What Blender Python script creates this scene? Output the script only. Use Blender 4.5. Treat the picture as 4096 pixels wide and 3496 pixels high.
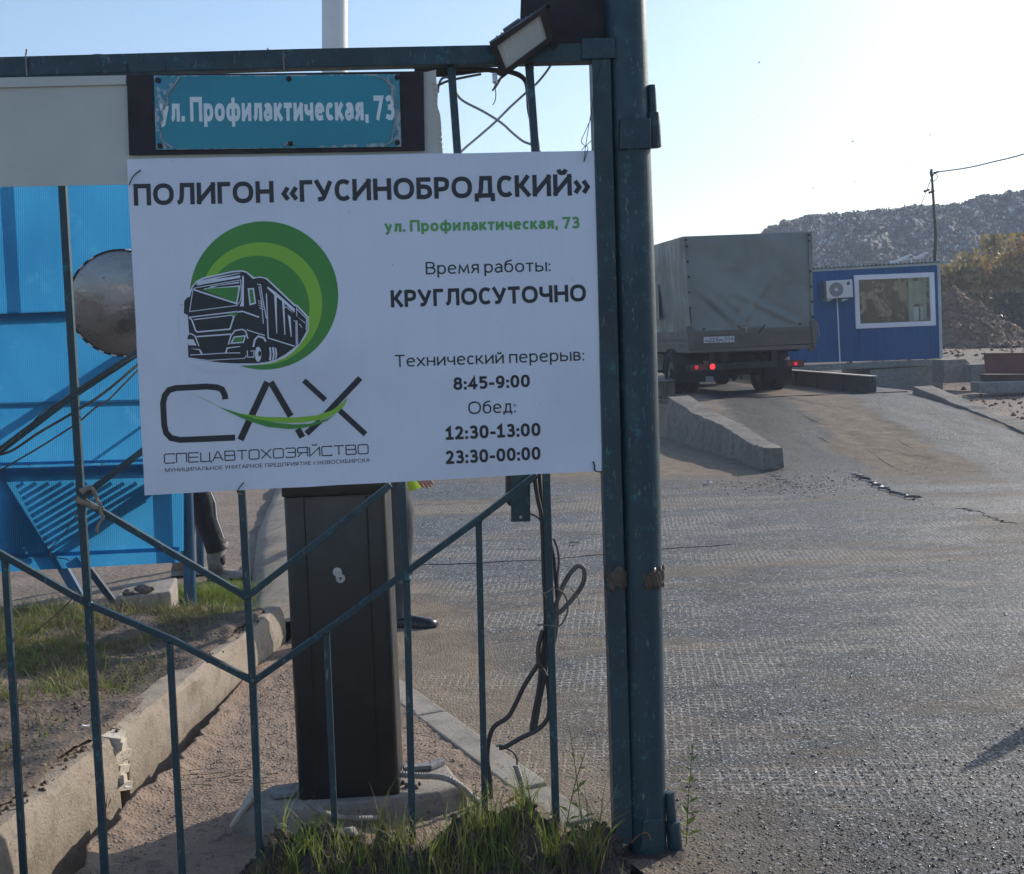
import bpy, bmesh, math, random
import numpy as np
from mathutils import Vector, Matrix, Euler
R = math.radians
rnd = random.Random(7)
rng = np.random.default_rng(11)
for o in list(bpy.data.objects): bpy.data.objects.remove(o)
scene = bpy.context.scene
col = scene.collection
# ------------------------------------------------------------------ camera, world, sun, exposure
FPX = 4900.0; CX, CY = 2048.0, 1748.0; CAMH = 1.55
PITCH = math.atan(408.0/FPX); ROLL = 0.035
_f = Vector((0, math.cos(PITCH), -math.sin(PITCH)))
_r0 = Vector((1, 0, 0)); _u0 = Vector((0, math.sin(PITCH), math.cos(PITCH)))
_r = _r0*math.cos(ROLL) - _u0*math.sin(ROLL)
_u = _r0*math.sin(ROLL) + _u0*math.cos(ROLL)
CAM = Vector((0, 0, CAMH))
cam = bpy.data.cameras.new('camera'); camo = bpy.data.objects.new('camera', cam); col.objects.link(camo)
m = Matrix((_r, _u, -_f)).transposed().to_4x4(); m.translation = CAM
camo.matrix_world = m
cam.sensor_width = 36; cam.lens = 36*FPX/4096; cam.clip_end = 2000; cam.clip_start = 0.05
scene.camera = camo
SUN_AZ, SUN_EL = 46.0, 25.0
sdir = Vector((math.sin(R(SUN_AZ))*math.cos(R(SUN_EL)), math.cos(R(SUN_AZ))*math.cos(R(SUN_EL)), math.sin(R(SUN_EL))))
world = bpy.data.worlds.new('World'); scene.world = world; world.use_nodes = True
nt = world.node_tree
bg = nt.nodes['Background']; sky = nt.nodes.new('ShaderNodeTexSky')
sky.sky_type = 'NISHITA'; sky.sun_disc = False
sky.sun_elevation = R(SUN_EL); sky.sun_rotation = R(SUN_AZ)
sky.air_density = 1.0; sky.dust_density = 1.1; sky.ozone_density = 1.5; sky.altitude = 0
gm = nt.nodes.new('ShaderNodeGamma'); gm.inputs[1].default_value = 1.0; nt.links.new(sky.outputs[0], gm.inputs[0])
tn = nt.nodes.new('ShaderNodeMix'); tn.data_type = 'RGBA'; tn.blend_type = 'MULTIPLY'; tn.inputs[0].default_value = 1.0; tn.inputs[7].default_value = (0.93, 1.0, 1.085, 1)   # white balance of the photograph
nt.links.new(gm.outputs[0], tn.inputs[6]); nt.links.new(tn.outputs[2], bg.inputs[0]); bg.inputs[1].default_value = 0.15
sl = bpy.data.lights.new('sun', 'SUN'); sl.energy = 4.2; sl.angle = R(0.53); sl.color = (1, 0.93, 0.83)
so = bpy.data.objects.new('sun', sl); col.objects.link(so)
so.rotation_euler = sdir.to_track_quat('Z', 'Y').to_euler(); so.location = (8, 8, 12)
scene.view_settings.view_transform = 'Standard'; scene.view_settings.look = 'None'
scene.view_settings.gamma = 1; scene.view_settings.use_curve_mapping = False
scene.view_settings.exposure = 0.27
scene.render.engine = 'CYCLES'

# ------------------------------------------------------------------ rays: a pixel of the photograph -> a point of the place
def ray(px, py): return _f + _r*((px-CX)/FPX) - _u*((py-CY)/FPX)
def G(px, py, z=0.0):                       # on level z
    d = ray(px, py); return CAM + d*((z-CAMH)/d.z)
def AT(px, py, Y):                          # at depth Y
    d = ray(px, py); return CAM + d*(Y/d.y)
class Plane:
    def __init__(s, p, ang):
        s.dir = Vector((math.cos(R(ang)), math.sin(R(ang)), 0)); s.n = Vector((math.sin(R(ang)), -math.cos(R(ang)), 0)); s.p = Vector(p)
    def hit(s, px, py, off=0.0):            # off: metres towards the camera
        d = ray(px, py); p0 = s.p + s.n*off
        return CAM + d*((p0-CAM).dot(s.n)/d.dot(s.n))
def view(x0, y0, sc): return lambda x, y: (x0+x/sc, y0+y/sc)
vA = view(0, 0, 1.1511); vB = view(1600, 0, 1.7267); vC = view(0, 600, 1.4729); vD = view(0, 1700, 1.7267)
vE = view(0, 2500, 1.48); vG = view(1100, 1850, 1.48); vH = view(900, 2900, 1.0905); vI = view(2550, 850, 1.3402)
vJ = view(2600, 1500, 1.385); vK = view(2300, 2000, 1.1537); vL = view(2600, 900, 2.526); vM = view(3200, 1000, 3.215)
vN = view(3000, 100, 1.8905); vO = view(2000, 1850, 1.22); vT = view(0, 0, 0.50562)
z1 = view(500, 550, 2.072); z2 = view(500, 1150, 1.964); z3 = view(1400, 550, 1.219); z4 = view(600, 1050, 2.59)

# ------------------------------------------------------------------ numpy noise
_perm = rng.permutation(4096)
def _hash(i, j): return _perm[(_perm[i & 4095] + j) & 4095]/4095.0
def vnoise(x, y):
    x = np.asarray(x, float); y = np.asarray(y, float)
    i = np.floor(x).astype(int); j = np.floor(y).astype(int); fx = x-i; fy = y-j
    fx = fx*fx*(3-2*fx); fy = fy*fy*(3-2*fy)
    return (_hash(i, j)*(1-fx)+_hash(i+1, j)*fx)*(1-fy)+(_hash(i, j+1)*(1-fx)+_hash(i+1, j+1)*fx)*fy-0.5
def fbm(x, y, o=4, g=0.5):
    s = 0; a = 1.0
    for k in range(o):
        s = s+a*vnoise(np.asarray(x)*2**k+17*k, np.asarray(y)*2**k+31*k); a *= g
    return s
def sstep(a, b, x):
    t = np.clip((np.asarray(x, float)-a)/(b-a), 0, 1); return t*t*(3-2*t)

# ------------------------------------------------------------------ object helpers
def tag(o, label=None, cat=None, group=None, kind=None):
    if label: o['label'] = label
    if cat: o['category'] = cat
    if group: o['group'] = group
    if kind: o['kind'] = kind
    return o
def empty(name, loc, label, cat, group=None):
    o = bpy.data.objects.new(name, None); col.objects.link(o); o.location = loc; o.empty_display_size = 0.1
    return tag(o, label, cat, group)
def wloc(o):
    v = Vector((0, 0, 0))
    while o: v = v+o.location; o = o.parent
    return v
def link(name, me, m, parent=None):
    o = bpy.data.objects.new(name, me); col.objects.link(o)
    if m is not None:
        for q in (m if isinstance(m, (list, tuple)) else [m]): me.materials.append(q)
    if parent: o.parent = parent
    return o
class MB:
    def __init__(s): s.v = []; s.f = []; s.mi = []
    def add(s, vs, fs, mi=0):
        n = len(s.v); s.v += [tuple(p) for p in vs]; s.f += [tuple(i+n for i in f) for f in fs]; s.mi += [mi]*len(fs); return s
    def hexa(s, p, mi=0):                   # 8 corners: 4 of the first end, 4 of the second
        return s.add(p, [(3, 2, 1, 0), (4, 5, 6, 7), (0, 1, 5, 4), (1, 2, 6, 5), (2, 3, 7, 6), (3, 0, 4, 7)], mi)
    def box(s, c, sz, rot=None, mi=0):
        c = Vector(c); pts = []
        for z in (-1, 1):
            for x, y in ((-1, -1), (1, -1), (1, 1), (-1, 1)):
                p = Vector((x*sz[0]/2, y*sz[1]/2, z*sz[2]/2))
                if rot is not None: p = rot @ p
                pts.append(c+p)
        return s.hexa(pts, mi)
    def beam(s, a, b, w, d, n, mi=0):       # w across (in plane), d along normal n
        a = Vector(a); b = Vector(b); t = (b-a).normalized(); n = Vector(n); n = (n-t*n.dot(t)).normalized(); c = t.cross(n)
        P = []
        for e in (a, b):
            for i, j in ((-1, -1), (1, -1), (1, 1), (-1, 1)): P.append(e+c*(i*w/2)+n*(j*d/2))
        return s.hexa(P, mi)
    def tube(s, pts, r, seg=8, cap=True, mi=0, flat=1.0):
        pts = [Vector(p) for p in pts]; k = len(pts); n0 = len(s.v)
        ref = Vector((0.13, 0.2, 0.97))
        t0 = (pts[1]-pts[0]).normalized()
        if abs(t0.dot(ref)) > 0.9: ref = Vector((0.9, -0.4, 0.1))
        nn = t0.cross(ref).normalized()
        for i, p in enumerate(pts):
            t = (pts[min(i+1, k-1)]-pts[max(i-1, 0)])
            t = t.normalized() if t.length > 1e-9 else t0
            nn = (nn-t*nn.dot(t)); nn = nn.normalized() if nn.length > 1e-6 else t.orthogonal().normalized()
            b = t.cross(nn); rr = r[i] if hasattr(r, '__len__') else r
            for j in range(seg):
                a = 2*math.pi*j/seg; s.v.append(tuple(p+nn*(math.cos(a)*rr)+b*(math.sin(a)*rr*flat)))
        for i in range(k-1):
            for j in range(seg):
                a = n0+i*seg+j; b2 = n0+i*seg+(j+1) % seg; s.f.append((a, b2, b2+seg, a+seg)); s.mi.append(mi)
        if cap:
            s.f.append(tuple(n0+j for j in range(seg))[::-1]); s.f.append(tuple(n0+(k-1)*seg+j for j in range(seg))); s.mi += [mi, mi]
        return s
    def prism(s, poly, d, mi=0):            # closed outline of points, extruded by vector d
        n = len(poly); P = [Vector(p) for p in poly]; Q = [p+Vector(d) for p in P]
        fs = [tuple(range(n))[::-1], tuple(range(n, 2*n))]+[(i, (i+1) % n, n+(i+1) % n, n+i) for i in range(n)]
        return s.add(P+Q, fs, mi)
    def build(s, name, m, parent=None, smooth=False, bevel=0.0, fix=True):
        off = wloc(parent) if parent else Vector((0, 0, 0))
        me = bpy.data.meshes.new(name); me.from_pydata([tuple(Vector(p)-off) for p in s.v], [], s.f)
        for i, pl in enumerate(me.polygons): pl.material_index = s.mi[i]
        if fix or bevel:
            bm = bmesh.new(); bm.from_mesh(me)
            if fix: bmesh.ops.recalc_face_normals(bm, faces=bm.faces)
            if bevel:
                es = [e for e in bm.edges if len(e.link_faces) == 2 and e.calc_face_angle(0) > 0.6]
                bmesh.ops.bevel(bm, geom=es, offset=bevel, segments=2, profile=0.5, affect='EDGES', clamp_overlap=True)
            bm.to_mesh(me); bm.free()
        if smooth: me.shade_smooth() if hasattr(me, 'shade_smooth') else None
        if smooth == 'auto':
            me.set_sharp_from_angle(angle=R(35))
        return link(name, me, m, parent)
def npmesh(name, V, F, m, parent=None, smooth=False, kind=None):
    me = bpy.data.meshes.new(name); V = np.asarray(V, np.float32); F = np.asarray(F, np.int32); k = F.shape[1]
    me.vertices.add(len(V)); me.vertices.foreach_set('co', V.ravel())
    me.loops.add(F.size); me.loops.foreach_set('vertex_index', F.ravel())
    me.polygons.add(len(F)); me.polygons.foreach_set('loop_start', np.arange(0, F.size, k, dtype=np.int32))
    me.polygons.foreach_set('loop_total', np.full(len(F), k, np.int32))
    if smooth: me.polygons.foreach_set('use_smooth', np.ones(len(F), bool))
    me.update(); me.validate()
    o = link(name, me, m, parent)
    if kind: o['kind'] = kind
    return o
def grid(name, X, Y, Z, m, parent=None, smooth=True, kind='structure'):
    n, k = X.shape; idx = np.arange(n*k).reshape(n, k)
    F = np.stack([idx[:-1, :-1], idx[:-1, 1:], idx[1:, 1:], idx[1:, :-1]], -1).reshape(-1, 4)
    return npmesh(name, np.stack([X, Y, Z], -1).reshape(-1, 3), F, m, parent, smooth, kind)
def smoothpath(pts, n=6):
    P = [Vector(p) for p in pts]; out = []
    for i in range(len(P)-1):
        p0 = P[max(i-1, 0)]; p1 = P[i]; p2 = P[i+1]; p3 = P[min(i+2, len(P)-1)]
        for k in range(n):
            t = k/n
            out.append(0.5*((2*p1)+(p2-p0)*t+(2*p0-5*p1+4*p2-p3)*t*t+(3*p1-p0-3*p2+p3)*t**3))
    out.append(P[-1]); return out
def scatter(name, centres, base, faces, sizes, m, tilt=3.14, parent=None, kind='stuff', squash=(1, 1, 1), smooth=False, sink=0.0):
    n = len(centres); base = np.asarray(base, float); faces = np.asarray(faces)
    a, b, c = rng.uniform(-tilt, tilt, n), rng.uniform(-tilt, tilt, n), rng.uniform(0, 6.283, n)
    ca, sa, cb, sb, cc, sc = np.cos(a), np.sin(a), np.cos(b), np.sin(b), np.cos(c), np.sin(c)
    B = base[None]*(np.asarray(sizes)[:, None, None])*np.asarray(squash)*rng.uniform(0.7, 1.3, (n, 1, 3))
    y = B[..., 1]*ca[:, None]-B[..., 2]*sa[:, None]; z = B[..., 1]*sa[:, None]+B[..., 2]*ca[:, None]; x = B[..., 0]
    x, z = x*cb[:, None]+z*sb[:, None], -x*sb[:, None]+z*cb[:, None]
    x, y = x*cc[:, None]-y*sc[:, None], x*sc[:, None]+y*cc[:, None]
    V = np.stack([x, y, z], -1)+np.asarray(centres)[:, None, :]
    F = faces[None]+(np.arange(n)*len(base))[:, None, None]
    return npmesh(name, V.reshape(-1, 3), F.reshape(-1, faces.shape[1]), m, parent, smooth, kind)
_bm = bmesh.new(); bmesh.ops.create_icosphere(_bm, subdivisions=1, radius=1)
ICO_V = np.array([v.co[:] for v in _bm.verts]); ICO_F = np.array([[v.index for v in f.verts] for f in _bm.faces]); _bm.free()
ICO_V = ICO_V*(1+rng.uniform(-0.22, 0.22, (len(ICO_V), 1)))
OCT_V = np.array([(1, 0, 0), (-1, 0, 0), (0, 1, 0), (0, -1, 0), (0.2, 0, 0.8), (0, 0.1, -0.8)]); OCT_F = np.array([(0, 2, 4), (2, 1, 4), (1, 3, 4), (3, 0, 4), (2, 0, 5), (1, 2, 5), (3, 1, 5), (0, 3, 5)])

# ------------------------------------------------------------------ materials
class NT:
    def __init__(s, name):
        s.m = bpy.data.materials.new(name); s.m.use_nodes = True; s.t = s.m.node_tree; s.n = s.t.nodes; s.l = s.t.links
        s.b = s.n['Principled BSDF']; s.tc = s.n.new('ShaderNodeNewGeometry').outputs['Position']
    def lk(s, a, b): s.l.new(a, b)
    def mapped(s, sc=(1, 1, 1), rot=(0, 0, 0)):
        q = s.n.new('ShaderNodeMapping'); q.inputs['Scale'].default_value = sc; q.inputs['Rotation'].default_value = rot
        s.lk(s.tc, q.inputs[0]); return q.outputs[0]
    def noise(s, scale, detail=5, rough=0.6, vec=None, dist=0.0):
        q = s.n.new('ShaderNodeTexNoise'); q.inputs['Scale'].default_value = scale; q.inputs['Detail'].default_value = detail
        q.inputs['Roughness'].default_value = rough; q.inputs['Distortion'].default_value = dist
        s.lk(vec if vec is not None else s.tc, q.inputs['Vector']); return q.outputs[0]
    def voro(s, scale, feat='F1', out='Distance', vec=None):
        q = s.n.new('ShaderNodeTexVoronoi'); q.inputs['Scale'].default_value = scale; q.feature = feat
        s.lk(vec if vec is not None else s.tc, q.inputs['Vector']); return q.outputs[out]
    def ramp(s, fac, stops, interp='LINEAR'):
        q = s.n.new('ShaderNodeValToRGB'); q.color_ramp.interpolation = interp; e = q.color_ramp.elements
        while len(e) < len(stops): e.new(0.5)
        for i, (p, c) in enumerate(stops):
            e[i].position = p; e[i].color = (c, c, c, 1) if not hasattr(c, '__len__') else (*c, 1)
        s.lk(fac, q.inputs[0]); return q.outputs[0]
    def mix(s, fac, a, b, mode='MIX'):
        q = s.n.new('ShaderNodeMix'); q.data_type = 'RGBA'; q.blend_type = mode
        for sock, v in ((q.inputs[0], fac), (q.inputs[6], a), (q.inputs[7], b)):
            if hasattr(v, 'is_output'): s.lk(v, sock)
            elif hasattr(v, '__len__'): sock.default_value = (*v[:3], 1)
            elif sock.type == "VALUE": sock.default_value = v
            else: sock.default_value = (v, v, v, 1)
        return q.outputs[2]
    def math(s, op, a, b=0.0, c=None):
        q = s.n.new('ShaderNodeMath'); q.operation = op
        for i, v in enumerate((a, b, c)):
            if v is None: continue
            if hasattr(v, 'is_output'): s.lk(v, q.inputs[i])
            else: q.inputs[i].default_value = v
        return q.outputs[0]
    def xyz(s, vec=None):
        q = s.n.new('ShaderNodeSeparateXYZ'); s.lk(vec if vec is not None else s.tc, q.inputs[0]); return q.outputs
    def bump(s, h, strength=0.4, dist=0.01):
        q = s.n.new('ShaderNodeBump'); q.inputs['Strength'].default_value = strength; q.inputs['Distance'].default_value = dist
        s.lk(h, q.inputs['Height']); s.lk(q.outputs[0], s.b.inputs['Normal']); return q
    def color(s, c):
        if hasattr(c, 'is_output'): s.lk(c, s.b.inputs['Base Color'])
        else: s.b.inputs['Base Color'].default_value = (*c, 1)
    def rough(s, v):
        if hasattr(v, 'is_output'): s.lk(v, s.b.inputs['Roughness'])
        else: s.b.inputs['Roughness'].default_value = v
def MAT(name, c1, c2=None, scale=8, rough=0.6, metal=0.0, bscale=60, bstr=0.2, bdist=0.004, lo=0.35, hi=0.65, c3=None, s3=30, spec=0.5, lo3=0.55, hi3=0.7):
    t = NT(name); c = t.mix(t.ramp(t.noise(scale), [(lo, 0.0), (hi, 1.0)]), c1, c2 or tuple(x*0.75 for x in c1))
    if c3: c = t.mix(t.ramp(t.noise(s3, 6, 0.7), [(lo3, 0.0), (hi3, 1.0)]), c, c3)
    t.color(c); t.rough(t.ramp(t.noise(scale*2.3), [(0.3, max(0.02, rough-0.08)), (0.7, min(1, rough+0.1))]))
    t.b.inputs['Metallic'].default_value = metal; t.b.inputs['Specular IOR Level'].default_value = spec
    if bstr: t.bump(t.noise(bscale, 6, 0.65), bstr, bdist)
    return t.m

# gate paint: dark blue green, a worn, chipped coat
def paint(name, a, b, chip):
    t = NT(name); c = t.mix(t.ramp(t.noise(5, 5), [(0.35, 0.0), (0.65, 1.0)]), a, b)
    c = t.mix(t.ramp(t.noise(24, 8, 0.8), [(0.57, 0.0), (0.66, 0.9)]), c, chip)
    c = t.mix(t.ramp(t.noise(90, 4, 0.7, vec=t.mapped((1, 1, 0.25))), [(0.61, 0.0), (0.68, 0.8)]), c, (0.13, 0.16, 0.16))
    c = t.mix(t.ramp(t.noise(14, 6, 0.7), [(0.66, 0.0), (0.72, 0.8)]), c, (0.07, 0.035, 0.02))
    t.color(c); t.rough(t.ramp(t.noise(20), [(0.3, 0.38), (0.7, 0.6)])); t.bump(t.noise(120, 5, 0.6), 0.35, 0.002); return t.m
M = {}
M['gate'] = paint('gate_paint', (0.014, 0.047, 0.062), (0.009, 0.032, 0.044), (0.022, 0.15, 0.155))
M['post'] = paint('post_paint', (0.012, 0.048, 0.066), (0.008, 0.033, 0.048), (0.022, 0.15, 0.155))
M['rearpost'] = paint('rear_post_paint', (0.025, 0.10, 0.20), (0.02, 0.075, 0.15), (0.02, 0.12, 0.2))
M['rust'] = MAT('rusty_sheet', (0.030, 0.020, 0.022), (0.012, 0.010, 0.013), 6, 0.7, 0, 60, 0.3, c3=(0.10, 0.06, 0.05), s3=45, lo3=0.66, hi3=0.75)
M['steel'] = MAT('bare_steel', (0.12, 0.12, 0.12), (0.07, 0.05, 0.04), 12, 0.5, 0.6)
M['wire'] = MAT('rusty_wire', (0.03, 0.028, 0.027), (0.05, 0.035, 0.025), 30, 0.6, 0.3)
M['cable'] = MAT('black_cable', (0.022, 0.022, 0.024), (0.045, 0.042, 0.04), 10, 0.5, bstr=0.1)
M['cable_dusty'] = MAT('dusty_cable', (0.13, 0.115, 0.10), (0.07, 0.065, 0.06), 14, 0.65, bstr=0.1)
M['cable_grey'] = MAT('grey_cable', (0.33, 0.33, 0.35), (0.24, 0.24, 0.25), 14, 0.5, bstr=0.1)
M['conduit'] = MAT('grey_conduit', (0.30, 0.27, 0.25), (0.20, 0.17, 0.15), 18, 0.6, bstr=0.1)
M['strap'] = MAT('webbing_strap', (0.30, 0.25, 0.20), (0.18, 0.15, 0.12), 24, 0.85, bscale=300, bstr=0.3)
M['tape'] = MAT('packing_tape', (0.085, 0.06, 0.045), (0.05, 0.038, 0.03), 30, 0.35, bscale=60, bstr=0.6)
# sign board: white plastic with faint vertical streaks and grime
t = NT('sign_board'); st = t.noise(1.0, 4, 0.6, vec=t.mapped((120, 120, 1.5)))
c = t.mix(t.ramp(st, [(0.35, 0.0), (0.7, 1.0)]), (0.67, 0.73, 0.84), (0.655, 0.71, 0.825))
c = t.mix(t.ramp(t.noise(2.2, 5, 0.6), [(0.45, 0.0), (0.75, 0.55)]), c, (0.50, 0.54, 0.62))
c = t.mix(t.ramp(t.noise(55, 3, 0.6), [(0.735, 0.0), (0.75, 0.8)]), c, (0.15, 0.15, 0.16))
t.color(c); t.rough(0.42); t.bump(t.noise(1.0, 4, 0.5, vec=t.mapped((300, 300, 60))), 0.12, 0.001); M['board'] = t.m
M['ink'] = MAT('sign_ink_black', (0.012, 0.015, 0.022), (0.016, 0.020, 0.030), 10, 0.4, bstr=0)
M['green_dark'] = MAT('sign_ink_green', (0.045, 0.23, 0.04), (0.055, 0.26, 0.045), 6, 0.4, bstr=0)
M['green_light'] = MAT('sign_ink_lime', (0.22, 0.48, 0.04), (0.24, 0.50, 0.045), 6, 0.4, bstr=0)
M['green_text'] = MAT('sign_ink_text_green', (0.09, 0.32, 0.09), (0.10, 0.34, 0.10), 6, 0.4, bstr=0)
M['white_print'] = MAT('white_film_lettering', (0.72, 0.80, 0.82), (0.62, 0.72, 0.76), 40, 0.5, bstr=0)
t = NT('teal_film'); c = t.mix(t.ramp(t.noise(3), [(0.35, 0.0), (0.65, 1.0)]), (0.004, 0.25, 0.33), (0.005, 0.21, 0.29))
c = t.mix(t.ramp(t.noise(300, 3), [(0.66, 0.0), (0.72, 0.5)]), c, (0.02, 0.10, 0.16)); t.color(c); t.rough(0.35); M['teal'] = t.m
M['peel'] = MAT('peeled_plate', (0.04, 0.26, 0.36), (0.35, 0.42, 0.45), 40, 0.5, lo=0.5, hi=0.56, c3=(0.12, 0.10, 0.09), s3=70, bscale=90, bstr=0.5)
M['peel_edge'] = MAT('curled_film', (0.50, 0.50, 0.50), (0.22, 0.24, 0.26), 60, 0.6, bscale=120, bstr=0.8)
M['cream'] = MAT('cream_sheet', (0.52, 0.54, 0.50), (0.45, 0.47, 0.44), 3, 0.6, bscale=200, bstr=0.1, c3=(0.30, 0.29, 0.26), s3=9, lo3=0.62, hi3=0.85)
M['cream_core'] = MAT('cream_sheet_core', (0.55, 0.46, 0.38), (0.45, 0.37, 0.30), 30, 0.8)
M['black_metal'] = MAT('black_powder_coat', (0.0085, 0.0095, 0.011), (0.013, 0.0135, 0.014), 4, 0.38, bscale=250, bstr=0.15, c3=(0.034, 0.034, 0.034), s3=5, lo3=0.55, hi3=0.85)
M['lock'] = MAT('pale_lock_plastic', (0.45, 0.45, 0.44), (0.35, 0.35, 0.34), 40, 0.35)
M['white_pole'] = MAT('white_pole_paint', (0.75, 0.75, 0.74), (0.66, 0.66, 0.66), 4, 0.45, c3=(0.25, 0.25, 0.25), s3=22, lo3=0.70, hi3=0.74)
M['lamp_glass'] = MAT('floodlight_glass', (0.50, 0.54, 0.52), (0.42, 0.46, 0.45), 6, 0.2, bstr=0)
M['led'] = MAT('led_dot', (0.62, 0.62, 0.45), (0.55, 0.55, 0.40), 6, 0.4, bstr=0)
M['lamp_body'] = MAT('floodlight_body', (0.015, 0.016, 0.018), (0.03, 0.03, 0.032), 14, 0.5)
# concrete
def concrete(name, a, b, dirt, bs=0.6):
    t = NT(name); c = t.mix(t.ramp(t.noise(3.5, 6), [(0.35, 0.0), (0.65, 1.0)]), a, b)
    c = t.mix(t.ramp(t.noise(12, 6, 0.7), [(0.48, 0.0), (0.66, 0.85)]), c, dirt)
    c = t.mix(t.ramp(t.noise(70, 3, 0.6), [(0.62, 0.0), (0.69, 0.8)]), c, (0.07, 0.058, 0.05))
    t.color(c); t.rough(0.9); h = t.mix(0.4, t.noise(18, 8, 0.7), t.noise(110, 4, 0.7)); t.bump(h, bs, 0.012); return t.m
M['conc'] = concrete('kerb_concrete', (0.36, 0.295, 0.225), (0.29, 0.235, 0.18), (0.20, 0.16, 0.12), 1.0)
M['conc_pale'] = concrete('pale_concrete', (0.34, 0.30, 0.25), (0.27, 0.235, 0.195), (0.18, 0.15, 0.125), 0.7)
M['conc_grey'] = concrete('grey_concrete', (0.27, 0.27, 0.265), (0.20, 0.205, 0.20), (0.14, 0.13, 0.12))
M['conc_dirty'] = concrete('dirty_concrete', (0.235, 0.205, 0.17), (0.165, 0.145, 0.125), (0.10, 0.085, 0.07), 1.0)
M['chip'] = concrete('fresh_broken_concrete', (0.60, 0.53, 0.42), (0.50, 0.43, 0.34), (0.40, 0.34, 0.27), 0.9)
# dirt path
def dirt(name, a, b, dk, gravel=(0.42, 0.38, 0.33), gs=90, bstr=0.9):
    t = NT(name); c = t.mix(t.ramp(t.noise(2.2, 6), [(0.35, 0.0), (0.65, 1.0)]), a, b)
    c = t.mix(t.ramp(t.noise(13, 8, 0.75), [(0.54, 0.0), (0.66, 0.9)]), c, dk)
    v = t.voro(gs); c = t.mix(t.ramp(v, [(0.10, 0.55), (0.22, 0.0)]), c, gravel)
    t.color(c); t.rough(0.95); t.bump(t.mix(0.5, t.noise(34, 9, 0.75), t.ramp(t.voro(gs*0.8), [(0.0, 1.0), (0.5, 0.0)])), bstr, 0.012); return t.m
M['path'] = dirt('path_dirt', (0.29, 0.205, 0.145), (0.225, 0.158, 0.112), (0.10, 0.072, 0.052))
M['soil'] = dirt('bed_soil', (0.150, 0.108, 0.078), (0.100, 0.073, 0.053), (0.048, 0.036, 0.027), gs=60, bstr=1.0)
M['mud'] = dirt('dark_mud', (0.060, 0.046, 0.037), (0.040, 0.031, 0.026), (0.02, 0.016, 0.013), (0.09, 0.075, 0.06), 45, 1.0)
M['ground'] = dirt('yard_ground', (0.24, 0.18, 0.135), (0.165, 0.125, 0.095), (0.085, 0.066, 0.052), gs=30)
M['pebble'] = MAT('pebbles', (0.34, 0.29, 0.25), (0.20, 0.17, 0.15), 25, 0.85, bscale=150, bstr=0.4)
M['grit'] = MAT('wet_grit', (0.050, 0.050, 0.052), (0.095, 0.085, 0.075), 25, 0.30, bscale=150, bstr=0.4)
M['clod'] = MAT('mud_clod', (0.07, 0.053, 0.042), (0.04, 0.031, 0.025), 25, 0.9, bscale=90, bstr=0.8)
M['rock'] = MAT('stone', (0.17, 0.14, 0.12), (0.10, 0.085, 0.075), 15, 0.85, bscale=60, bstr=0.8)
M['litter'] = MAT('litter_paper', (0.75, 0.74, 0.72), (0.6, 0.6, 0.58), 25, 0.7)
# road
t = NT('road_asphalt')
X, Y, Z = t.xyz()[:3]
stretch = t.mapped((0.35, 1.1, 1), (0, 0, 0.12))
n1 = t.noise(0.8, 8, 0.68, vec=stretch, dist=0.9)
patch = t.ramp(n1, [(0.51, 0.0), (0.60, 1.0)])
# tan towards the path side, bare asphalt in the wheel tracks
leftm = t.ramp(t.math('ADD', t.math('ADD', X, t.math('MULTIPLY', Y, 0.45)), t.math('MULTIPLY', t.noise(1.7, 5), 1.4)), [(0.0, 0.0), (1.0, 1.0)])
q = t.n.new('ShaderNodeMapRange'); q.inputs[1].default_value = 2.75; q.inputs[2].default_value = 3.5; t.lk(t.math('ADD', t.math('ADD', t.math('MULTIPLY', X, 1.35), t.math('MULTIPLY', Y, 0.42)), t.math('MULTIPLY', t.noise(1.7, 5), 1.3)), q.inputs[0])
side = q.outputs[0]
tanm = t.math('MAXIMUM', t.math('MULTIPLY', patch, 0.55), t.math('SUBTRACT', 0.9, side))
# ramp bands
u = t.math('ADD', t.math('SUBTRACT', X, t.math('MULTIPLY', t.math('SUBTRACT', Y, 12.6), 0.075)), t.math('MULTIPLY', t.math('SUBTRACT', t.noise(0.9, 6, 0.65), 0.5), 1.0))
band = t.ramp(t.math('DIVIDE', u, 8.0), [(0.27, 1.0), (0.325, 0.9), (0.345, 0.0), (0.45, 0.0), (0.475, 0.95), (0.585, 0.95), (0.61, 0.12), (0.74, 0.10), (0.76, 0.95)])
q = t.n.new('ShaderNodeMapRange'); q.inputs[1].default_value = 11.6; q.inputs[2].default_value = 12.9; t.lk(t.math('ADD', Y, t.math('MULTIPLY', t.math('SUBTRACT', X, 3.0), 0.3)), q.inputs[0])
tanm = t.mix(q.outputs[0], tanm, band)
base = t.mix(t.ramp(t.noise(120, 3, 0.7), [(0.35, 0.0), (0.7, 1.0)]), (0.040, 0.043, 0.048), (0.125, 0.128, 0.134))
base = t.mix(t.ramp(t.noise(3, 5), [(0.4, 0.0), (0.6, 0.6)]), base, (0.040, 0.040, 0.041))
spk = t.n.new('ShaderNodeSeparateColor'); t.lk(t.voro(105, out='Color'), spk.inputs[0])
base = t.mix(t.ramp(spk.outputs[0], [(0.0, 1.0), (0.22, 0.0)], 'CONSTANT'), base, (0.018, 0.018, 0.020))
base = t.mix(t.ramp(spk.outputs[1], [(0.0, 0.0), (0.93, 0.9)], 'CONSTANT'), base, (0.44, 0.44, 0.46))  # pale aggregate specks, also painted as the sun glints of the asphalt
q9 = t.n.new('ShaderNodeMapRange'); q9.inputs[1].default_value = 12.0; q9.inputs[2].default_value = 13.5; t.lk(Y, q9.inputs[0])
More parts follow.
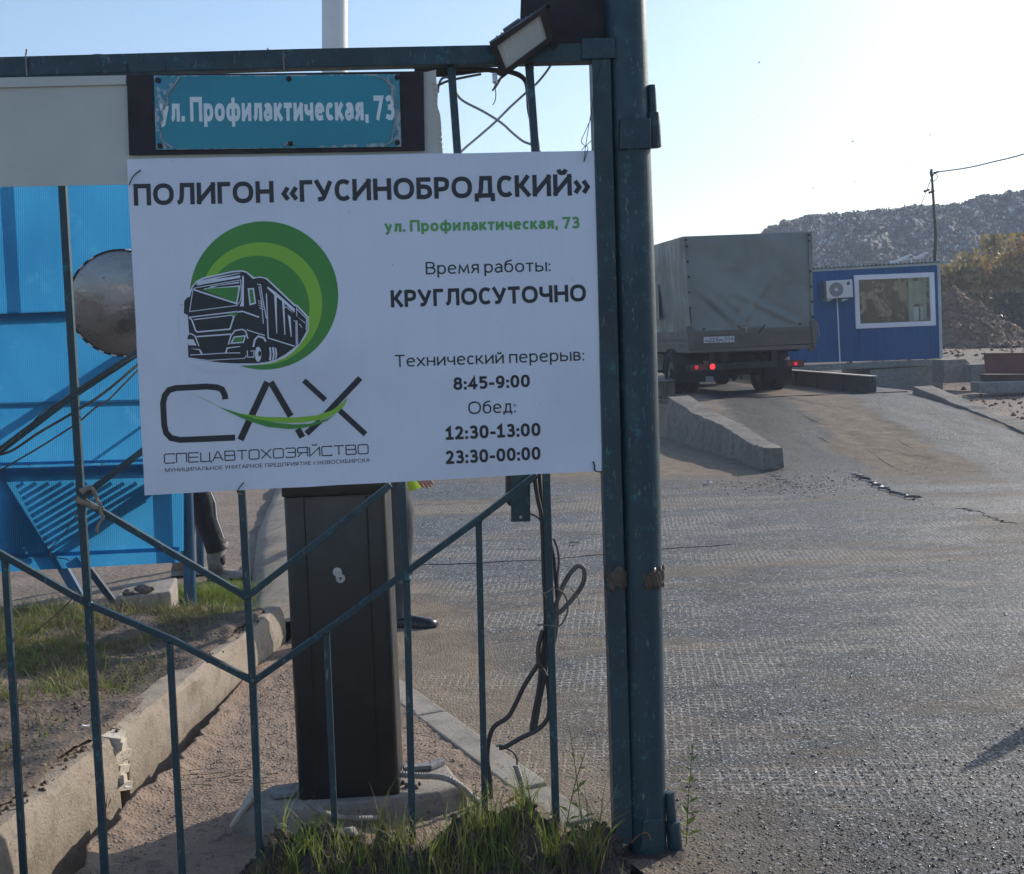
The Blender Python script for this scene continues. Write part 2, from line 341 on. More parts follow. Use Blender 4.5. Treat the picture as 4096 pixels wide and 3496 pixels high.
base = t.mix(t.math('MULTIPLY', q9.outputs[0], t.ramp(t.math('DIVIDE', u, 8.0), [(0.33, 0.0), (0.36, 0.75), (0.45, 0.75), (0.48, 0.0)])), base, (0.022, 0.022, 0.024))
tan = t.mix(t.ramp(t.noise(6, 7, 0.7), [(0.35, 0.0), (0.65, 1.0)]), (0.35, 0.28, 0.21), (0.23, 0.185, 0.14))
c = t.mix(tanm, base, tan)
# pressed mesh imprint: dusty lines of a square net
def lines(ax, sp, w):
    f = t.math('FRACT', t.math('DIVIDE', ax, sp)); return t.math('LESS_THAN', f, w)
rx = t.xyz(t.mapped((1, 1, 1), (0, 0, 0.10)))
wob = t.math('MULTIPLY', t.noise(2.0, 2), 0.03)
lx = lines(t.math('ADD', rx[0], wob), 0.034, 0.24); ly = lines(t.math('ADD', rx[1], wob), 0.034, 0.24)
net = t.math('MULTIPLY', t.math('MAXIMUM', lx, ly), t.ramp(t.noise(30, 3, 0.7), [(0.40, 0.15), (0.60, 1.0)]))
q = t.n.new('ShaderNodeMapRange'); q.inputs[1].default_value = 12.2; q.inputs[2].default_value = 11.2; t.lk(Y, q.inputs[0])
q2 = t.n.new('ShaderNodeMapRange'); q2.inputs[1].default_value = 3.7; q2.inputs[2].default_value = 4.3; t.lk(t.math('ADD', Y, t.math('MULTIPLY', t.noise(3, 3), 0.5)), q2.inputs[0])
netm = t.math('MULTIPLY', t.math('MULTIPLY', net, t.ramp(t.noise(1.1, 7, 0.7, vec=t.mapped((0.5, 1.3, 1))), [(0.49, 0.0), (0.55, 0.85)])), t.math('MULTIPLY', q.outputs[0], q2.outputs[0]))
c = t.mix(netm, c, (0.46, 0.39, 0.31))
t.color(c); t.lk(t.mix(tanm, 0.22, 0.04), t.b.inputs['Specular IOR Level'])
t.rough(t.mix(tanm, t.ramp(t.noise(45, 3), [(0.35, 0.36), (0.65, 0.66)]), 0.9))
h = t.mix(0.45, t.noise(150, 4, 0.7), t.ramp(t.voro(85), [(0.0, 1.0), (0.6, 0.0)]))
h = t.mix(t.math('MULTIPLY', netm, 0.12), h, t.math('SUBTRACT', 1.0, net))
t.bump(h, 1.0, 0.018)
M['road'] = t.m
M['crack'] = MAT('crack_dark', (0.015, 0.014, 0.014), (0.025, 0.022, 0.02), 20, 0.9, bstr=0.5)
M['lip'] = MAT('broken_asphalt_edge', (0.06, 0.06, 0.062), (0.10, 0.095, 0.09), 30, 0.5, bscale=90, bstr=0.8)
# polycarbonate
t = NT('blue_polycarbonate')
rib = t.math('FRACT', t.math('DIVIDE', t.xyz()[0], 0.011)); ribm = t.math('LESS_THAN', rib, 0.18)
c = t.mix(t.ramp(t.noise(2.0, 5), [(0.35, 0.0), (0.65, 1.0)]), (0.035, 0.235, 0.46), (0.024, 0.185, 0.39))
c = t.mix(t.math('MULTIPLY', ribm, 0.35), c, (0.015, 0.20, 0.42))
c = t.mix(t.ramp(t.noise(7, 6, 0.7), [(0.56, 0.0), (0.75, 0.35)]), c, (0.12, 0.42, 0.62))
t.color(c); t.rough(0.35)
tr = t.n.new('ShaderNodeBsdfTranslucent'); t.lk(c, tr.inputs[0]); mx = t.n.new('ShaderNodeMixShader'); mx.inputs[0].default_value = 0.78
t.lk(t.b.outputs[0], mx.inputs[1]); t.lk(tr.outputs[0], mx.inputs[2]); t.lk(mx.outputs[0], t.n['Material Output'].inputs[0]); M['poly'] = t.m
M['frame_dark'] = MAT('dark_frame', (0.012, 0.035, 0.06), (0.009, 0.025, 0.045), 8, 0.5)
t = NT('dusty_mirror'); c = t.mix(t.ramp(t.noise(3.0, 5), [(0.4, 0.0), (0.7, 1.0)]), (0.26, 0.26, 0.27), (0.20, 0.18, 0.17))
c = t.mix(t.ramp(t.noise(26, 4, 0.7), [(0.68, 0.0), (0.71, 1.0)]), c, (0.05, 0.035, 0.03)); t.color(c)
t.b.inputs['Metallic'].default_value = 0.8; t.rough(t.ramp(t.noise(5), [(0.4, 0.16), (0.6, 0.4)])); t.bump(t.noise(7, 3), 0.3, 0.02); M['mirror'] = t.m
M['black_rim'] = MAT('rim_black', (0.015, 0.015, 0.018), None, 10, 0.5); M['white_rim'] = MAT('rim_white', (0.6, 0.62, 0.66), None, 10, 0.5)
# vegetation
def leafmat(name, cols, sc=6, trans=0.35):
    t = NT(name); k = len(cols); n = t.noise(sc, 3, 0.6)
    c = t.ramp(n, [(0.3+0.4*i/max(1, k-1), cc) for i, cc in enumerate(cols)]); t.color(c); t.rough(0.55)
    tr = t.n.new('ShaderNodeBsdfTranslucent'); t.lk(t.mix(0.5, c, (0.25, 0.3, 0.05), 'ADD') if False else c, tr.inputs[0]); mx = t.n.new('ShaderNodeMixShader'); mx.inputs[0].default_value = trans
    t.lk(t.b.outputs[0], mx.inputs[1]); t.lk(tr.outputs[0], mx.inputs[2]); t.lk(mx.outputs[0], t.n['Material Output'].inputs[0]); return t.m
M['grass'] = leafmat('grass_green', [(0.08, 0.14, 0.02), (0.17, 0.23, 0.04), (0.34, 0.35, 0.10)], 14, 0.5)
M['grass_dry'] = leafmat('grass_dry', [(0.24, 0.17, 0.08), (0.15, 0.105, 0.055), (0.36, 0.29, 0.16)], 14, 0.3)
M['leaf_autumn'] = leafmat('autumn_leaves', [(0.13, 0.12, 0.03), (0.27, 0.20, 0.045), (0.36, 0.18, 0.04), (0.30, 0.24, 0.055)], 0.45, 0.45)
M['leaf_dark'] = leafmat('dark_leaves', [(0.05, 0.055, 0.025), (0.09, 0.075, 0.03), (0.06, 0.05, 0.03)], 0.7, 0.3)
M['bark'] = MAT('bark', (0.10, 0.085, 0.07), (0.06, 0.05, 0.045), 6, 0.9)
M['fire_leaf'] = MAT('orange_leaf', (0.55, 0.16, 0.04), None, 10, 0.6)
# booth, truck
t = NT('booth_blue'); c = t.mix(t.ramp(t.noise(1.2, 5), [(0.35, 0.0), (0.65, 1.0)]), (0.004, 0.085, 0.25), (0.003, 0.068, 0.21)); t.color(c); t.rough(0.5); t.b.inputs['Specular IOR Level'].default_value = 0.2; M['booth'] = t.m
M['booth_trim'] = MAT('booth_trim', (0.42, 0.50, 0.52), (0.28, 0.38, 0.42), 1.5, 0.5, c3=(0.40, 0.33, 0.25), s3=3)
M['pvc'] = MAT('white_pvc', (0.72, 0.72, 0.80), (0.68, 0.68, 0.76), 3, 0.4, bstr=0)
M['roof'] = MAT('roof_sheet', (0.25, 0.26, 0.26), (0.16, 0.16, 0.16), 3, 0.5, 0.3)
t = NT('window_glass'); c = t.mix(t.ramp(t.noise(0.9, 6, 0.65, dist=0.8), [(0.42, 0.0), (0.58, 1.0)]), (0.10, 0.075, 0.06), (0.25, 0.21, 0.17)); t.color(c)  # brown blotches paint a reflected heap into the glass colour
t.rough(0.06); t.b.inputs['Specular IOR Level'].default_value = 0.8; M['glass'] = t.m
M['blind'] = MAT('inner_curtain', (0.45, 0.50, 0.45), (0.30, 0.34, 0.30), 3, 0.6)
M['ac'] = MAT('air_conditioner_white', (0.62, 0.62, 0.64), (0.56, 0.56, 0.58), 4, 0.4, bstr=0); M['ac_dark'] = MAT('air_conditioner_grille', (0.10, 0.105, 0.11), None, 10, 0.5, bstr=0)
t = NT('tarp_grey'); c = t.mix(t.ramp(t.noise(1.4, 6), [(0.35, 0.0), (0.65, 1.0)]), (0.185, 0.215, 0.205), (0.150, 0.172, 0.166))
c = t.mix(t.ramp(t.noise(2.4, 7, 0.75), [(0.52, 0.0), (0.72, 0.8)]), c, (0.200, 0.172, 0.155)); t.color(c); t.rough(0.5)
w = t.n.new('ShaderNodeTexWave'); w.inputs['Scale'].default_value = 0.5; w.inputs['Distortion'].default_value = 5; w.inputs['Detail'].default_value = 3; t.lk(t.mapped((1, 1, 1), (0.3, 0.9, 0.4)), w.inputs[0])
t.bump(t.mix(0.4, w.outputs[0], t.noise(1.6, 5, 0.6)), 0.6, 0.06); M['tarp'] = t.m
M['bed'] = MAT('bed_side_paint', (0.135, 0.115, 0.10), (0.10, 0.085, 0.075), 2.5, 0.65, c3=(0.03, 0.025, 0.022), s3=9, lo3=0.63, hi3=0.68)
M['chassis'] = MAT('dirty_chassis', (0.024, 0.022, 0.021), (0.012, 0.012, 0.012), 5, 0.8)
M['tyre'] = MAT('tyre_rubber', (0.010, 0.010, 0.011), (0.018, 0.016, 0.015), 8, 0.9)
M['rim'] = MAT('wheel_rim', (0.12, 0.12, 0.12), (0.07, 0.065, 0.06), 8, 0.6, 0.4)
M['cab'] = MAT('cab_paint', (0.45, 0.45, 0.44), (0.38, 0.38, 0.37), 3, 0.4)
M['plate'] = MAT('plate_white', (0.55, 0.56, 0.60), (0.45, 0.44, 0.45), 20, 0.5)
M['red_lens'] = MAT('tail_lens', (0.20, 0.012, 0.012), (0.12, 0.01, 0.01), 10, 0.3)
def emit(name, c, s):
    t = NT(name); t.color(c); t.b.inputs['Emission Color'].default_value = (*c, 1); t.b.inputs['Emission Strength'].default_value = s; return t.m
M['red_lit'] = emit('lit_tail_light', (1.0, 0.03, 0.04), 1.6)
M['red_dim'] = emit('dim_tail_light', (0.8, 0.02, 0.03), 0.5)
M['redbeam'] = MAT('red_oxide_beam', (0.17, 0.045, 0.045), (0.11, 0.035, 0.035), 3, 0.6)
M['beam'] = MAT('rusty_beam', (0.085, 0.075, 0.068), (0.05, 0.043, 0.04), 3, 0.7)
M['beam_top'] = MAT('pale_beam_top', (0.55, 0.50, 0.44), (0.45, 0.40, 0.34), 3, 0.7)
# rubbish hill
t = NT('rubbish'); v = t.voro(2.6, out='Color', vec=None)
sp = t.n.new('ShaderNodeSeparateColor'); t.lk(v, sp.inputs[0])
c = t.ramp(sp.outputs[0], [(0.0, (0.10, 0.09, 0.08)), (0.30, (0.16, 0.14, 0.12)), (0.52, (0.24, 0.22, 0.20)), (0.66, (0.14, 0.16, 0.19)), (0.76, (0.36, 0.35, 0.35)), (0.86, (0.22, 0.17, 0.14)), (0.93, (0.16, 0.24, 0.36)), (0.965, (0.60, 0.60, 0.62))], 'CONSTANT')
c = t.mix(t.ramp(t.noise(0.5, 8, 0.75), [(0.45, 0.0), (0.6, 0.7)]), c, (0.040, 0.037, 0.035)); t.color(c); t.rough(0.8); t.bump(t.noise(1.6, 6, 0.75), 0.8, 0.5); M['rubbish'] = t.m
M['heap'] = dirt('heap_earth', (0.26, 0.165, 0.11), (0.15, 0.10, 0.07), (0.05, 0.036, 0.028), gs=6)
M['gull'] = MAT('gull_feathers', (0.13, 0.14, 0.15), (0.09, 0.095, 0.10), 2, 0.8)
# people
M['trouser_black'] = MAT('black_track_trousers', (0.008, 0.008, 0.010), (0.014, 0.014, 0.016), 12, 0.65, bscale=14, bstr=0.7, bdist=0.02)
M['stripe'] = MAT('white_side_stripe', (0.65, 0.65, 0.65), None, 10, 0.6)
M['trouser_grey'] = MAT('grey_work_trousers', (0.040, 0.043, 0.050), (0.055, 0.058, 0.066), 12, 0.8, bscale=16, bstr=0.7, bdist=0.015)
M['reflect'] = MAT('reflective_band', (0.13, 0.14, 0.15), None, 10, 0.5)
M['vest'] = MAT('high_visibility_vest', (0.42, 0.60, 0.015), (0.36, 0.52, 0.012), 10, 0.6)
M['jacket'] = MAT('dark_jacket', (0.02, 0.022, 0.028), (0.03, 0.032, 0.04), 12, 0.8, bscale=20, bstr=0.6)
M['skin'] = MAT('skin', (0.46, 0.25, 0.18), (0.40, 0.20, 0.14), 20, 0.5, bstr=0.1); M['hair'] = MAT('dark_hair', (0.03, 0.022, 0.018), None, 40, 0.6)
M['shoe'] = MAT('black_leather_shoe', (0.010, 0.010, 0.012), None, 20, 0.25); M['boot'] = MAT('muddy_pale_boot', (0.34, 0.30, 0.26), (0.16, 0.14, 0.12), 12, 0.8)
M['eye'] = MAT('eye_white', (0.7, 0.7, 0.68), None, 10, 0.3)

# ================================================================== THE GROUND
# far ground with the yard
def ground_z(X, Y):
    z = np.where((Y < 6.5) | ((Y < 19.3) & (X > -1.3)), -0.16, 0.0)
    z = z - 0.16*sstep(6.3, 6.9, X)*sstep(12, 20, Y)*(1-sstep(34, 50, Y))
    z = z + 0.62*sstep(24, 36, Y)*np.maximum(sstep(10.4, 11.8, X), sstep(36, 40, Y))+0.4*sstep(36, 60, Y) + fbm(X*0.3, Y*0.3)*0.12*sstep(9, 20, Y)
    z = z + np.where(z > -0.1, fbm(X*3, Y*3)*0.02, 0)
    return z
ys = np.concatenate([np.linspace(-60, 2, 12), np.linspace(2.3, 24, 190), np.linspace(24.3, 60, 110), np.geomspace(61, 900, 40)])
xs = np.concatenate([-np.geomspace(12.5, 700, 20)[::-1], np.linspace(-12, 24, 220), np.geomspace(25, 700, 20)])
X, Y = np.meshgrid(xs, ys); grid('ground', X, Y, ground_z(X, Y), M['ground'])

LA = G(1610, 2780); LB = G(2240, 3250)         # pale concrete strip between path and road
sl_ = (LB.x-LA.x)/(LB.y-LA.y)
def stripx(Y): return LA.x+(Y-LA.y)*sl_
Yj = 6.9; Xj = float(stripx(Yj))
def roadleft(Y):
    Y = np.asarray(Y, float); return np.where(Y < Yj, stripx(Y), Xj-(Y-Yj)*0.09)
# ramp: bounded by the two kerbs
RL0, RL1 = G(3060, 1860, 0.0), AT(2690, 1600, 17.6); RR0, RR1 = AT(4096, 1760, 14.8), AT(3640, 1570, 19.0)
def lin(p, q, Y): return p.x+(q.x-p.x)*(np.asarray(Y)-p.y)/(q.y-p.y)
CREST = 19.4; HP = 0.43
def road_z(X, Y):
    up = HP*sstep(12.2, 19.2, Y)
    l = lin(RL0, RL1, np.clip(Y, 11, 20)); r = lin(RR0, RR1, np.clip(Y, 11, 20))+0.1
    inside = sstep(-0.12, 0.10, X-l)*(1-sstep(0.0, 0.25, X-r))
    z = up*inside - 0.16*sstep(0.1, 0.6, X-r)*sstep(11, 15, Y)
    z = z + fbm(X*0.9, Y*0.9, 4)*0.018 + fbm(X*7, Y*7, 3)*0.004
    z = z + 0.018*sstep(11.3, 12.6, Y)*fbm(X*2.5, Y*0.8, 3)
    return z
ys = np.concatenate([np.linspace(1.0, 3.0, 20), 3.0*(CREST/3.0)**np.linspace(0, 1, 520)[1:]])
tt = np.linspace(0, 1, 420)**1.35
L_ = roadleft(ys)[:, None]; Rr_ = np.interp(ys, [0, 11.2, 13.0, 19.4], [16, 16, lin(RR0, RR1, 13.0)+.25, lin(RR0, RR1, 19.4)+.25])[:, None]; X = L_+(Rr_-L_)*tt[None]; Y = np.repeat(ys[:, None], len(tt), 1)
grid('road', X, Y, road_z(X, Y), M['road'])
# weighbridge deck behind the crest
hd = Vector((-0.10, 1, 0)).normalized(); hr = Vector((hd.y, -hd.x, 0))
deck_r = AT(3500, 1573, CREST); deck_l = deck_r-hr*3.35
mb = MB(); a, b = deck_l-hr*0.4, deck_r+hr*0.9
mb.prism([Vector((a.x, a.y, -0.3)), Vector((b.x, b.y, -0.3)), Vector((b.x, b.y, -0.3))+hd*16, Vector((a.x, a.y, -0.3))+hd*16], (0, 0, 0.3+HP-0.02))
tag(mb.build('road_deck', M['road']), kind='structure')
# dark joint between ramp and deck
mb = MB(); mb.beam(Vector((deck_l.x-0.2, CREST-0.02, HP-0.025)), Vector((deck_r.x+0.5, CREST-0.02, HP-0.01)), 0.07, 0.05, (0, 0, 1)); tag(mb.build('joint_strip', M['crack']), 'dark expansion joint across the top of the ramp', 'road joint')

# path of trodden dirt
KX = lambda Y: np.interp(Y, [2.4, 3.54, 4.27, 6.2, 7.2], [-1.50, -1.485, -1.425, -1.215, -1.10])    # kerb line (face)
ys = np.linspace(2.0, 7.6, 330); tt = np.linspace(0, 1, 170)
gap = 0.15*(1-sstep(4.3, 5.7, ys))*(0.95+0.35*vnoise(ys*6, ys*0)+0.25*vnoise(ys*23, ys*0))+0.006
L_ = (KX(ys)+np.clip(gap, 0.008, 1))[:, None]; Rr = (stripx(ys)-0.05)[:, None]; Rr = np.maximum(Rr, L_+0.05)
X = L_+(Rr-L_)*tt; Y = np.repeat(ys[:, None], len(tt), 1)
def path_z(X, Y):
    return 0.012+fbm(X*3, Y*3, 3, 0.5)*0.012+fbm(X*18, Y*18, 4, .6)*0.007-0.05*sstep(3.45, 2.9, Y)
Z = path_z(X, Y)+0.034*np.exp(-((X-L_)/0.06)**2)*(1-sstep(4.9, 5.6, Y)); Z[:, 0] -= 0.14
grid('path', X, Y, Z, M['path'])
# strip kerb
e = empty('edging_kerb', (LA.x, LA.y, 0), 'pale flush concrete edging between the dirt path and the road', 'edging')
d_ = (LB-LA).normalized(); n_ = Vector((d_.y, -d_.x, 0))
P0 = LA-d_*1.55; tot = (LB-P0).length+0.12; k = 0; s0 = 0
while s0 < tot:
    ln = 0.95; mb = MB(); a = P0+d_*(s0+0.004); b = P0+d_*min(tot, s0+ln-0.004); zz = 0.014+rnd.uniform(-.004, .004)
    mb.beam(Vector((a.x, a.y, zz-0.04)), Vector((b.x, b.y, zz-0.035)), 0.13, 0.08, (0, 0, 1)); mb.build('edging_stone', M['conc_pale'], e, bevel=0.008); s0 += ln

# planted bed: soil behind the kerb wall
def bed_z(X, Y):
    return 0.185+fbm(X*2, Y*2, 5, 0.55)*0.06+fbm(X*14, Y*14, 3)*0.016+0.03*sstep(-1.7, -2.6, X)-0.10*sstep(6.15, 6.6, Y)
ys = np.linspace(2.0, 6.75, 260); tt = np.linspace(0, 1, 300)
Rr = (KX(ys)-0.035)[:, None]; Rr = Rr-0.25*sstep(6.1, 6.5, ys)[:, None]; Rr = Rr-0.02+0.03*vnoise(ys*7, ys*0)[:, None]; X = -5.5+(Rr+5.5)*tt; Y = np.repeat(ys[:, None], len(tt), 1)
Z = bed_z(X, Y)+0.030*sstep(.30, .05, KX(Y)-X)*(Y < 6.1); Z[:, -1] -= 0.012; Z[-1] = -0.05
grid('flower_bed_soil', X, Y, Z, M['soil'])
# kerb wall: two cast blocks with a broken joint
kw = empty('kerb_wall', (-1.45, 4.2, 0), 'tan cast concrete kerb holding the grassy bed beside the path', 'kerb')
def kerbblock(y0, y1):
    ys = np.linspace(y0, y1, int((y1-y0)*40)); prof = [(0.0, -0.15), (0.0, 0.0), (0.004, 0.06), (-0.002, 0.12), (-0.006, 0.165), (-0.022, 0.19), (-0.07, 0.198), (-0.12, 0.19), (-0.12, -0.1)]
    V = []
    for y in ys:
        x = float(KX(y))
        for i, (a, b) in enumerate(prof): V.append((x+a+0.012*float(fbm(y*5, i*0.7, 4)), y, b+0.012*float(fbm(y*7, i+9, 3))*(b > 0.1)))
    k = len(prof); F = [(i*k+j, i*k+j+1, (i+1)*k+j+1, (i+1)*k+j) for i in range(len(ys)-1) for j in range(k-1)]
    mb = MB(); mb.add(V, F); n = len(ys); mb.add(V[:k], [tuple(range(k))]); mb.add(V[-k:], [tuple(range(k))]); return mb
kerbblock(1.6, 4.215).build('kerb_block', M['conc'], kw, smooth='auto'); kerbblock(4.30, 6.25).build('kerb_block', M['conc'], kw, smooth='auto')
mb = MB(); x = float(KX(4.25))
for k in range(9):
    z = 0.0+0.022*k; mb.box((x-0.035+rnd.uniform(-.006, .010), 4.256+rnd.uniform(-.008, .008), z), (0.085, 0.095, 0.03), Euler((rnd.uniform(-.3, .3), rnd.uniform(-.3, .3), rnd.uniform(-.3, .3))).to_matrix())
mb.build('broken_mortar', M['chip'], kw)
# concrete berm going away behind the cabinet
ys = np.linspace(6.3, 14, 90); k = np.linspace(0, 1, 14); bx0 = np.interp(ys, [6.3, 7.2, 10, 14], [-1.42, -1.62, -2.15, -2.7])
wd = np.interp(ys, [6.3, 7.2, 14], [0.5, 0.75, 1.0]); X = bx0[:, None]+wd[:, None]*k; Y = np.repeat(ys[:, None], 14, 1)
Z = 0.02+np.sin(np.pi*k)[None]**0.6*np.interp(ys, [6.3, 7.5, 14], [0.08, 0.11, 0.13])[:, None]+fbm(X*2.5, Y*2.5)*0.03; Z[:, 0] = -0.05; Z[:, -1] = -0.05
grid('concrete_bank', X, Y, Z, M['conc'])

# ================================================================== THE GATE AND WHAT HANGS ON IT
PB = G(2589, 3402, 0.0)
FP = Plane(PB, 5.5)                                   # plane of the barred gate
F = lambda p, off=0.0: FP.hit(p[0], p[1], off)
gate = empty('barred_gate', F(vT(520, 1740)), 'dark blue green barred steel gate carrying the big white sign, with V-shaped rails', 'gate')
def bar(name, pts, w, d=0.022, off=0.0, parent=gate, m=M['gate']):
    mb = MB(); P = [F(vT(*p), off) for p in pts]
    for i in range(len(P)-1):
        a, b = P[i], P[i+1]
        if i > 0: a = a-(b-a).normalized()*0.002
        mb.beam(a, b, w, d, FP.n)
    return mb.build(name, m, parent, bevel=0.002)
pxw = F(vT(1000, 1000)).y/FPX/0.50562                 # metres per overview unit on the gate plane
# rails
bar('top_rail', [(-40, 140), (620, 121.5), (1215, 109)], 0.051, 0.05)
bar('stile', [(1212, 90), (1222, 460), (1234, 900), (1258, 1700)], 0.053, 0.055)
bar('bar', [(124, 330), (162, 980), (178, 1210), (203, 1600), (214, 1800)], 0.0205, 0.022)
bar('bar', [(487, 960), (511, 1372), (529, 1800)], 0.0205, 0.022)
bar('bar', [(812, 960), (823, 1200), (835, 1720)], 0.0205, 0.022)
bar('bar', [(1070, 130), (1083, 310), (1104, 940), (1126, 1720)], 0.0215, 0.022)
bar('bar', [(912, 128), (926, 320), (945, 640), (962, 960)], 0.0215, 0.022)
bar('bar', [(10, 1128), (30, 1450), (50, 1800)], 0.018, 0.02)
bar('bar', [(343, 1300), (357, 1560), (371, 1800)], 0.018, 0.02)
bar('bar', [(660, 1276), (680, 1740)], 0.018, 0.02)
bar('bar', [(968, 1056), (983, 1740)], 0.018, 0.02)
for k, pts in enumerate([[(-30, 1102), (180, 1222), (345, 1292), (513, 1378)], [(513, 1378), (660, 1275), (968, 1050), (1085, 960)],
            [(165, 1010), (330, 1108), (499, 1207)], [(499, 1207), (640, 1098), (790, 980)],
            [(-30, 934), (147, 800), (290, 706)], [(168, 1004), (300, 903)]]):
    bar('rail', pts, 0.018, 0.019, off=0.0015)
bar('bottom_rail', [(-40, 1834), (1262, 1748)], 0.04, 0.04, off=0.001)
# weld blobs at the joints
for p in [(512, 1376), (499, 1207), (180, 1221), (150, 800), (823, 1170), (968, 1052), (660, 1277), (343, 1294), (166, 1004), (912, 138), (1072, 134)]:
    c = F(vT(*p), 0.004); mb = MB(); mb.add([c+Vector(v)*0.014 for v in ICO_V], [tuple(f) for f in ICO_F]); mb.build('weld', M['gate'], gate, smooth=True)
# plate on top of the stile and the post beside it
mb = MB(); a = [F(vB(*p), 0.034) for p in ((1255, 262), (1488, 258), (1496, 402), (1258, 408))]; mb.prism(a, -FP.n*0.012); mb.build('latch_plate', M['gate'], gate, bevel=0.003)

post = empty('gate_post', PB, 'thick round blue green steel gate post standing at the edge of the road', 'post')
pp = [(1256, -60), (1264, 0), (1285, 600), (1296, 1000), (1309, 1735)]
pr = 0.0585; offp = -0.012
mb = MB(); mb.tube([F(vT(*p), offp) for p in pp], pr, 28, mi=0); mb.build('pipe', M['post'], post, smooth='auto')
def hinge(platec, sleeve, pin, rs, rp):
    mb = MB(); P = [F(vT(*p), 0.050) for p in platec]; mb.prism(P, FP.n*-0.05); mb.build('hinge_plate', M['post'], post, bevel=0.004)
    o = [F(vT(*p), 0.01) for p in sleeve]; mb = MB(); mb.tube(o, rs, 20); sl2 = mb.build('hinge_sleeve', M['post'], post, smooth='auto', bevel=0.003)
    mb = MB(); mb.tube([F(vT(*p), 0.01) for p in pin], rp, 16); mb.build('hinge_pin', M['rust'] if rp > 0.016 else M['post'], post, smooth='auto', bevel=0.002)
hinge([(1254, 240), (1317, 238), (1318, 300), (1253, 303)], [(1320, 228), (1323, 299)], [(1318, 172), (1320, 240)], 0.0205, 0.0125)
hinge([(1300, 1660), (1340, 1655), (1346, 1712), (1296, 1722)], [(1361, 1660), (1365, 1716)], [(1354, 1602), (1359, 1670)], 0.022, 0.0145)
# foot of the post in concrete and mud
mb = MB(); c = PB+Vector((0.02, -0.01, 0)); mb.prism([c+Vector((math.cos(a)*0.12*(1+rnd.uniform(-.25, .25)), math.sin(a)*0.10*(1+rnd.uniform(-.25, .25)), -0.15)) for a in np.linspace(0, 6.283, 15)[:-1]], (0, 0, 0.156)); mb.build('footing', M['clod'], post, bevel=0.02)
# crumpled tape round stile and post
def crumple(name, q0, q1, rad, off, label, seg=26, arc=(0.0, math.pi)):
    a = F(vT(*q0), offp if rad > 0.05 else 0.0); b = F(vT(*q1), offp if rad > 0.05 else 0.0); V = []; n = 9
    for i in range(n):
        p = a+(b-a)*(i/(n-1))
        for j in range(seg):
            th = arc[0]+(arc[1]-arc[0])*j/(seg-1); rr = rad+0.002+0.006*abs(vnoise(i*0.9+3, j*0.8))+0.002*math.sin(j*2.2+i)
            dz = 0.010*vnoise(j*0.35, 5+i*0.1)
            V.append(p+FP.dir*(math.cos(th)*rr)+FP.n*(math.sin(th)*rr*(0.85 if rad < 0.05 else 1))+Vector((0, 0, dz*(1+2*(i in (0, n-1))))))
    mb = MB(); mb.add(V, [(i*seg+j, i*seg+j+1, (i+1)*seg+j+1, (i+1)*seg+j) for i in range(n-1) for j in range(seg-1)])
    o = mb.build(name, M['tape'], None, smooth='auto'); tag(o, label, 'tape'); md = o.modifiers.new('s', 'SOLIDIFY'); md.thickness = 0.001
crumple('torn_tape', (1299, 1150), (1300, 1180), pr, 0, 'crumpled brown tape wound round the thick gate post', arc=(-0.2, 1.75))
crumple('torn_tape', (1244, 1148), (1245, 1188), 0.036, 0, 'shredded brown tape stuck round the square gate stile', seg=14, arc=(0.7, 2.7))

# dark sheet above the rail
mb = MB(); mb.prism([F(vT(*p), -0.035) for p in ((1056, -70), (1262, -70), (1262, 92), (1050, 98))], -FP.n*0.004)
tag(mb.build('rusty_panel', M['rust']), 'dark rust brown steel sheet above the gate rail behind the floodlight', 'sheet')

# ------------------------------------------------------------------ floodlight
fl = empty('floodlight', F(vB(840, 300), 0.06), 'black LED floodlight tilted on the top rail of the gate', 'floodlight')
c = F(vB(838, 296), 0.075); ax = (F(vB(1000, 190), 0.075)-F(vB(680, 400), 0.075)).normalized()
fn = (FP.n+Vector((0, 0, -0.45))).normalized(); ax = (ax-fn*ax.dot(fn)).normalized(); ay = fn.cross(ax)
if ay.z < 0: ay = -ay
def fl_pt(u, v, w): return c+ax*u+ay*v+fn*w
s1 = (F(vB(1000, 190), 0.075)-F(vB(680, 400), 0.075)).length/383.0
quad = [(620, 300), (1008, 45), (1052, 280), (703, 545)]
gq = [(672, 318), (968, 105), (1015, 270), (733, 478)]
def onfl(p, w):                                      # pixel -> plane of the lamp face, w in front
    d = ray(*vB(*p)); q0 = c+fn*w; return CAM+d*((q0-CAM).dot(fn)/d.dot(fn))
def inset(q, t_): m0 = sum((Vector(x) for x in q), Vector((0, 0, 0)))/4; return [x.lerp(m0, t_) for x in q]
mb = MB(); O = [onfl(p, 0) for p in quad]; Gq = [onfl(p, 0) for p in gq]
bk = [p-fn*0.05 for p in inset(O, 0.12)]; md_ = [p-fn*0.022 for p in O]
V = O+Gq+md_+bk+[p-fn*0.008 for p in Gq]
fs = [(i, (i+1) % 4, 4+(i+1) % 4, 4+i) for i in range(4)]+[(i, (i+1) % 4, 8+(i+1) % 4, 8+i) for i in range(4)]+[(8+i, 8+(i+1) % 4, 12+(i+1) % 4, 12+i) for i in range(4)]+[(12, 13, 14, 15)]+[(4+i, 4+(i+1) % 4, 16+(i+1) % 4, 16+i) for i in range(4)]
mb.add(V, fs); mb.build('housing', M['lamp_body'], fl)
mb = MB(); mb.prism([p-fn*0.007 for p in Gq], -fn*0.003); mb.build('lens', M['lamp_glass'], fl)
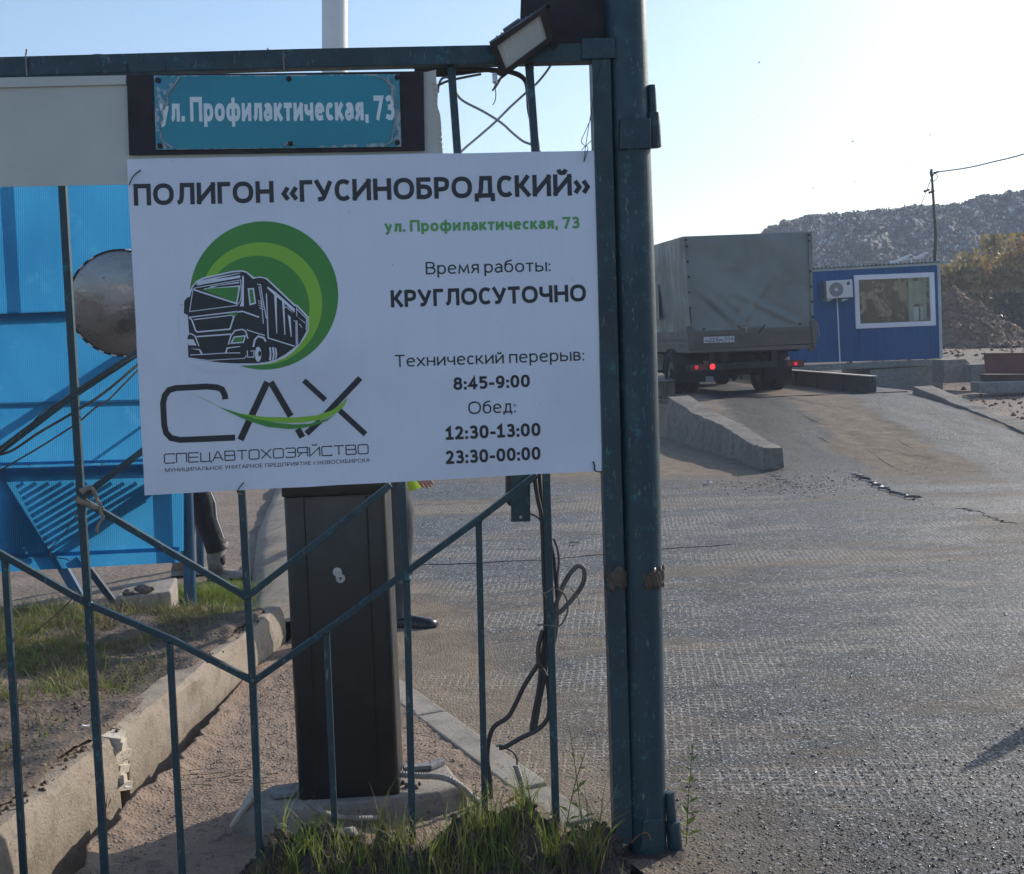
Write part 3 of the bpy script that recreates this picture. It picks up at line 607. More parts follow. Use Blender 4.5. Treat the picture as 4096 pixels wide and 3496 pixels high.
for i in range(5):
    mb = MB()
    for j in range(14):
        u = 0.10+0.2*i+0.02; v = 0.05+0.065*j*0.95
        p = (Gq[0].lerp(Gq[1], u)).lerp(Gq[3].lerp(Gq[2], u), v*0.78+0.03)-fn*0.0068
        mb.prism([p+ax*0.0016*x+ay*0.0016*y for x, y in ((-1, -1), (1, -1), (1, 1), (-1, 1))], fn*0.0006)
    mb.build('led_row', M['led'], fl)['kind'] = 'stuff'
for i in range(9):
    u = 0.1+0.1*i; a = bk[0].lerp(bk[1], u); b = bk[3].lerp(bk[2], u); mb = MB(); mb.beam(a-fn*0.006, b-fn*0.006, 0.004, 0.016, fn); mb.build('cooling_fin', M['lamp_body'], fl)
mb = MB(); a = O[3]-fn*0.02; b = onfl((650, 615), -0.05); mb.beam(a, b, 0.022, 0.004, ay); mb.build('bracket', M['lamp_body'], fl); mb = MB(); a2 = O[1]-fn*0.02; b2 = F(vB(1010, 60), -0.01); mb.beam(a2, b2, 0.022, 0.004, ay); mb.build('bracket', M['lamp_body'], fl); mb = MB()
mb.beam(O[2].lerp(O[1], 0.3)-fn*0.02, F(vB(1090, 400), -0.0), 0.02, 0.004, ay); mb.build('bracket', M['lamp_body'], fl)
mb = MB(); mb.prism([onfl(p, -0.03) for p in ((715, 215), (830, 135), (835, 150), (722, 232))], -fn*0.03); mb.build('driver_box', M['lamp_body'], fl, bevel=0.002)

# ------------------------------------------------------------------ cream sheet, address sign
cs = empty('cream_sheet', F(vT(140, 265), 0.03), 'cream plastic sheet hung under the rail behind the street sign, its right end torn', 'sheet')
body = [vT(-60, 158), vT(262, 152), vT(862, 146)]+[vB(x, y) for x, y in ((250, 480), (250, 540), (262, 640), (258, 730), (278, 790), (286, 880), (283, 960), (296, 1060))]+[vT(880, 340), vT(254, 373), vT(-60, 379)]
mb = MB(); mb.prism([F(p, 0.030) for p in body], -FP.n*0.004); mb.build('sheet', M['cream'], cs)
mb = MB()
for i, yy in enumerate(range(570, 1040, 38)):
    x1 = np.interp(yy, [570, 730, 880, 1040], [250, 262, 288, 296]); w = rnd.uniform(22, 40)
    mb.prism([F(vB(*p), 0.0312) for p in ((x1-1, yy), (x1-w, yy+rnd.uniform(-3, 6)), (x1-w+rnd.uniform(0, 8), yy+22), (x1-1, yy+26+rnd.uniform(-3, 3)))], -FP.n*0.003)
mb.build('torn_flute', M['cream_core'], cs)
mb = MB(); mb.prism([F(vA(*p), 0.0375) for p in ((-60, 363), (580, 350), (580, 388), (-60, 404))], -FP.n*0.007); mb.build('top_strip', M['cream'], cs)

ad = empty('street_sign', F(vA(1270, 520), 0.05), 'teal street name plate with white lettering on a dark board under the rail', 'sign')
mb = MB(); mb.prism([F(vA(*p), 0.043) for p in ((583, 345), (1950, 327), (1956, 692), (594, 713))], -FP.n*0.010); mb.build('backing_board', M['rust'], ad, bevel=0.001)
mb = MB(); mb.prism([F(vA(*p), 0.048) for p in ((708, 348), (1838, 341), (1848, 675), (718, 690))], -FP.n*0.004); mb.build('plate', M['peel'], ad)
# teal film: rounded, ragged where it peeled
def wob_(pts, amp, n=5):
    out = []
    for i in range(len(pts)):
        a = pts[i]; b = pts[(i+1) % len(pts)]
        for k in range(n):
            t_ = k/n; out.append((a[0]+(b[0]-a[0])*t_+rnd.uniform(-amp, amp), a[1]+(b[1]-a[1])*t_+rnd.uniform(-amp, amp)))
    return out
film = [(832, 352), (1735, 349)]+wob_([(1735, 350), (1790, 392), (1808, 460)], 4)[:8]+[(1812, 480), (1818, 560)]+wob_([(1815, 570), (1800, 640), (1755, 672)], 4)[:8]+[(1360, 678), (1350, 655), (1318, 655), (1308, 679), (795, 684)]+wob_([(790, 683), (748, 650), (738, 600)], 4)[:8]+wob_([(740, 590), (752, 560), (735, 520), (768, 470), (762, 430), (800, 400), (832, 360)], 5, 3)[:17]
mb = MB(); mb.prism([F(vA(*p), 0.0489) for p in film], -FP.n*0.0008); mb.build('teal_film', M['teal'], ad)
for pl in ([(828, 352), (795, 405), (772, 440), (770, 475), (745, 505), (752, 545), (738, 570)], [(1735, 352), (1770, 365), (1800, 400), (1806, 450), (1822, 480), (1818, 560), (1806, 620), (1800, 655), (1770, 668)], [(738, 612), (745, 645), (770, 665), (798, 682)], [(1310, 672), (1335, 650), (1350, 665)]):
    P = [F(vA(x+rnd.uniform(-3, 3), y), 0.0505) for x, y in pl]; P = smoothpath(P, 4)
    mb = MB(); mb.tube(P, [0.0048*(0.5+abs(float(vnoise(i*0.7, x))*1.8)) for i in range(len(P))], 6, flat=0.5); mb.build('peeling_edge', M['peel_edge'], ad, smooth=True)
for (x, y) in ((728, 370), (1330, 363), (1828, 356), (737, 672), (1338, 660), (1830, 656)):
    mb = MB(); p = F(vA(x, y), 0.049); mb.tube([p-FP.n*0.004, p+FP.n*0.004, p+FP.n*0.006], [0.0072, 0.0072, 0.004], 12); mb.build('bolt', M['rust'], ad, smooth='auto')

# ------------------------------------------------------------------ lettering
_cache = {}
def glyphs(text, bold):
    key = (text, bold)
    if key in _cache: return _cache[key]
    cu = bpy.data.curves.new('lettering', 'FONT'); cu.body = text; cu.size = 1; cu.offset = bold; cu.resolution_u = 3
    o = bpy.data.objects.new('lettering', cu); col.objects.link(o); bpy.context.view_layer.update()
    me = o.to_mesh(); V = [v.co.copy() for v in me.vertices]; Fc = [tuple(p.vertices) for p in me.polygons]
    o.to_mesh_clear(); bpy.data.objects.remove(o); bpy.data.curves.remove(cu)
    _cache[key] = (V, Fc); return V, Fc
def capheight(bold): V, _ = glyphs('П', bold); return max(v.y for v in V)
def lettering(name, text, bl, br, cap, hit, m, parent, bold=0.0, lean=0.033, depth=0.0004, n=FP.n):
    V, Fc = glyphs(text, bold); x0 = min(v.x for v in V); x1 = max(v.x for v in V); ch = capheight(bold)
    b0 = Vector(bl); b1 = Vector(br); ex = b1-b0; up = Vector((-lean, -1)); P = []
    for v in V:
        q = b0+ex*((v.x-x0)/(x1-x0))+up*(v.y/ch*cap); P.append(hit((q.x, q.y)))
    mb = MB(); mb.add(P, Fc); return mb.build(name, m, parent, fix=False)
def _el(cx, cy, rx, ry, a0=0, a1=360, n=22, p=0.86):
    out = []
    for k in range(n+1):
        a = R(a0+(a1-a0)*k/n); c_, s_ = math.cos(a), math.sin(a); out.append((cx+rx*math.copysign(abs(c_)**p, c_), cy+ry*math.copysign(abs(s_)**p, s_)))
    return out
def _O(cx=.5, cy=.5, rx=.5, ry=.5): return ('o', _el(cx, cy, rx, ry)[:-1])
GL = {'П': (.80, [[(0, 0), (0, 1), (1, 1), (1, 0)]]), 'О': (.96, [_O()]), 'Л': (.86, [('s', [(0, 0), (.16, .08), (.24, .35), (.28, 1)]), [(.28, 1), (1, 1), (1, 0)]]), 'И': (.86, [[(0, 0), (0, 1)], [(0, .03), (1, .97)], [(1, 0), (1, 1)]]),
 'Г': (.60, [[(1, 1), (0, 1), (0, 0)]]), 'Н': (.84, [[(0, 0), (0, 1)], [(1, 0), (1, 1)], [(0, .52), (1, .52)]]), 'У': (.82, [[(0, 1), (.5, .30)], ('s', [(1, 1), (.58, .25), (.42, .04), (.12, .0)])]), 'С': (.72, [('s', _el(.60, .5, .60, .5, 52, 308, 14))]),
 'Б': (.72, [[(.9, 1), (0, 1), (0, 0)], ('s', [(0, 0), (.6, 0), (.95, .12), (1, .30), (.9, .50), (.55, .59), (0, .59)])]), 'Р': (.70, [[(0, 0), (0, 1)], ('s', [(0, 1), (.5, 1), (.92, .92), (1, .72), (.9, .50), (.5, .42), (0, .42)])]),
 'Д': (.95, [[(0, -.22), (0, 0), (1, 0), (1, -.22)], [(.17, 0), (.27, .35), (.32, 1), (.84, 1), (.84, 0)]]), 'К': (.72, [[(0, 0), (0, 1)], [(0, .52), (.36, .52)], [(.92, 1), (.36, .52), (1, 0)]]), 'Т': (.72, [[(0, 1), (1, 1)], [(.5, 1), (.5, 0)]]),
 'Ч': (.78, [('s', [(0, 1), (.0, .62), (.14, .45), (.5, .40), (1, .46)]), [(1, 0), (1, 1)]]), 'В': (.70, [[(0, 0), (0, 1)], ('s', [(0, 1), (.55, 1), (.88, .90), (.86, .64), (.55, .54), (0, .54)]), ('s', [(.5, .54), (.95, .42), (1, .2), (.8, .03), (.5, 0), (0, 0)])]),
 '«': (.74, [[(.26, .62), (0, .36), (.26, .12)], [(.98, .62), (.72, .36), (.98, .12)]]), '»': (.74, [[(.02, .62), (.28, .36), (.02, .12)], [(.74, .62), (1, .36), (.74, .12)]]),
 '0': (.66, [_O()]), '1': (.56, [[(0, .80), (.5, 1), (.5, 0)], [(0, 0), (1, 0)]]), '2': (.62, [('s', [(0, .86), (.22, 1), (.6, 1), (.88, .84), (.85, .6), (.5, .3), (0, .02)]), [(0, 0), (1, 0)]]),
 '3': (.62, [('s', [(.05, .92), (.3, 1), (.68, 1), (.9, .84), (.86, .63), (.6, .54), (.3, .53)]), ('s', [(.5, .53), (.92, .44), (1, .22), (.8, .03), (.4, 0), (0, .07)])]), '4': (.70, [[(.72, 0), (.72, 1), (0, .26), (1, .26)]]),
 '5': (.62, [[(.9, 1), (.1, 1), (.08, .58)], ('s', [(.08, .58), (.5, .62), (.92, .5), (1, .28), (.82, .06), (.45, 0), (0, .05)])]), '7': (.64, [[(0, 1), (1, 1), (.35, 0)]]), '8': (.66, [_O(.5, .77, .42, .23), _O(.5, .27, .5, .27)]),
 '9': (.66, [_O(.48, .68, .48, .32), ('s', [(.97, .72), (.92, .3), (.6, .02), (.15, .03)])]), ':': (.0, [[(0, .0), (0, .02)], [(0, .55), (0, .57)]]), '.': (.0, [[(0, .0), (0, .02)]]), ',': (.04, [[(.6, .04), (-.6, -.14)]]), '-': (.40, [[(0, .36), (1, .36)]])}
GL['Й'] = (.86, GL['И'][1]+[('s', [(.26, 1.36), (.36, 1.22), (.64, 1.22), (.74, 1.36)])])
LOW = {'у': (.60, [[(0, 1), (.5, .12)], ('s', [(1, 1), (.52, 0), (.36, -.32), (.02, -.42)])]), 'л': (.62, GL['Л'][1]), 'р': (.62, [[(0, -.42), (0, 1)], _O()]), 'о': (.66, [_O()]), 'ф': (.92, [_O(.26, .5, .26, .5), _O(.74, .5, .26, .5), [(.5, -.42), (.5, 1.42)]]),
 'и': (.62, GL['И'][1]), 'а': (.56, [('s', [(.08, .9), (.4, 1), (.8, .96), (1, .7), (1, .35), (1, 0)]), ('s', [(1, .58), (.4, .56), (.05, .42), (.0, .2), (.2, .0), (.55, .0), (1, .2)])]), 'к': (.56, GL['К'][1]), 'т': (.54, GL['Т'][1]),
 'ч': (.58, GL['Ч'][1]), 'е': (.62, [('s', [(0, .54), (.4, .54), (.8, .54)]), ('s', [(1, .54), (.95, .8), (.72, .98), (.4, 1), (.1, .85), (0, .5), (.1, .16), (.42, 0), (.95, .05)])]), 'с': (.50, [('s', _el(.60, .5, .60, .5, 52, 308, 14))]),
 'я': (.56, [[(1, 0), (1, 1), (.45, 1)], ('s', [(.45, 1), (.12, .9), (.1, .62), (.4, .48), (1, .48)]), [(.5, .48), (0, 0)]]), 'м': (.80, [[(0, 0), (.1, 1), (.5, .12), (.9, 1), (1, 0)]]),
 'б': (.64, [_O(), ('s', [(0, .5), (.04, 1.0), (.3, 1.32), (.92, 1.46)])]), 'ы': (.84, [[(0, 1), (0, 0)], ('s', [(0, 0), (.35, 0), (.62, .12), (.62, .48), (.35, .60), (0, .60)]), [(1, 0), (1, 1)]]), 'х': (.60, [[(0, 1), (1, 0)], [(0, 0), (1, 1)]]),
 'н': (.62, GL['Н'][1]), 'п': (.60, [[(0, 0), (0, 1), (1, 1), (1, 0)]]), 'д': (.68, GL['Д'][1]), 'й': (.62, GL['Й'][1]), 'в': (.54, GL['В'][1])}
def strokefont(name, text, bl, br, cap, hit, m, parent, w, lean=0.033):
    # w: stem weight in cap heights; returns one mesh of ribbons, each a hair above the one before
    items = []; x = 0.0; sb = 0.052 if w > .15 else 0.062
    for ch in text:
        if ch == ' ': x += .26; continue
        low = ch in LOW; W, S_ = LOW[ch] if low else GL[ch]; H = .735 if low else 1.0; W = max(W, w) if W else w
        for st in S_:
            kind = 'l'
            if isinstance(st, tuple): kind, st = st
            pts = [Vector((x+w/2+px_*(W-w), w/2+py_*(H-w), 0)) for px_, py_ in st]
            if kind == 's': pts = smoothpath(pts, 4)
            if kind == 'o': pts = pts+[pts[0]]
            else:
                e = w*0.5*(0.98 if kind == 'l' else 0.35); pts[0] = pts[0]+(pts[0]-pts[1]).normalized()*e; pts[-1] = pts[-1]+(pts[-1]-pts[-2]).normalized()*e
            items.append((pts, kind == 'o'))
        x += W+sb*2
    x -= sb*2; b0 = Vector(bl); ex = Vector(br)-b0; up = Vector((-lean, -1)); mb = MB()
    for k, (Q, closed) in enumerate(items):
        n = len(Q); Lf = []; Rt = []
        for i in range(n):
            if closed and i in (0, n-1): d0 = (Q[1]-Q[0]).normalized(); d1 = (Q[-1]-Q[-2]).normalized()
            else: d0 = (Q[min(i+1, n-1)]-Q[min(i, n-2)]).normalized(); d1 = (Q[max(i, 1)]-Q[max(i-1, 0)]).normalized()
            d = d0+d1; d = d.normalized() if d.length > 1e-6 else d0
            kk = 1/max(0.42, abs(d.dot(d0))); nn = Vector((-d.y, d.x, 0))*(w*(0.5 if n > 3 or True else .5)*kk); Lf.append(Q[i]+nn); Rt.append(Q[i]-nn)
        P = []
        for v in Lf+Rt:
            q = b0+ex*(v.x/x)+up*(v.y*cap); P.append(hit((q.x, q.y), (k % 5)*0.00005))
        mb.add(P, [(i, i+1, n+i+1, n+i) for i in range(n-1)])
    return mb.build(name, m, parent, fix=False)
strokefont('lettering', 'ул. Профилактическая, 73', vA(737, 561), vA(1818, 553), 114/1.1511, lambda p, o: F(p, 0.0494+o), M['white_print'], ad, 0.215)

# ------------------------------------------------------------------ the big sign
cornpx = [(507, 637), (2382, 602), (2407, 1883), (579, 1982)]
SP = Plane(F(vT(1106, 960), 0.030), 8.0)
S = lambda p, off=0.0: SP.hit(p[0], p[1], off)
sg = empty('information_sign', S((1450, 1300)), 'large white sign board with black lettering and a green lorry emblem wired to the gate', 'sign')
edge = []
for i in range(4):
    a = Vector(cornpx[i]); b = Vector(cornpx[(i+1) % 4])
    for k in range(14): q = a.lerp(b, k/14); edge.append((q.x+rnd.uniform(-1.2, 1.2), q.y+rnd.uniform(-1.2, 1.2)))
mb = MB(); mb.prism([S(p) for p in edge], -SP.n*0.004); mb.build('board', M['board'], sg)
LAYER = 0.0003
def poly(name, pts, vw, m, lay, parent=sg, fine=False):
    P = [S(vw(*p), LAYER*lay) for p in pts]
    if fine: P = smoothpath(P+[P[0]], 4)[:-1]
    mb = MB(); mb.add(P, [tuple(range(len(P)))]); 
    me_ = mb.build(name, m, parent, fix=False); b = bmesh.new(); b.from_mesh(me_.data); bmesh.ops.triangulate(b, faces=b.faces, ngon_method='EAR_CLIP'); b.to_mesh(me_.data); b.free(); return me_
def polys(name, lst, vw, m, lay, parent=sg):
    mb = MB()
    for pts in lst:
        P = [S(vw(*p), LAYER*lay) for p in pts]; mb.add(P, [tuple(range(len(P)))])
    o = mb.build(name, m, parent, fix=False); b = bmesh.new(); b.from_mesh(o.data); bmesh.ops.triangulate(b, faces=b.faces, ngon_method='EAR_CLIP'); b.to_mesh(o.data); b.free(); return o
def strokes(name, lst, vw, m, lay, parent=sg, sm=0):      # ribbons: (points, width[, closed])
    mb = MB()
    for it in lst:
        pts, w = it[0], it[1]; closed = len(it) > 2 and it[2]
        Q = [Vector(p) for p in pts]
        if closed: Q = Q+[Q[0]]
        if sm: Q = [Vector((p.x, p.y)) for p in smoothpath([(p.x, p.y, 0) for p in Q], sm)]
        n = len(Q); Lf = []; Rt = []
        for i in range(n):
            if closed and i in (0, n-1): d0 = (Q[1]-Q[0]).normalized(); d1 = (Q[-1]-Q[-2]).normalized()
            else: d0 = (Q[min(i+1, n-1)]-Q[min(i, n-2)]).normalized(); d1 = (Q[max(i, 1)]-Q[max(i-1, 0)]).normalized()
            d = (d0+d1); d = d.normalized() if d.length > 1e-6 else d0
            k = 1/max(0.5, abs(d.dot(d0))); nn = Vector((-d.y, d.x))*(w/2*k); Lf.append(Q[i]+nn); Rt.append(Q[i]-nn)
        P = [S(vw(*p), LAYER*lay) for p in Lf]+[S(vw(*p), LAYER*lay) for p in Rt]
        mb.add(P, [(i, i+1, n+i+1, n+i) for i in range(n-1)])
    return mb.build(name, m, parent, fix=False)
def circle(cx, cy, rx, ry=None, n=72): ry = ry or rx; return [(cx+rx*math.cos(a), cy+ry*math.sin(a)) for a in np.linspace(0, 2*math.pi, n+1)[:-1]]
ident = lambda x, y: (x, y)
txt = [('ПОЛИГОН «ГУСИНОБРОДСКИЙ»', (536, 823), (2361, 781), 87, 'ink', 0.036), ('ул. Профилактическая, 73', z3(170, 462), z3(1120, 443), 47, 'green_text', 0.026),
       ('Время работы:', z3(370, 668), z3(978, 652), 50, 'ink', 0.0), ('КРУГЛОСУТОЧНО', z3(200, 829), z3(1152, 799), 69, 'ink', 0.034), ('Технический перерыв:', z3(220, 1120), z3(1142, 1087), 49, 'ink', 0.0),
       ('8:45-9:00', z3(505, 1232), z3(878, 1217), 51, 'ink', 0.034), ('Обед:', z3(577, 1350), z3(808, 1340), 51, 'ink', 0.0), ('12:30-13:00', z3(468, 1475), z3(930, 1455), 53, 'ink', 0.034), ('23:30-00:00', z3(468, 1593), z3(930, 1571), 53, 'ink', 0.034),
       ('МУНИЦИПАЛЬНОЕ УНИТАРНОЕ ПРЕДПРИЯТИЕ г.НОВОСИБИРСКА', z2(315, 1451), z2(1925, 1370), 15, 'ink', 0.004)]
for tx, a, b, cp, mm, bo in txt[:-1]: strokefont('lettering', tx, a, b, cp, lambda p, o: S(p, 0.0006+o), M[mm], sg, 0.205 if bo else 0.118)
tx, a, b, cp, mm, bo = txt[-1]; lettering('lettering', tx, a, b, cp, lambda p: S(p, 0.0006), M[mm], sg, bold=bo)
# wide technical lettering drawn in strokes
G5 = {'С': [[(1, .12), (1, .0), (.12, 0), (0, .12), (0, .88), (.12, 1), (1, 1), (1, .88)]], 'П': [[(0, 0), (0, 1), (1, 1), (1, 0)]], 'Е': [[(1, 0), (0, 0), (0, 1), (1, 1)], [(0, .52), (.95, .52)]],
      'Ц': [[(0, 1), (0, 0), (1.05, 0), (1.05, -.2)], [(.9, 0), (.9, 1)]], 'А': [[(0, 0), (.45, 1), (.55, 1), (1, 0)], [(.17, .33), (.83, .33)]], 'В': [[(0, 0), (0, 1), (.9, 1), (.97, .9), (.97, .62), (.88, .53), (0, .53)], [(.88, .53), (1, .43), (1, .08), (.92, 0), (0, 0)]],
      'Т': [[(0, 1), (1, 1)], [(.5, 1), (.5, 0)]], 'О': [[(.12, 0), (.88, 0), (1, .12), (1, .88), (.88, 1), (.12, 1), (0, .88), (0, .12), (.12, 0)]], 'Х': [[(0, 1), (1, 0)], [(0, 0), (1, 1)]],
      'З': [[(0, .9), (.1, 1), (.9, 1), (1, .9), (1, .62), (.9, .53), (.2, .53)], [(.9, .53), (1, .43), (1, .1), (.9, 0), (.1, 0), (0, .1)]], 'Я': [[(1, 0), (1, 1), (.1, 1), (0, .88), (0, .56), (.1, .45), (1, .45)], [(.45, .45), (0, 0)]],
      'Й': [[(0, 1), (0, 0), (1, .95)], [(1, 0), (1, 1)], [(.25, 1.33), (.35, 1.2), (.65, 1.2), (.75, 1.33)]]}
word = 'СПЕЦАВТОХОЗЯЙСТВО'; lst = []; A0 = Vector((305, 1382)); A1 = Vector((1922, 1304)); w1 = 1/len(word)
for i, ch in enumerate(word):
    for st in G5[ch]:
        q = []
        for x, y in st:
            p = A0.lerp(A1, (i+0.06+0.82*x)*w1); q.append((p.x-0.03*y*72, p.y-y*72))
        lst.append((q, 8.5))
strokes('lettering', lst, z2, M['ink'], 2)
# the emblem: green disc, lime ring, lorry
e1 = poly('green_disc', circle(1056, 1182, 297), ident, M['green_dark'], 1)
poly('lime_disc', circle(1043, 1215, 246), ident, M['green_light'], 2); poly('inner_disc', circle(1028, 1233, 210), ident, M['green_dark'], 3)
halo = [(405, 300), (440, 240), (480, 190), (560, 152), (850, 88), (950, 78), (1000, 92), (1078, 152), (1150, 146), (1212, 160), (1500, 432), (1525, 438), (1645, 562), (1645, 700), (1600, 790), (1550, 855), (1480, 930), (1400, 985), (1310, 1025), (1225, 1050), (1080, 1064), (925, 1068), (925, 1130), (600, 1130), (330, 1010), (300, 600), (330, 330)]
poly('emblem_ground', halo, z4, M['board'], 4)
black = [(397, 990), (388, 780), (405, 730), (390, 545), (350, 525), (355, 400), (385, 362), (412, 357), (440, 262), (480, 208), (560, 170), (850, 104), (950, 94), (1000, 108), (1066, 170), (1110, 160), (1165, 160), (1205, 176), (1495, 452), (1520, 455), (1630, 575), (1632, 690), (1550, 840), (1480, 893), (1400, 953), (1310, 1003), (1220, 1028), (1100, 1044), (900, 1046), (740, 1038), (580, 1018), (450, 1000)]
poly('lorry_emblem', black, z4, M['ink'], 5)
W = M['board']; w6 = 6
polys('emblem_line', [[(472, 228), (498, 192), (700, 148), (935, 106), (935, 112), (720, 160), (600, 200)], [(500, 214), (620, 184), (935, 132), (935, 158), (560, 224), (485, 240)],
     [(590, 270), (640, 245), (760, 225), (925, 198), (925, 214), (700, 240), (655, 258)], [(955, 130), (973, 150), (972, 455), (930, 455), (948, 400), (952, 300)],
     [(385, 795), (448, 795), (482, 860), (396, 856)], [(415, 890), (520, 897), (548, 948), (528, 950), (508, 908)], [(935, 866), (935, 874), (805, 892), (792, 940), (775, 940), (795, 880)],
     [(1235, 880), (1252, 878), (1258, 950), (1254, 1020), (1232, 1008), (1242, 950)], [(1262, 880), (1280, 875), (1292, 950), (1282, 1010), (1266, 1014), (1274, 950)], [(1290, 880), (1308, 888), (1318, 950), (1308, 994), (1292, 1004), (1302, 950)],
     [(1285, 330), (1312, 345), (1318, 735), (1310, 735)], [(1368, 395), (1392, 412), (1402, 750), (1394, 750)], [(1428, 540), (1456, 560), (1468, 770), (1458, 768)], [(1215, 245), (1300, 305), (1500, 480), (1496, 520), (1380, 410), (1285, 335), (1218, 270)]], z4, W, w6)
strokes('emblem_line', [([(410, 508), (445, 277), (472, 262), (940, 180), (946, 330), (935, 400), (900, 445)], 8, True), ([(455, 282), (905, 428)], 16), ([(560, 278), (925, 245), (915, 330), (895, 428)], 16),
     ([(1020, 275), (1070, 272), (1090, 420), (1038, 435)], 16, True), ([(1110, 225), (1145, 228), (1172, 400), (1205, 580)], 9), ([(1128, 245), (1155, 400), (1174, 635)], 9),
     ([(400, 568), (432, 590), (472, 705), (490, 720), (828, 690), (868, 562), (905, 515), (955, 505), (1130, 566)], 15), ([(400, 568), (900, 508)], 12), ([(455, 592), (850, 545)], 10), ([(852, 545), (868, 600)], 8),
     ([(480, 768), (838, 742)], 14), ([(392, 740), (430, 738), (465, 760), (508, 866)], 12), ([(812, 850), (838, 760), (880, 705), (955, 692), (990, 712), (1015, 790)], 14), ([(872, 772), (985, 760), (968, 825), (842, 836)], 14, True),
     ([(415, 958), (545, 952), (780, 938), (935, 936)], 9), ([(398, 988), (600, 1014), (980, 992), (998, 962)], 8), ([(1070, 875), (1086, 800), (1120, 765), (1178, 780), (1200, 818)], 18), ([(1000, 696), (1095, 728), (1188, 755)], 10),
     ([(1008, 908), (1010, 980), (1074, 980), (1076, 915), (1042, 918)], 10), ([(1206, 320), (1224, 782), (1500, 868)], 12), ([(1490, 600), (1512, 612), (1516, 870)], 9), ([(1518, 460), (1530, 850)], 8), ([(1518, 478), (1622, 582), (1618, 700)], 10),
     ([(1118, 392), (1168, 415)], 7), ([(1122, 416), (1172, 440)], 7), ([(1126, 440), (1176, 464)], 7), ([(1130, 466), (1180, 490)], 7)], z4, W, w6)
strokes('emblem_line', [([(1395, 490), (1400, 462), (1425, 468), (1490, 540), (1600, 620), (1600, 660), (1575, 670), (1545, 635)], 9)], z4, W, w6+1)
polys('wheel_emblem', [circle(1120, 950, 34, 78, 28)], z4, W, w6+1); polys('wheel_emblem', [circle(1136, 945, 16, 28, 20)], z4, M['ink'], w6+2)
polys('arm_emblem', [circle(1410, 488, 18, 22, 16), [(1405, 505), (1425, 480), (1500, 540), (1600, 625), (1585, 655), (1490, 570)], circle(1588, 650, 22, 22, 16)], z4, M['ink'], w6+2)
polys('green_glint', [[(540, 282), (620, 268), (912, 252), (905, 330), (890, 415)], [(1028, 284), (1063, 280), (1080, 415), (1044, 424)], [(880, 782), (970, 772), (958, 814), (860, 822)], [(775, 530), (925, 514), (885, 560), (870, 545)], [(1390, 425), (1408, 440), (1394, 440)]], z4, M['green_dark'], w6+3)
# САХ
strokes('lettering', [([(788, 878), (784, 845), (762, 800), (720, 784), (640, 778), (400, 790), (345, 806), (312, 850), (299, 910), (308, 1080), (322, 1140), (360, 1182), (430, 1197), (620, 1190), (866, 1179)], 47), ([(906, 1198), (1118, 742)], 52), ([(1145, 742), (1302, 1012)], 50), ([(1356, 1110), (1394, 1177)], 50),
     ([(1848, 711), (1560, 1015)], 46), ([(1535, 1045), (1426, 1148)], 46), ([(1405, 730), (1574, 884)], 42), ([(1686, 966), (1890, 1153)], 44)], z2, M['ink'], 2)
polys('lime_swoosh', [[(520, 824), (640, 885), (750, 940), (900, 988), (1080, 1015), (1320, 1022), (1500, 1005), (1620, 968), (1700, 912), (1748, 866), (1722, 930), (1650, 995), (1560, 1035), (1400, 1062), (1250, 1064), (1100, 1048), (930, 1003), (760, 948), (640, 890)]], z2, M['green_light'], 3)
polys('green_swoosh', [[(740, 940), (880, 985), (1020, 1030), (1200, 1064), (1340, 1076), (1450, 1070), (1590, 1030), (1650, 1000), (1590, 1045), (1500, 1080), (1400, 1103), (1290, 1113), (1120, 1095), (960, 1045), (830, 985)]], z2, M['green_dark'], 4)
# holes and ties
def tie(pts, r, label, off=None, m='wire', cat='wire'):
    P = smoothpath(pts, 5); mb = MB(); mb.tube(P, r, 6); o = mb.build('tie_wire', M[m], None, smooth=True); tag(o, label, cat); return o
tie([F(vT(262, 375), -0.02), S(vT(262, 372), 0.012), S(vT(270, 356), 0.008), S(vT(283, 345), 0.003), S(vT(283, 345), -0.012)], 0.0016, 'dark tie wire at the upper left corner of the big sign')
tie([S(vT(492, 978), -0.01), S(vT(492, 977), 0.004), S(vT(484, 987), 0.010), S(vT(480, 995), 0.010), F(vT(488, 1000), 0.014), F(vT(496, 994), -0.016)], 0.0016, 'dark tie wire under the bottom edge of the big sign on its left half')
tie([S(vZ, 0.004) for vZ in (z3(1185, 1580), z3(1192, 1598), z3(1196, 1625))]+[F(vT(1222, 955), -0.01)], 0.0022, 'frayed tie wire at the lower right corner of the big sign')
mb = MB()
for pts in ([(1270, 1118), (1282, 1010), (1312, 820), (1352, 600), (1410, 350)], [(1275, 1008), (1252, 975), (1270, 930), (1318, 820)], [(1320, 972), (1285, 1005), (1255, 1036)], [(1275, 1008), (1292, 1010), (1296, 1036), (1270, 1118)]):
    mb.tube(smoothpath([F(vB(*p), 0.034 if p[1] > 400 else 0.05) for p in pts], 4), 0.0011, 5)
tag(mb.build('tie_wire', M['wire'], None, smooth=True), 'looped thin wire holding the upper right corner of the big sign to the stile', 'wire')
polys('eyelet', [circle(*vB(1270, 1118), 6, 6, 12)], ident, M['pvc'], 2)
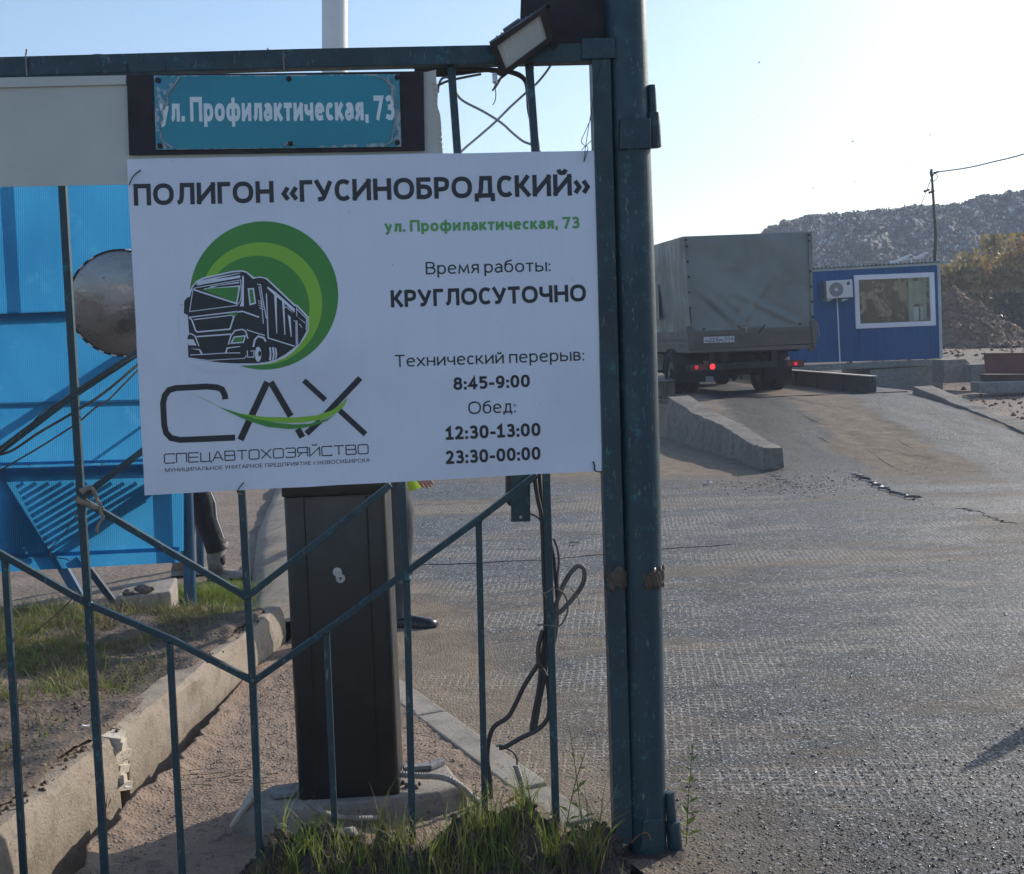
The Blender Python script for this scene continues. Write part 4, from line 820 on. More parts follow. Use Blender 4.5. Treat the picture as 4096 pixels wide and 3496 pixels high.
for i, (x, y0, y1, lb) in enumerate(((120, 228, 350, 'rusty wire end sticking up from the rail, leftmost'), (585, 262, 335, 'thin wire bound round the rail above the left edge of the street sign'), (1305, 222, 325, 'curled wire end bound round the rail above the street sign'), (760, 260, 325, 'thin wire loop round the rail over the left end of the teal plate'))):
    pts = [F(vA(x+4, y1), 0.030), F(vA(x, (y0+y1)/2), 0.031), F(vA(x, y0+40), 0.030), F(vA(x-2, y0+30), 0.0)]
    if i == 0: pts += [F(vA(121, 240), 0.005), F(vA(122, 226), 0.01)]
    if i == 2: pts += [F(vA(1290, 240), 0.0), F(vA(1262, 237), 0.0), F(vA(1240, 232), 0.0), F(vA(1231, 222), 0.0)]
    mb = MB(); mb.tube(smoothpath(pts, 4), 0.0022 if i in (0, 2) else 0.0012, 6); tag(mb.build('tie_wire', M['conduit' if i in (0, 2) else 'wire'], None, smooth=True), lb, 'wire')
mb = MB(); mb.tube(smoothpath([F(vA(*p), 0.0) for p in ((400, 268), (412, 256), (450, 249), (500, 256), (545, 264))], 4), 0.0012, 5); tag(mb.build('tie_wire', M['cable_grey'], None, smooth=True), 'low arch of thin wire lying on top of the rail at left', 'wire')

# ------------------------------------------------------------------ cables
def cable(pts, vw, r, m, label, off=-0.03, seg=7, name='cable', parent=None, cat='cable', offs=None):
    P = smoothpath([F(vw(*p), (offs[i] if offs else off)) for i, p in enumerate(pts)], 5); mb = MB(); mb.tube(P, r, seg)
    o = mb.build(name, M[m], parent, smooth=True)
    if label: tag(o, label, cat)
    return o
cb = empty('cable_bundle', F(vB(500, 490), -0.04), 'bundle of black cables running under the top rail behind the floodlight', 'cables')
cable([(100, 492), (250, 482), (450, 474), (640, 482), (780, 500), (850, 535), (885, 600), (888, 720), (900, 800), (930, 900), (950, 1000), (955, 1100)], vB, 0.0065, 'cable', None, parent=cb, off=-0.035)
cable([(100, 515), (250, 520), (400, 510), (560, 490), (680, 488), (800, 515), (862, 560), (880, 640), (886, 720), (912, 860)], vB, 0.005, 'cable', None, parent=cb, off=-0.05)
cable([(100, 500), (250, 502), (500, 482), (640, 495), (700, 520)], vB, 0.004, 'cable', None, parent=cb, off=-0.042)
cable([(258, 592), (330, 560), (440, 535), (560, 512)], vB, 0.0035, 'cable_dusty', None, parent=cb, off=-0.02)
cable([(400, 1090), (430, 1040), (540, 945), (660, 840), (760, 740), (870, 640), (940, 580), (1000, 510), (1038, 455), (1050, 430)], vB, 0.0034, 'cable_grey', 'straight grey cable rising diagonally between the upper gate bars', off=-0.03)
cable([(262, 640), (270, 580), (290, 543), (318, 533), (345, 545), (375, 600), (400, 660), (450, 705), (580, 772), (700, 848), (780, 920), (850, 975), (910, 1000), (960, 1040), (985, 1075)], vB, 0.0036, 'cable_grey', 'wavy grey cable sagging across the upper gate bars', off=-0.025)
cable([(655, 560), (658, 610), (662, 660), (655, 700), (640, 726)], vB, 0.0014, 'cable', 'short loose wire dangling from the floodlight bracket', off=0.03)
mb = MB(); mb.box(F(vB(655, 540), 0.02), (0.014, 0.014, 0.028)); tag(mb.build('wire_connector', M['pvc'], None, bevel=0.003), 'small white cable connector hanging below the floodlight', 'connector')
cable([(-30, 1800), (75, 1768), (230, 1665), (410, 1560), (600, 1440), (805, 1270), (850, 1230)], vC, 0.0038, 'cable_dusty', 'thicker tan cable behind the gate rising to the sign, lower middle', off=-0.02)
cable([(-30, 1905), (205, 1768), (330, 1690), (460, 1605), (560, 1520), (640, 1470), (720, 1390), (805, 1305), (840, 1275)], vC, 0.0026, 'cable_dusty', 'thin tan cable, lowest of the three running up to the left edge of the sign', off=-0.025)
cable([(-30, 1800), (20, 1755), (130, 1670), (240, 1555), (340, 1490), (440, 1425), (600, 1330), (800, 1210), (850, 1190)], vC, 0.0018, 'cable_dusty', 'thin tan wire twined along the uppermost sloping rail', off=0.012)
# hanging cables on the right bar
vb = empty('hanging_cables', F(vO(225, 600), -0.03), 'tangle of dark cables tied to the rightmost gate bar with a loop sticking out', 'cables')
cable([(165, 40), (172, 100), (185, 180), (202, 260), (210, 400), (214, 560), (222, 700), (220, 850), (205, 960), (190, 1100), (165, 1230), (155, 1300), (170, 1300), (190, 1180), (215, 1050), (228, 900), (245, 760)], vO, 0.0068, 'cable', None, parent=vb, off=-0.022)
cable([(190, 40), (200, 160), (212, 280), (258, 440), (270, 560), (280, 700), (268, 860), (215, 1000), (190, 1180), (172, 1290)], vO, 0.0055, 'cable', None, parent=vb, off=-0.034)
cable([(252, 880), (262, 740), (300, 620), (340, 545), (378, 506), (408, 518), (412, 565), (392, 615), (350, 670), (300, 725), (272, 745), (252, 830), (240, 900)], vO, 0.0072, 'cable_dusty', None, parent=vb, off=-0.018)
cable([(248, 640), (240, 850), (215, 930), (175, 1000), (120, 1085), (70, 1190), (35, 1245), (-30, 1290), (-55, 1360), (-62, 1450), (-50, 1530), (-45, 1640)], vO, 0.0072, 'cable', None, parent=vb, off=-0.03)
cable([(208, 820), (188, 900), (190, 980), (212, 1020), (235, 1090), (242, 1190), (228, 1255), (180, 1305), (100, 1345), (30, 1385), (-5, 1392)], vO, 0.0072, 'cable', None, parent=vb, off=-0.012)
cable([(262, 370), (280, 420), (287, 480), (280, 570), (285, 640), (275, 740), (262, 900)], vO, 0.0036, 'cable_dusty', None, parent=vb, off=-0.02)
cable([(150, 250), (185, 268), (220, 310), (232, 360)], vO, 0.0036, 'cable_dusty', None, parent=vb, off=-0.05)
cable([(262, 610), (310, 640), (332, 700), (318, 760), (285, 800), (235, 795), (182, 792)], vO, 0.0026, 'cable_dusty', None, parent=vb, off=0.016)
cable([(272, 625), (330, 605), (360, 630), (382, 665), (387, 695)], vO, 0.0014, 'strap', None, parent=vb, off=0.0)
cable([(268, 510), (300, 502), (345, 512)], vO, 0.0014, 'strap', None, parent=vb, off=0.0)
cable([(262, 610), (225, 635), (205, 630), (218, 640), (226, 662)], vO, 0.0014, 'strap', None, parent=vb, off=0.014)
cable([(225, 705), (232, 726), (262, 732), (275, 730)], vO, 0.0028, 'steel', None, parent=vb, off=0.014)
cable([(-20, 1385), (5, 1380), (30, 1395), (60, 1410), (80, 1440), (84, 1475)], vO, 0.0028, 'cable', None, parent=vb, off=-0.02)
cable([(-20, 1385), (5, 1378), (20, 1388)], vO, 0.0035, 'strap', None, parent=vb, off=-0.015)
def corrugated(pts, r, label, cat='conduit'):
    P = smoothpath(pts, 14); Q = [P[0]]; acc = 0
    L = [0]
    for i in range(1, len(P)): L.append(L[-1]+(P[i]-P[i-1]).length)
    n = int(L[-1]/0.0022); out = []; rr = []
    for i in range(n+1):
        s = L[-1]*i/n; j = min(len(L)-2, max(0, int(np.searchsorted(L, s))-1)); t_ = (s-L[j])/max(1e-9, L[j+1]-L[j]); out.append(P[j].lerp(P[j+1], t_)); rr.append(r*(1.0 if (i % 4) < 2 else 0.80))
    mb = MB(); mb.tube(out, rr, 10); o = mb.build('corrugated_conduit', M['conduit'], None, smooth=True); tag(o, label, cat)
corrugated([F(vH(*p), -0.06) for p in ((1268, 178), (1280, 215), (1297, 270), (1303, 320), (1296, 370), (1288, 440))], 0.0095, 'short grey corrugated conduit standing upright in the grass right of the cabinet')
corrugated([G(*vH(765, 215), 0.13), G(*vH(850, 222), 0.125), G(*vH(930, 225), 0.125), G(*vH(985, 240), 0.12), G(*vH(1040, 275), 0.085), G(*vH(1085, 320), 0.04), G(*vH(1120, 340), 0.01)], 0.0115, 'grey corrugated conduit leaving the cabinet to the right over its plinth')
corrugated([G(*vH(370, 338), 0.115), G(*vH(400, 365), 0.11), G(*vH(445, 388), 0.105), G(*vH(520, 405), 0.06), G(*vH(600, 408), 0.05), G(*vH(670, 405), 0.03)], 0.0105, 'grey corrugated conduit lying in front of the cabinet plinth')
# dark box on the cables under the sign
bx = empty('junction_plate', F(vG(1450, 220), -0.06), 'dark grey metal plate hanging under the sign beside the cables', 'box')
mb = MB(); mb.prism([F(vG(*p), -0.06) for p in ((1397, 60), (1512, 55), (1512, 350), (1398, 352))], -FP.n*0.008); mb.build('plate', M['gate'], bx, bevel=0.001)
mb = MB(); mb.prism([F(vG(*p), -0.075) for p in ((1372, 60), (1420, 58), (1420, 262), (1384, 258), (1372, 235))], -FP.n*0.05); mb.build('box_body', M['lamp_body'], bx, bevel=0.004)
mb = MB(); c_ = F(vG(1455, 323), -0.0595); mb.tube([c_-FP.n*0.001, c_+FP.n*0.0008], 0.0045, 12); mb.build('rivet', M['lock'], bx)
# strap knotted on the bar
st_ = empty('knotted_strap', F(vD(600, 520), 0.02), 'frayed tan webbing strap knotted round the left gate bar', 'strap')
def ribbon(pts, w, parent, off=0.02):
    P = smoothpath([F(vD(*p[:2]), off+(p[2] if len(p) > 2 else 0)) for p in pts], 4); n = len(P); V = []
    for i in range(n):
        d = (P[min(i+1, n-1)]-P[max(i-1, 0)]).normalized(); s = d.cross(FP.n).normalized(); s = (s+FP.n*0.5*math.sin(i*0.9)).normalized(); ww = w*(1-0.4*(i > n-4))
        V += [P[i]+s*ww/2, P[i]-s*ww/2]
    mb = MB(); mb.add(V, [(2*i, 2*i+1, 2*i+3, 2*i+2) for i in range(n-1)]); o = mb.build('strap_end', M['strap'], parent, smooth='auto'); md = o.modifiers.new('s', 'SOLIDIFY'); md.thickness = 0.0012
ribbon([(525, 505), (570, 535), (640, 560), (715, 578, .004)], 0.016, st_); ribbon([(548, 455, -.01), (590, 440), (630, 432), (655, 470), (672, 520), (700, 556)], 0.011, st_, 0.028); ribbon([(690, 560), (698, 610), (712, 640), (685, 680), (672, 720), (678, 757)], 0.009, st_, 0.026); ribbon([(560, 470), (590, 450), (625, 440)], 0.012, st_, 0.03)
cable([(590, 485), (625, 520), (640, 490), (630, 465)], vD, 0.0012, 'wire', None, parent=st_, off=0.036, name='wire_end'); cable([(585, 570), (530, 620), (490, 680), (450, 740), (400, 800), (365, 835), (345, 870), (350, 905), (400, 918), (450, 925), (485, 940)], vD, 0.0014, 'wire', None, parent=st_, off=0.0, name='wire_end')

# ================================================================== CABINET, PLINTH, BLUE WALL, POLES
plz = 0.085
pl = empty('concrete_plinth', G(*vH(480, 350), plz), 'rough low concrete plinth under the black cabinet, its left corner broken', 'plinth')
tp = [(60, 388), (128, 305), (210, 262), (560, 215), (900, 178), (962, 170), (1010, 235), (1030, 262), (930, 290), (700, 318), (400, 352), (230, 372)]
tpw = [G(*vH(*p), plz+rnd.uniform(-.003, .003)) for p in tp]; c0 = sum(tpw, Vector())/len(tpw)
mb = MB(); n = len(tpw); mid = [Vector((p.x+(p.x-c0.x)*0.05, p.y+(p.y-c0.y)*0.05, plz-0.025)) for p in tpw]; bot = [Vector((p.x+(p.x-c0.x)*0.10, p.y+(p.y-c0.y)*0.10, -0.12)) for p in tpw]
mb.add(tpw+mid+bot, [tuple(range(n))]+[(i, (i+1) % n, n+(i+1) % n, n+i) for i in range(n)]+[(n+i, n+(i+1) % n, 2*n+(i+1) % n, 2*n+i) for i in range(n)])
mb.build('slab', M['conc_pale'], pl, bevel=0.006)
for q in ([(60, 390), (128, 262), (130, 330), (40, 440), (20, 455)], [(880, 180), (945, 158), (962, 172), (900, 200)], [(190, 300), (300, 285), (310, 312), (215, 325)], [(775, 190), (905, 178), (900, 196), (780, 206)]):
    mb = MB(); P = [G(*vH(*p), plz+0.004) for p in q]; mb.prism(P, (0, 0, 0.016)); mb.build('broken_shard', M['chip'] if q[0][0] == 60 else M['conc_grey'], pl, bevel=0.003)
mb = MB()
for p in ((285, 300, .012), (250, 305, .009), (800, 265, .013), (835, 270, .010), (220, 312, .008), (780, 250, .010), (850, 255, .007)):
    c = G(*vH(p[0], p[1]), plz+0.006); mb.add([c+Vector(v)*p[2] for v in ICO_V], [tuple(f) for f in ICO_F])
mb.build('rubble', M['rock'], pl)

a = G(1193, 3205, plz); b = G(1598, 3183, plz); CW = (b-a).length; cx_ = (b-a).normalized(); cx_.z = 0; cx_.normalize(); cy_ = Vector((-cx_.y, cx_.x, 0))
cab = empty('barrier_cabinet', a+cx_*CW/2+cy_*CW/2, 'tall narrow black metal barrier cabinet standing on a concrete plinth below the sign', 'cabinet')
def CB(u, v, z): return a+cx_*u+cy_*v+Vector((0, 0, z-plz))
CH = 1.065; D_ = 0.33
def rr_prism(u0, u1, v0, v1, z0, z1, r, name, m, parent, pt, bevel=0.002):
    P = []
    for cu, cv, a0 in ((u1-r, v0+r, -90), (u1-r, v1-r, 0), (u0+r, v1-r, 90), (u0+r, v0+r, 180)):
        for k in range(6): t_ = R(a0+90*k/5); P.append(pt(cu+r*math.cos(t_), cv+r*math.sin(t_), z0))
    mb = MB(); mb.prism(P, (0, 0, z1-z0)); return mb.build(name, m, parent, smooth='auto', bevel=bevel)
rr_prism(0, CW, 0.004, D_, plz-0.002, CH, 0.022, 'body', M['black_metal'], cab, CB)
rr_prism(-0.006, CW+0.006, -0.004, D_+0.006, CH+0.001, CH+0.075, 0.025, 'cap', M['black_metal'], cab, CB, 0.006)
rr_prism(CW*0.205, CW*0.80, -0.0005, 0.02, plz+0.01, CH-0.004, 0.0015, 'door', M['black_metal'], cab, CB, 0.001)
for uu in (0.205, 0.80):
    mb = MB(); mb.beam(CB(CW*uu+(.0025 if uu > .5 else -.0025), 0.0035, plz+.01), CB(CW*uu+(.0025 if uu > .5 else -.0025), 0.0035, CH-.004), 0.004, 0.001, cy_); mb.build('door_gap', M['crack'], cab)
BPl = Plane(CB(0, -0.002, 0.5), math.degrees(math.atan2(cx_.y, cx_.x)))
for (x, y, nm) in ((370, 648, 'lock_cover'), (388, 685, 'lock_disc')):
    mb = MB(); p = BPl.hit(*vG(x, y)); mb.tube([p, p+BPl.n*0.005, p+BPl.n*0.0065], [0.0145, 0.0145, 0.011], 22); mb.build(nm, M['lock'], cab, smooth='auto')
mb = MB(); p = BPl.hit(*vG(389, 686), off=0.0066); mb.tube([p, p+BPl.n*0.001], 0.004, 10); mb.build('keyhole', M['rust'], cab)

wp = empty('white_pole', AT(1341, 2262, 8.5), 'tall white painted steel pole rising behind the gate rail', 'pole')
p0 = AT(1341, 2262, 8.5); p0.z = 0.0
mb = MB(); mb.tube([p0, AT(1340, 600, 8.5), AT(1338, -500, 8.5)], 0.0868, 28, mi=0); mb.build('pole', M['white_pole'], wp, smooth='auto')
mb = MB(); mb.tube([p0-Vector((0, 0, 0.01)), p0+Vector((0, 0, 0.012))], 0.11, 20); mb.build('base_plate', M['white_pole'], wp)

BW = Plane(G(762, 2425, 0.10), 3.5)
B = lambda p, off=0.0: BW.hit(p[0], p[1], off)
bw = empty('blue_screen', G(300, 2425, 0.0), 'tall bright blue translucent plastic screen on a pipe frame behind the gate', 'screen')
def ribbed(c4, name, off):
    P = [B(p, off) for p in c4]; n = max(2, int((P[1]-P[0]).length/0.011)*2); V = []
    for i in range(n+1):
        t_ = i/n; d = BW.n*(0.0012 if i % 2 else 0.0)
        for k in range(2): V.append(P[0].lerp(P[1], t_).lerp(P[3].lerp(P[2], t_), k)+d)
    mb = MB(); mb.add(V, [(2*i, 2*i+1, 2*i+3, 2*i+2) for i in range(n)]); return mb.build(name, M['poly'], bw, fix=False)
rows = [((-90, 195), (372, 178), 640, 622, 0.0), ((-90, 643), (372, 625), 817, 806, 0.006), ((-90, 818), (372, 808), 943, 930, 0.0), ((-90, 938), (372, 926), 1134, 1114, 0.006), ((-90, 1125), (366, 1104), 1162, 1137, 0.0)]
for (l0, r0_, yl, yr, of) in rows: ribbed([vT(*l0), vT(*r0_), vT(372 if yr < 1130 else 366, yr), vT(-90, yl)], 'plastic_panel', of)
def behind(p, dist):                                    # a point whose sun shadow falls on pixel p of the screen
    q = B(p, 0); return q+sdir*(dist/(-sdir.dot(BW.n)))
def bbar(pts, w, d, dist, name='frame_rail', m='rearpost', shadow=False):
    mb = MB(); P = [behind(p, dist) if shadow else B(p, -dist) for p in pts]
    for i in range(len(P)-1): mb.beam(P[i], P[i+1], w, d, BW.n)
    return mb.build(name, M[m], bw)
bbar([vT(-90, 955), vT(370, 941)], 0.055, 0.03, 0.024); bbar([vT(-90, 818), vT(370, 808)], 0.012, 0.02, 0.02); bbar([vT(-90, 642), vT(187, 632)], 0.035, 0.03, 0.024)
bbar([vT(-90, 210), vT(375, 193)], 0.05, 0.03, 0.024)
bbar([vD(-40, 215), vD(30, 330), vD(400, 920), vD(600, 1275)], 0.052, 0.04, 0.035, 'brace'); bbar([vD(545, 900), vD(800, 1240)], 0.034, 0.03, 0.03, 'brace', 'frame_dark')
bbar([vC(-60, 1720), vC(720, 1210)], 0.045, 0.03, 0.15, 'brace', shadow=True); bbar([vD(640, 250), vD(980, 10)], 0.016, 0.015, 0.12, 'brace', shadow=True)  # unseen bars added behind the screen to cast slanting shadows on it
bbar([vC(40, 220), vC(85, 960)], 0.05, 0.02, 0.25, 'frame_rail', shadow=True)
mb = MB(); mb.prism([B(vC(-30, 210)), B(vC(150, 214)), B(vC(-30, 330))], BW.n*-0.0); 
for (x, y) in ((200, 277), (706, 270), (1000, 262)):
    mb2 = MB(); p = B(vD(x, y), 0.008); mb2.tube([p, p+BW.n*0.004], 0.006, 10); mb2.build('screw', M['strap'], bw)
# unseen slats added right behind the screen so their sun shadow stripes the plastic
rk = empty('slatted_rack', B(vD(500, 900), -0.3), 'slatted wooden rack behind the blue screen that stripes it with shadow', 'rack')
def shadowslat(p, q, w):
    mb = MB(); mb.beam(behind(p, 0.05), behind(q, 0.05), w*1.15, 0.012, BW.n); mb.build('slat', M['bed'], rk)
y0 = 500.0
while y0 < 1130:
    xl = (y0-184.6)/2.558+10; xr = min((y0-400)/0.6, 1010)
    yl, yr = y0-0.6*xl, y0-0.6*xr
    if xr > xl+20: shadowslat(vD(xl, yl), vD(xr, yr), 0.0185)
    y0 += 52
for k in range(9): shadowslat(vD(-40, 560+44*k), vD(95+15*k, 640+38*k), 0.020)
mb = MB(); mb.prism([behind(vD(*p), 0.10) for p in ((375, 880), (1010, 420), (1060, 480), (700, 740), (430, 905))], BW.n*0.012); mb.build('slat', M['bed'], rk)
# two pipes at its right end
for (x0, y0_, x1, y1_, zb, r_, nm, lb) in ((762, 2425, 747, 1950, 0.08, 0.034, 'screen_post', 'thick blue pipe post at the right end of the blue screen'), (802, 2270, 795, 1950, 0.0, 0.026, 'screen_post', 'thinner blue pipe post just right of the thick one at the screen end')):
    q0 = G(x0, y0_, zb); dx = (AT(x1, y1_, q0.y)-q0); dx = dx/dx.z; mb = MB(); mb.tube([q0-dx*0.15, q0+dx*2.72], r_, 20); o = mb.build(nm, M['rearpost'], None, smooth='auto', bevel=0.002); tag(o, lb, 'post')

# round convex road mirror
mr = empty('convex_mirror', B(vC(730, 903), 0.3), 'round dusty convex mirror with a black and white dashed rim beside the sign', 'mirror')
mc = B(vC(730, 903), 0.28); rM = 214/FPX*mc.y; mn = (Vector((0, 0, CAMH))-mc).normalized(); mn = (mn+Vector((0.10, 0, -0.06))).normalized(); ma = Vector((0, 0, 1)).cross(mn).normalized(); mb_ = mn.cross(ma)
V = []; Fq = []; NR, NS = 14, 72
for i in range(NR+1):
    rr = rM*0.985*i/NR; h_ = math.sqrt(max(0, 1.0-(rr/0.9)**2))*0.9-0.9
    for j in range(NS): t_ = 2*math.pi*j/NS; V.append(mc+ma*math.cos(t_)*rr+mb_*math.sin(t_)*rr+mn*(h_+0.034))
for i in range(NR):
    for j in range(NS): Fq.append((i*NS+j, i*NS+(j+1) % NS, (i+1)*NS+(j+1) % NS, (i+1)*NS+j))
mb = MB(); mb.add(V, Fq); o = mb.build('mirror_face', M['mirror'], mr, smooth=True)
mb = MB(); rg = [mc+ma*math.cos(t_)*rM*0.985+mb_*math.sin(t_)*rM*0.985 for t_ in np.linspace(0, 2*math.pi, 109)]
mb.tube(rg, 0.0045, 6, cap=False); mb.build('rim', M['black_rim'], mr, smooth=True)
mb = MB()
for k in range(54):
    if k % 2 == 0 and rnd.random() < 0.85: 
        ts = np.linspace(2*math.pi*k/54, 2*math.pi*(k+0.9)/54, 4); mb.tube([mc+ma*math.cos(t_)*rM*0.988+mb_*math.sin(t_)*rM*0.988+mn*0.002 for t_ in ts], 0.0048, 6)
mb.build('rim_dash', M['white_rim'], mr, smooth=True)
mb = MB(); mb.tube([mc-mn*0.01, mc-mn*0.24], 0.018, 12); mb.build('arm', M['steel'], mr, smooth='auto')

# slab with two stones by the posts
sb = empty('concrete_block', G(*vD(990, 1220), 0.2), 'sunlit concrete block in the grass at the foot of the blue posts', 'block')
mb = MB(); P = [G(*vD(*p), 0.265) for p in ((790, 1195), (1180, 1145), (1225, 1050), (870, 1085))]; mb.prism(P, (0, 0, -0.22)); mb.build('block', M['conc_pale'], sb, bevel=0.012)
for (x, y, r_, lb) in ((888, 1160, 0.024, 'small round brown stone lying on the concrete block, left'), (1000, 1145, 0.036, 'larger brown stone lying on the concrete block, right')):
    c = G(*vD(x, y+14), 0.265)+Vector((0, 0, r_*0.55)); mb = MB(); b = bmesh.new(); bmesh.ops.create_icosphere(b, subdivisions=3, radius=1)
    for v in b.verts: v.co = Vector((v.co.x*1.25, v.co.y, v.co.z*0.75))*r_*(1+0.45*float(fbm(v.co.x*1.6+x, v.co.y*1.6+v.co.z, 3)))
    mb.add([c+v.co for v in b.verts], [tuple(v.index for v in f.verts) for f in b.faces]); b.free(); tag(mb.build('stone', M['rock'], None, smooth='auto'), lb, 'stone')

# unseen post added out to the right so its tip shades the asphalt
tipg = G(3845, 3085, 0.0); Lh = 1.0; ps = Vector((sdir.x, sdir.y, 0)); tip = tipg+sdir*(Lh/sdir.z); 
mb = MB(); bt = Vector((tip.x, tip.y, 0)); sd = Vector((ps.y, -ps.x, 0)).normalized()
mb.tube([bt, bt+Vector((0, 0, .55)), bt+Vector((0, 0, .85)), tip-Vector((0, 0, .02)), tip], [0.05, 0.05, 0.04, 0.012, 0.004], 14); tag(mb.build('bollard', M['gate'], None, smooth='auto'), 'pointed steel bollard whose shadow tip reaches into the lower right of the road', 'bollard')

# ================================================================== PEOPLE
def skinned(name, joints, edges, rad, mats, assign, parent, sub=2):
    me = bpy.data.meshes.new(name); me.from_pydata(joints, edges, []); o = bpy.data.objects.new(name, me); col.objects.link(o)
    md = o.modifiers.new('k', 'SKIN'); md.use_smooth_shade = True
    for i, r_ in enumerate(rad):
        sv = me.skin_vertices[0].data[i]; sv.radius = r_ if hasattr(r_, '__len__') else (r_, r_); sv.use_root = (i == 0)
    s2 = o.modifiers.new('s', 'SUBSURF'); s2.levels = sub; s2.render_levels = sub
    bpy.context.view_layer.update(); dg = bpy.context.evaluated_depsgraph_get(); nm = bpy.data.meshes.new_from_object(o.evaluated_get(dg))
    bpy.data.objects.remove(o); nm.name = name; nm.materials.clear()
    ob = link(name, nm, mats, parent)
    for p in nm.polygons: p.material_index = assign(p.center); p.use_smooth = True
    return ob
def person(base, ang, label, rleg, lleg, rarm, larm, mats, assign, hip=(0, 0)):
    e = bpy.data.objects.new('person', None); col.objects.link(e); e.location = base; e.rotation_euler = (0, 0, R(ang)); tag(e, label, 'person')
    J = [(hip[0], 0, .95), (hip[0], 0, 1.12), (0.0, 0, 1.32), (0, 0, 1.46), (0.01, 0, 1.53), (0.03, 0, 1.62), (0.03, 0, 1.70)]; rad = [(.14, .12), (.13, .11), (.155, .12), .075, .055, (.085, .078), (.08, .072)]
    E = [(0, 1), (1, 2), (2, 3), (3, 4), (4, 5), (5, 6)]
    for s, leg in ((-1, rleg), (1, lleg)):
        i = len(J); J += [(hip[0]+leg[0][0], s*.095, .86)]+[tuple(p) for p in leg[1:]]; rad += [.098, .066, .050, .047]; E += [(0, i), (i, i+1), (i+1, i+2), (i+2, i+3)]
    for s, arm in ((-1, rarm), (1, larm)):
        i = len(J); J += [(0, s*.18, 1.42)]+[tuple(p) for p in arm]; rad += [.062, .048, .034, (.026, .036), (.018, .036)]; E += [(2, i), (i, i+1), (i+1, i+2), (i+2, i+3), (i+3, i+4)]
    body = skinned('body', J, E, rad, mats, assign, e)
    for s, arm in ((-1, rarm), (1, larm)):       # five fingers, unequal and curled
        w = Vector(arm[2]); tipd = (Vector(arm[3])-w).normalized(); fw = Vector((1, 0, 0)); fw = (fw-tipd*fw.dot(tipd)).normalized()
        mb = MB()
        for k, ln in enumerate((.066, .074, .070, .055)):
            o = Vector(arm[3])+fw*(0.026-0.0175*k); inw = Vector((0, -s, 0)); mb.tube([o-tipd*.015, o+tipd*ln*.45+inw*.004, o+tipd*ln*.8+inw*.016, o+tipd*ln*.95+inw*.03], [.009, .0085, .0075, .005], 8)
        o = w+fw*.028; mb.tube([o-fw*.01, o+tipd*.03+fw*.018, o+tipd*.058+fw*.016, o+tipd*.07+fw*.012], [.012, .0105, .009, .006], 8)
        mb.v = [tuple(Matrix.Rotation(R(ang), 3, 'Z') @ Vector(p)+Vector(base)) for p in mb.v]
        off = Vector(base); h = MB(); h.v = mb.v; h.f = mb.f; h.mi = mb.mi
        ob = h.build('fingers', M['skin'], None, smooth=True)
        for v in ob.data.vertices: v.co = Matrix.Rotation(-R(ang), 3, 'Z') @ (v.co-off)
        ob.parent = e
    def child(name, mbv, m, **k):
        ob = mbv.build(name, m, None, **k); ob.parent = e; return ob
    mb = MB(); b = bmesh.new(); bmesh.ops.create_uvsphere(b, u_segments=20, v_segments=14, radius=1)
    mb.add([Vector((v.co.x*.098+.012, v.co.y*.088, max(v.co.z, -0.35)*.10+1.70)) for v in b.verts], [tuple(v.index for v in f.verts) for f in b.faces]); child('hair', mb, M['hair'], smooth=True)
    mb = MB(); mb.tube([(.112, 0, 1.665), (.128, 0, 1.635), (.114, 0, 1.622)], [.008, .013, .010], 8); child('nose', mb, M['skin'], smooth=True)
    mb = MB()
    for s in (-1, 1): mb.add([Vector((v.co.x*.008+.104, v.co.y*.013+s*.031, v.co.z*.007+1.662)) for v in b.verts], [tuple(v.index for v in f.verts) for f in b.faces])
    child('eyes', mb, M['eye'], smooth=True)
    mb = MB()
    for s in (-1, 1): mb.add([Vector((v.co.x*.016+.02, v.co.y*.008+s*.086, v.co.z*.03+1.645)) for v in b.verts], [tuple(v.index for v in f.verts) for f in b.faces])
    child('ears', mb, M['skin'], smooth=True)
    mb = MB(); mb.tube([(.105, -.022, 1.588), (.113, 0, 1.586), (.105, .022, 1.588)], [.003, .006, .003], 6); child('mouth', mb, M['skin'], smooth=True); b.free()
    return e, child
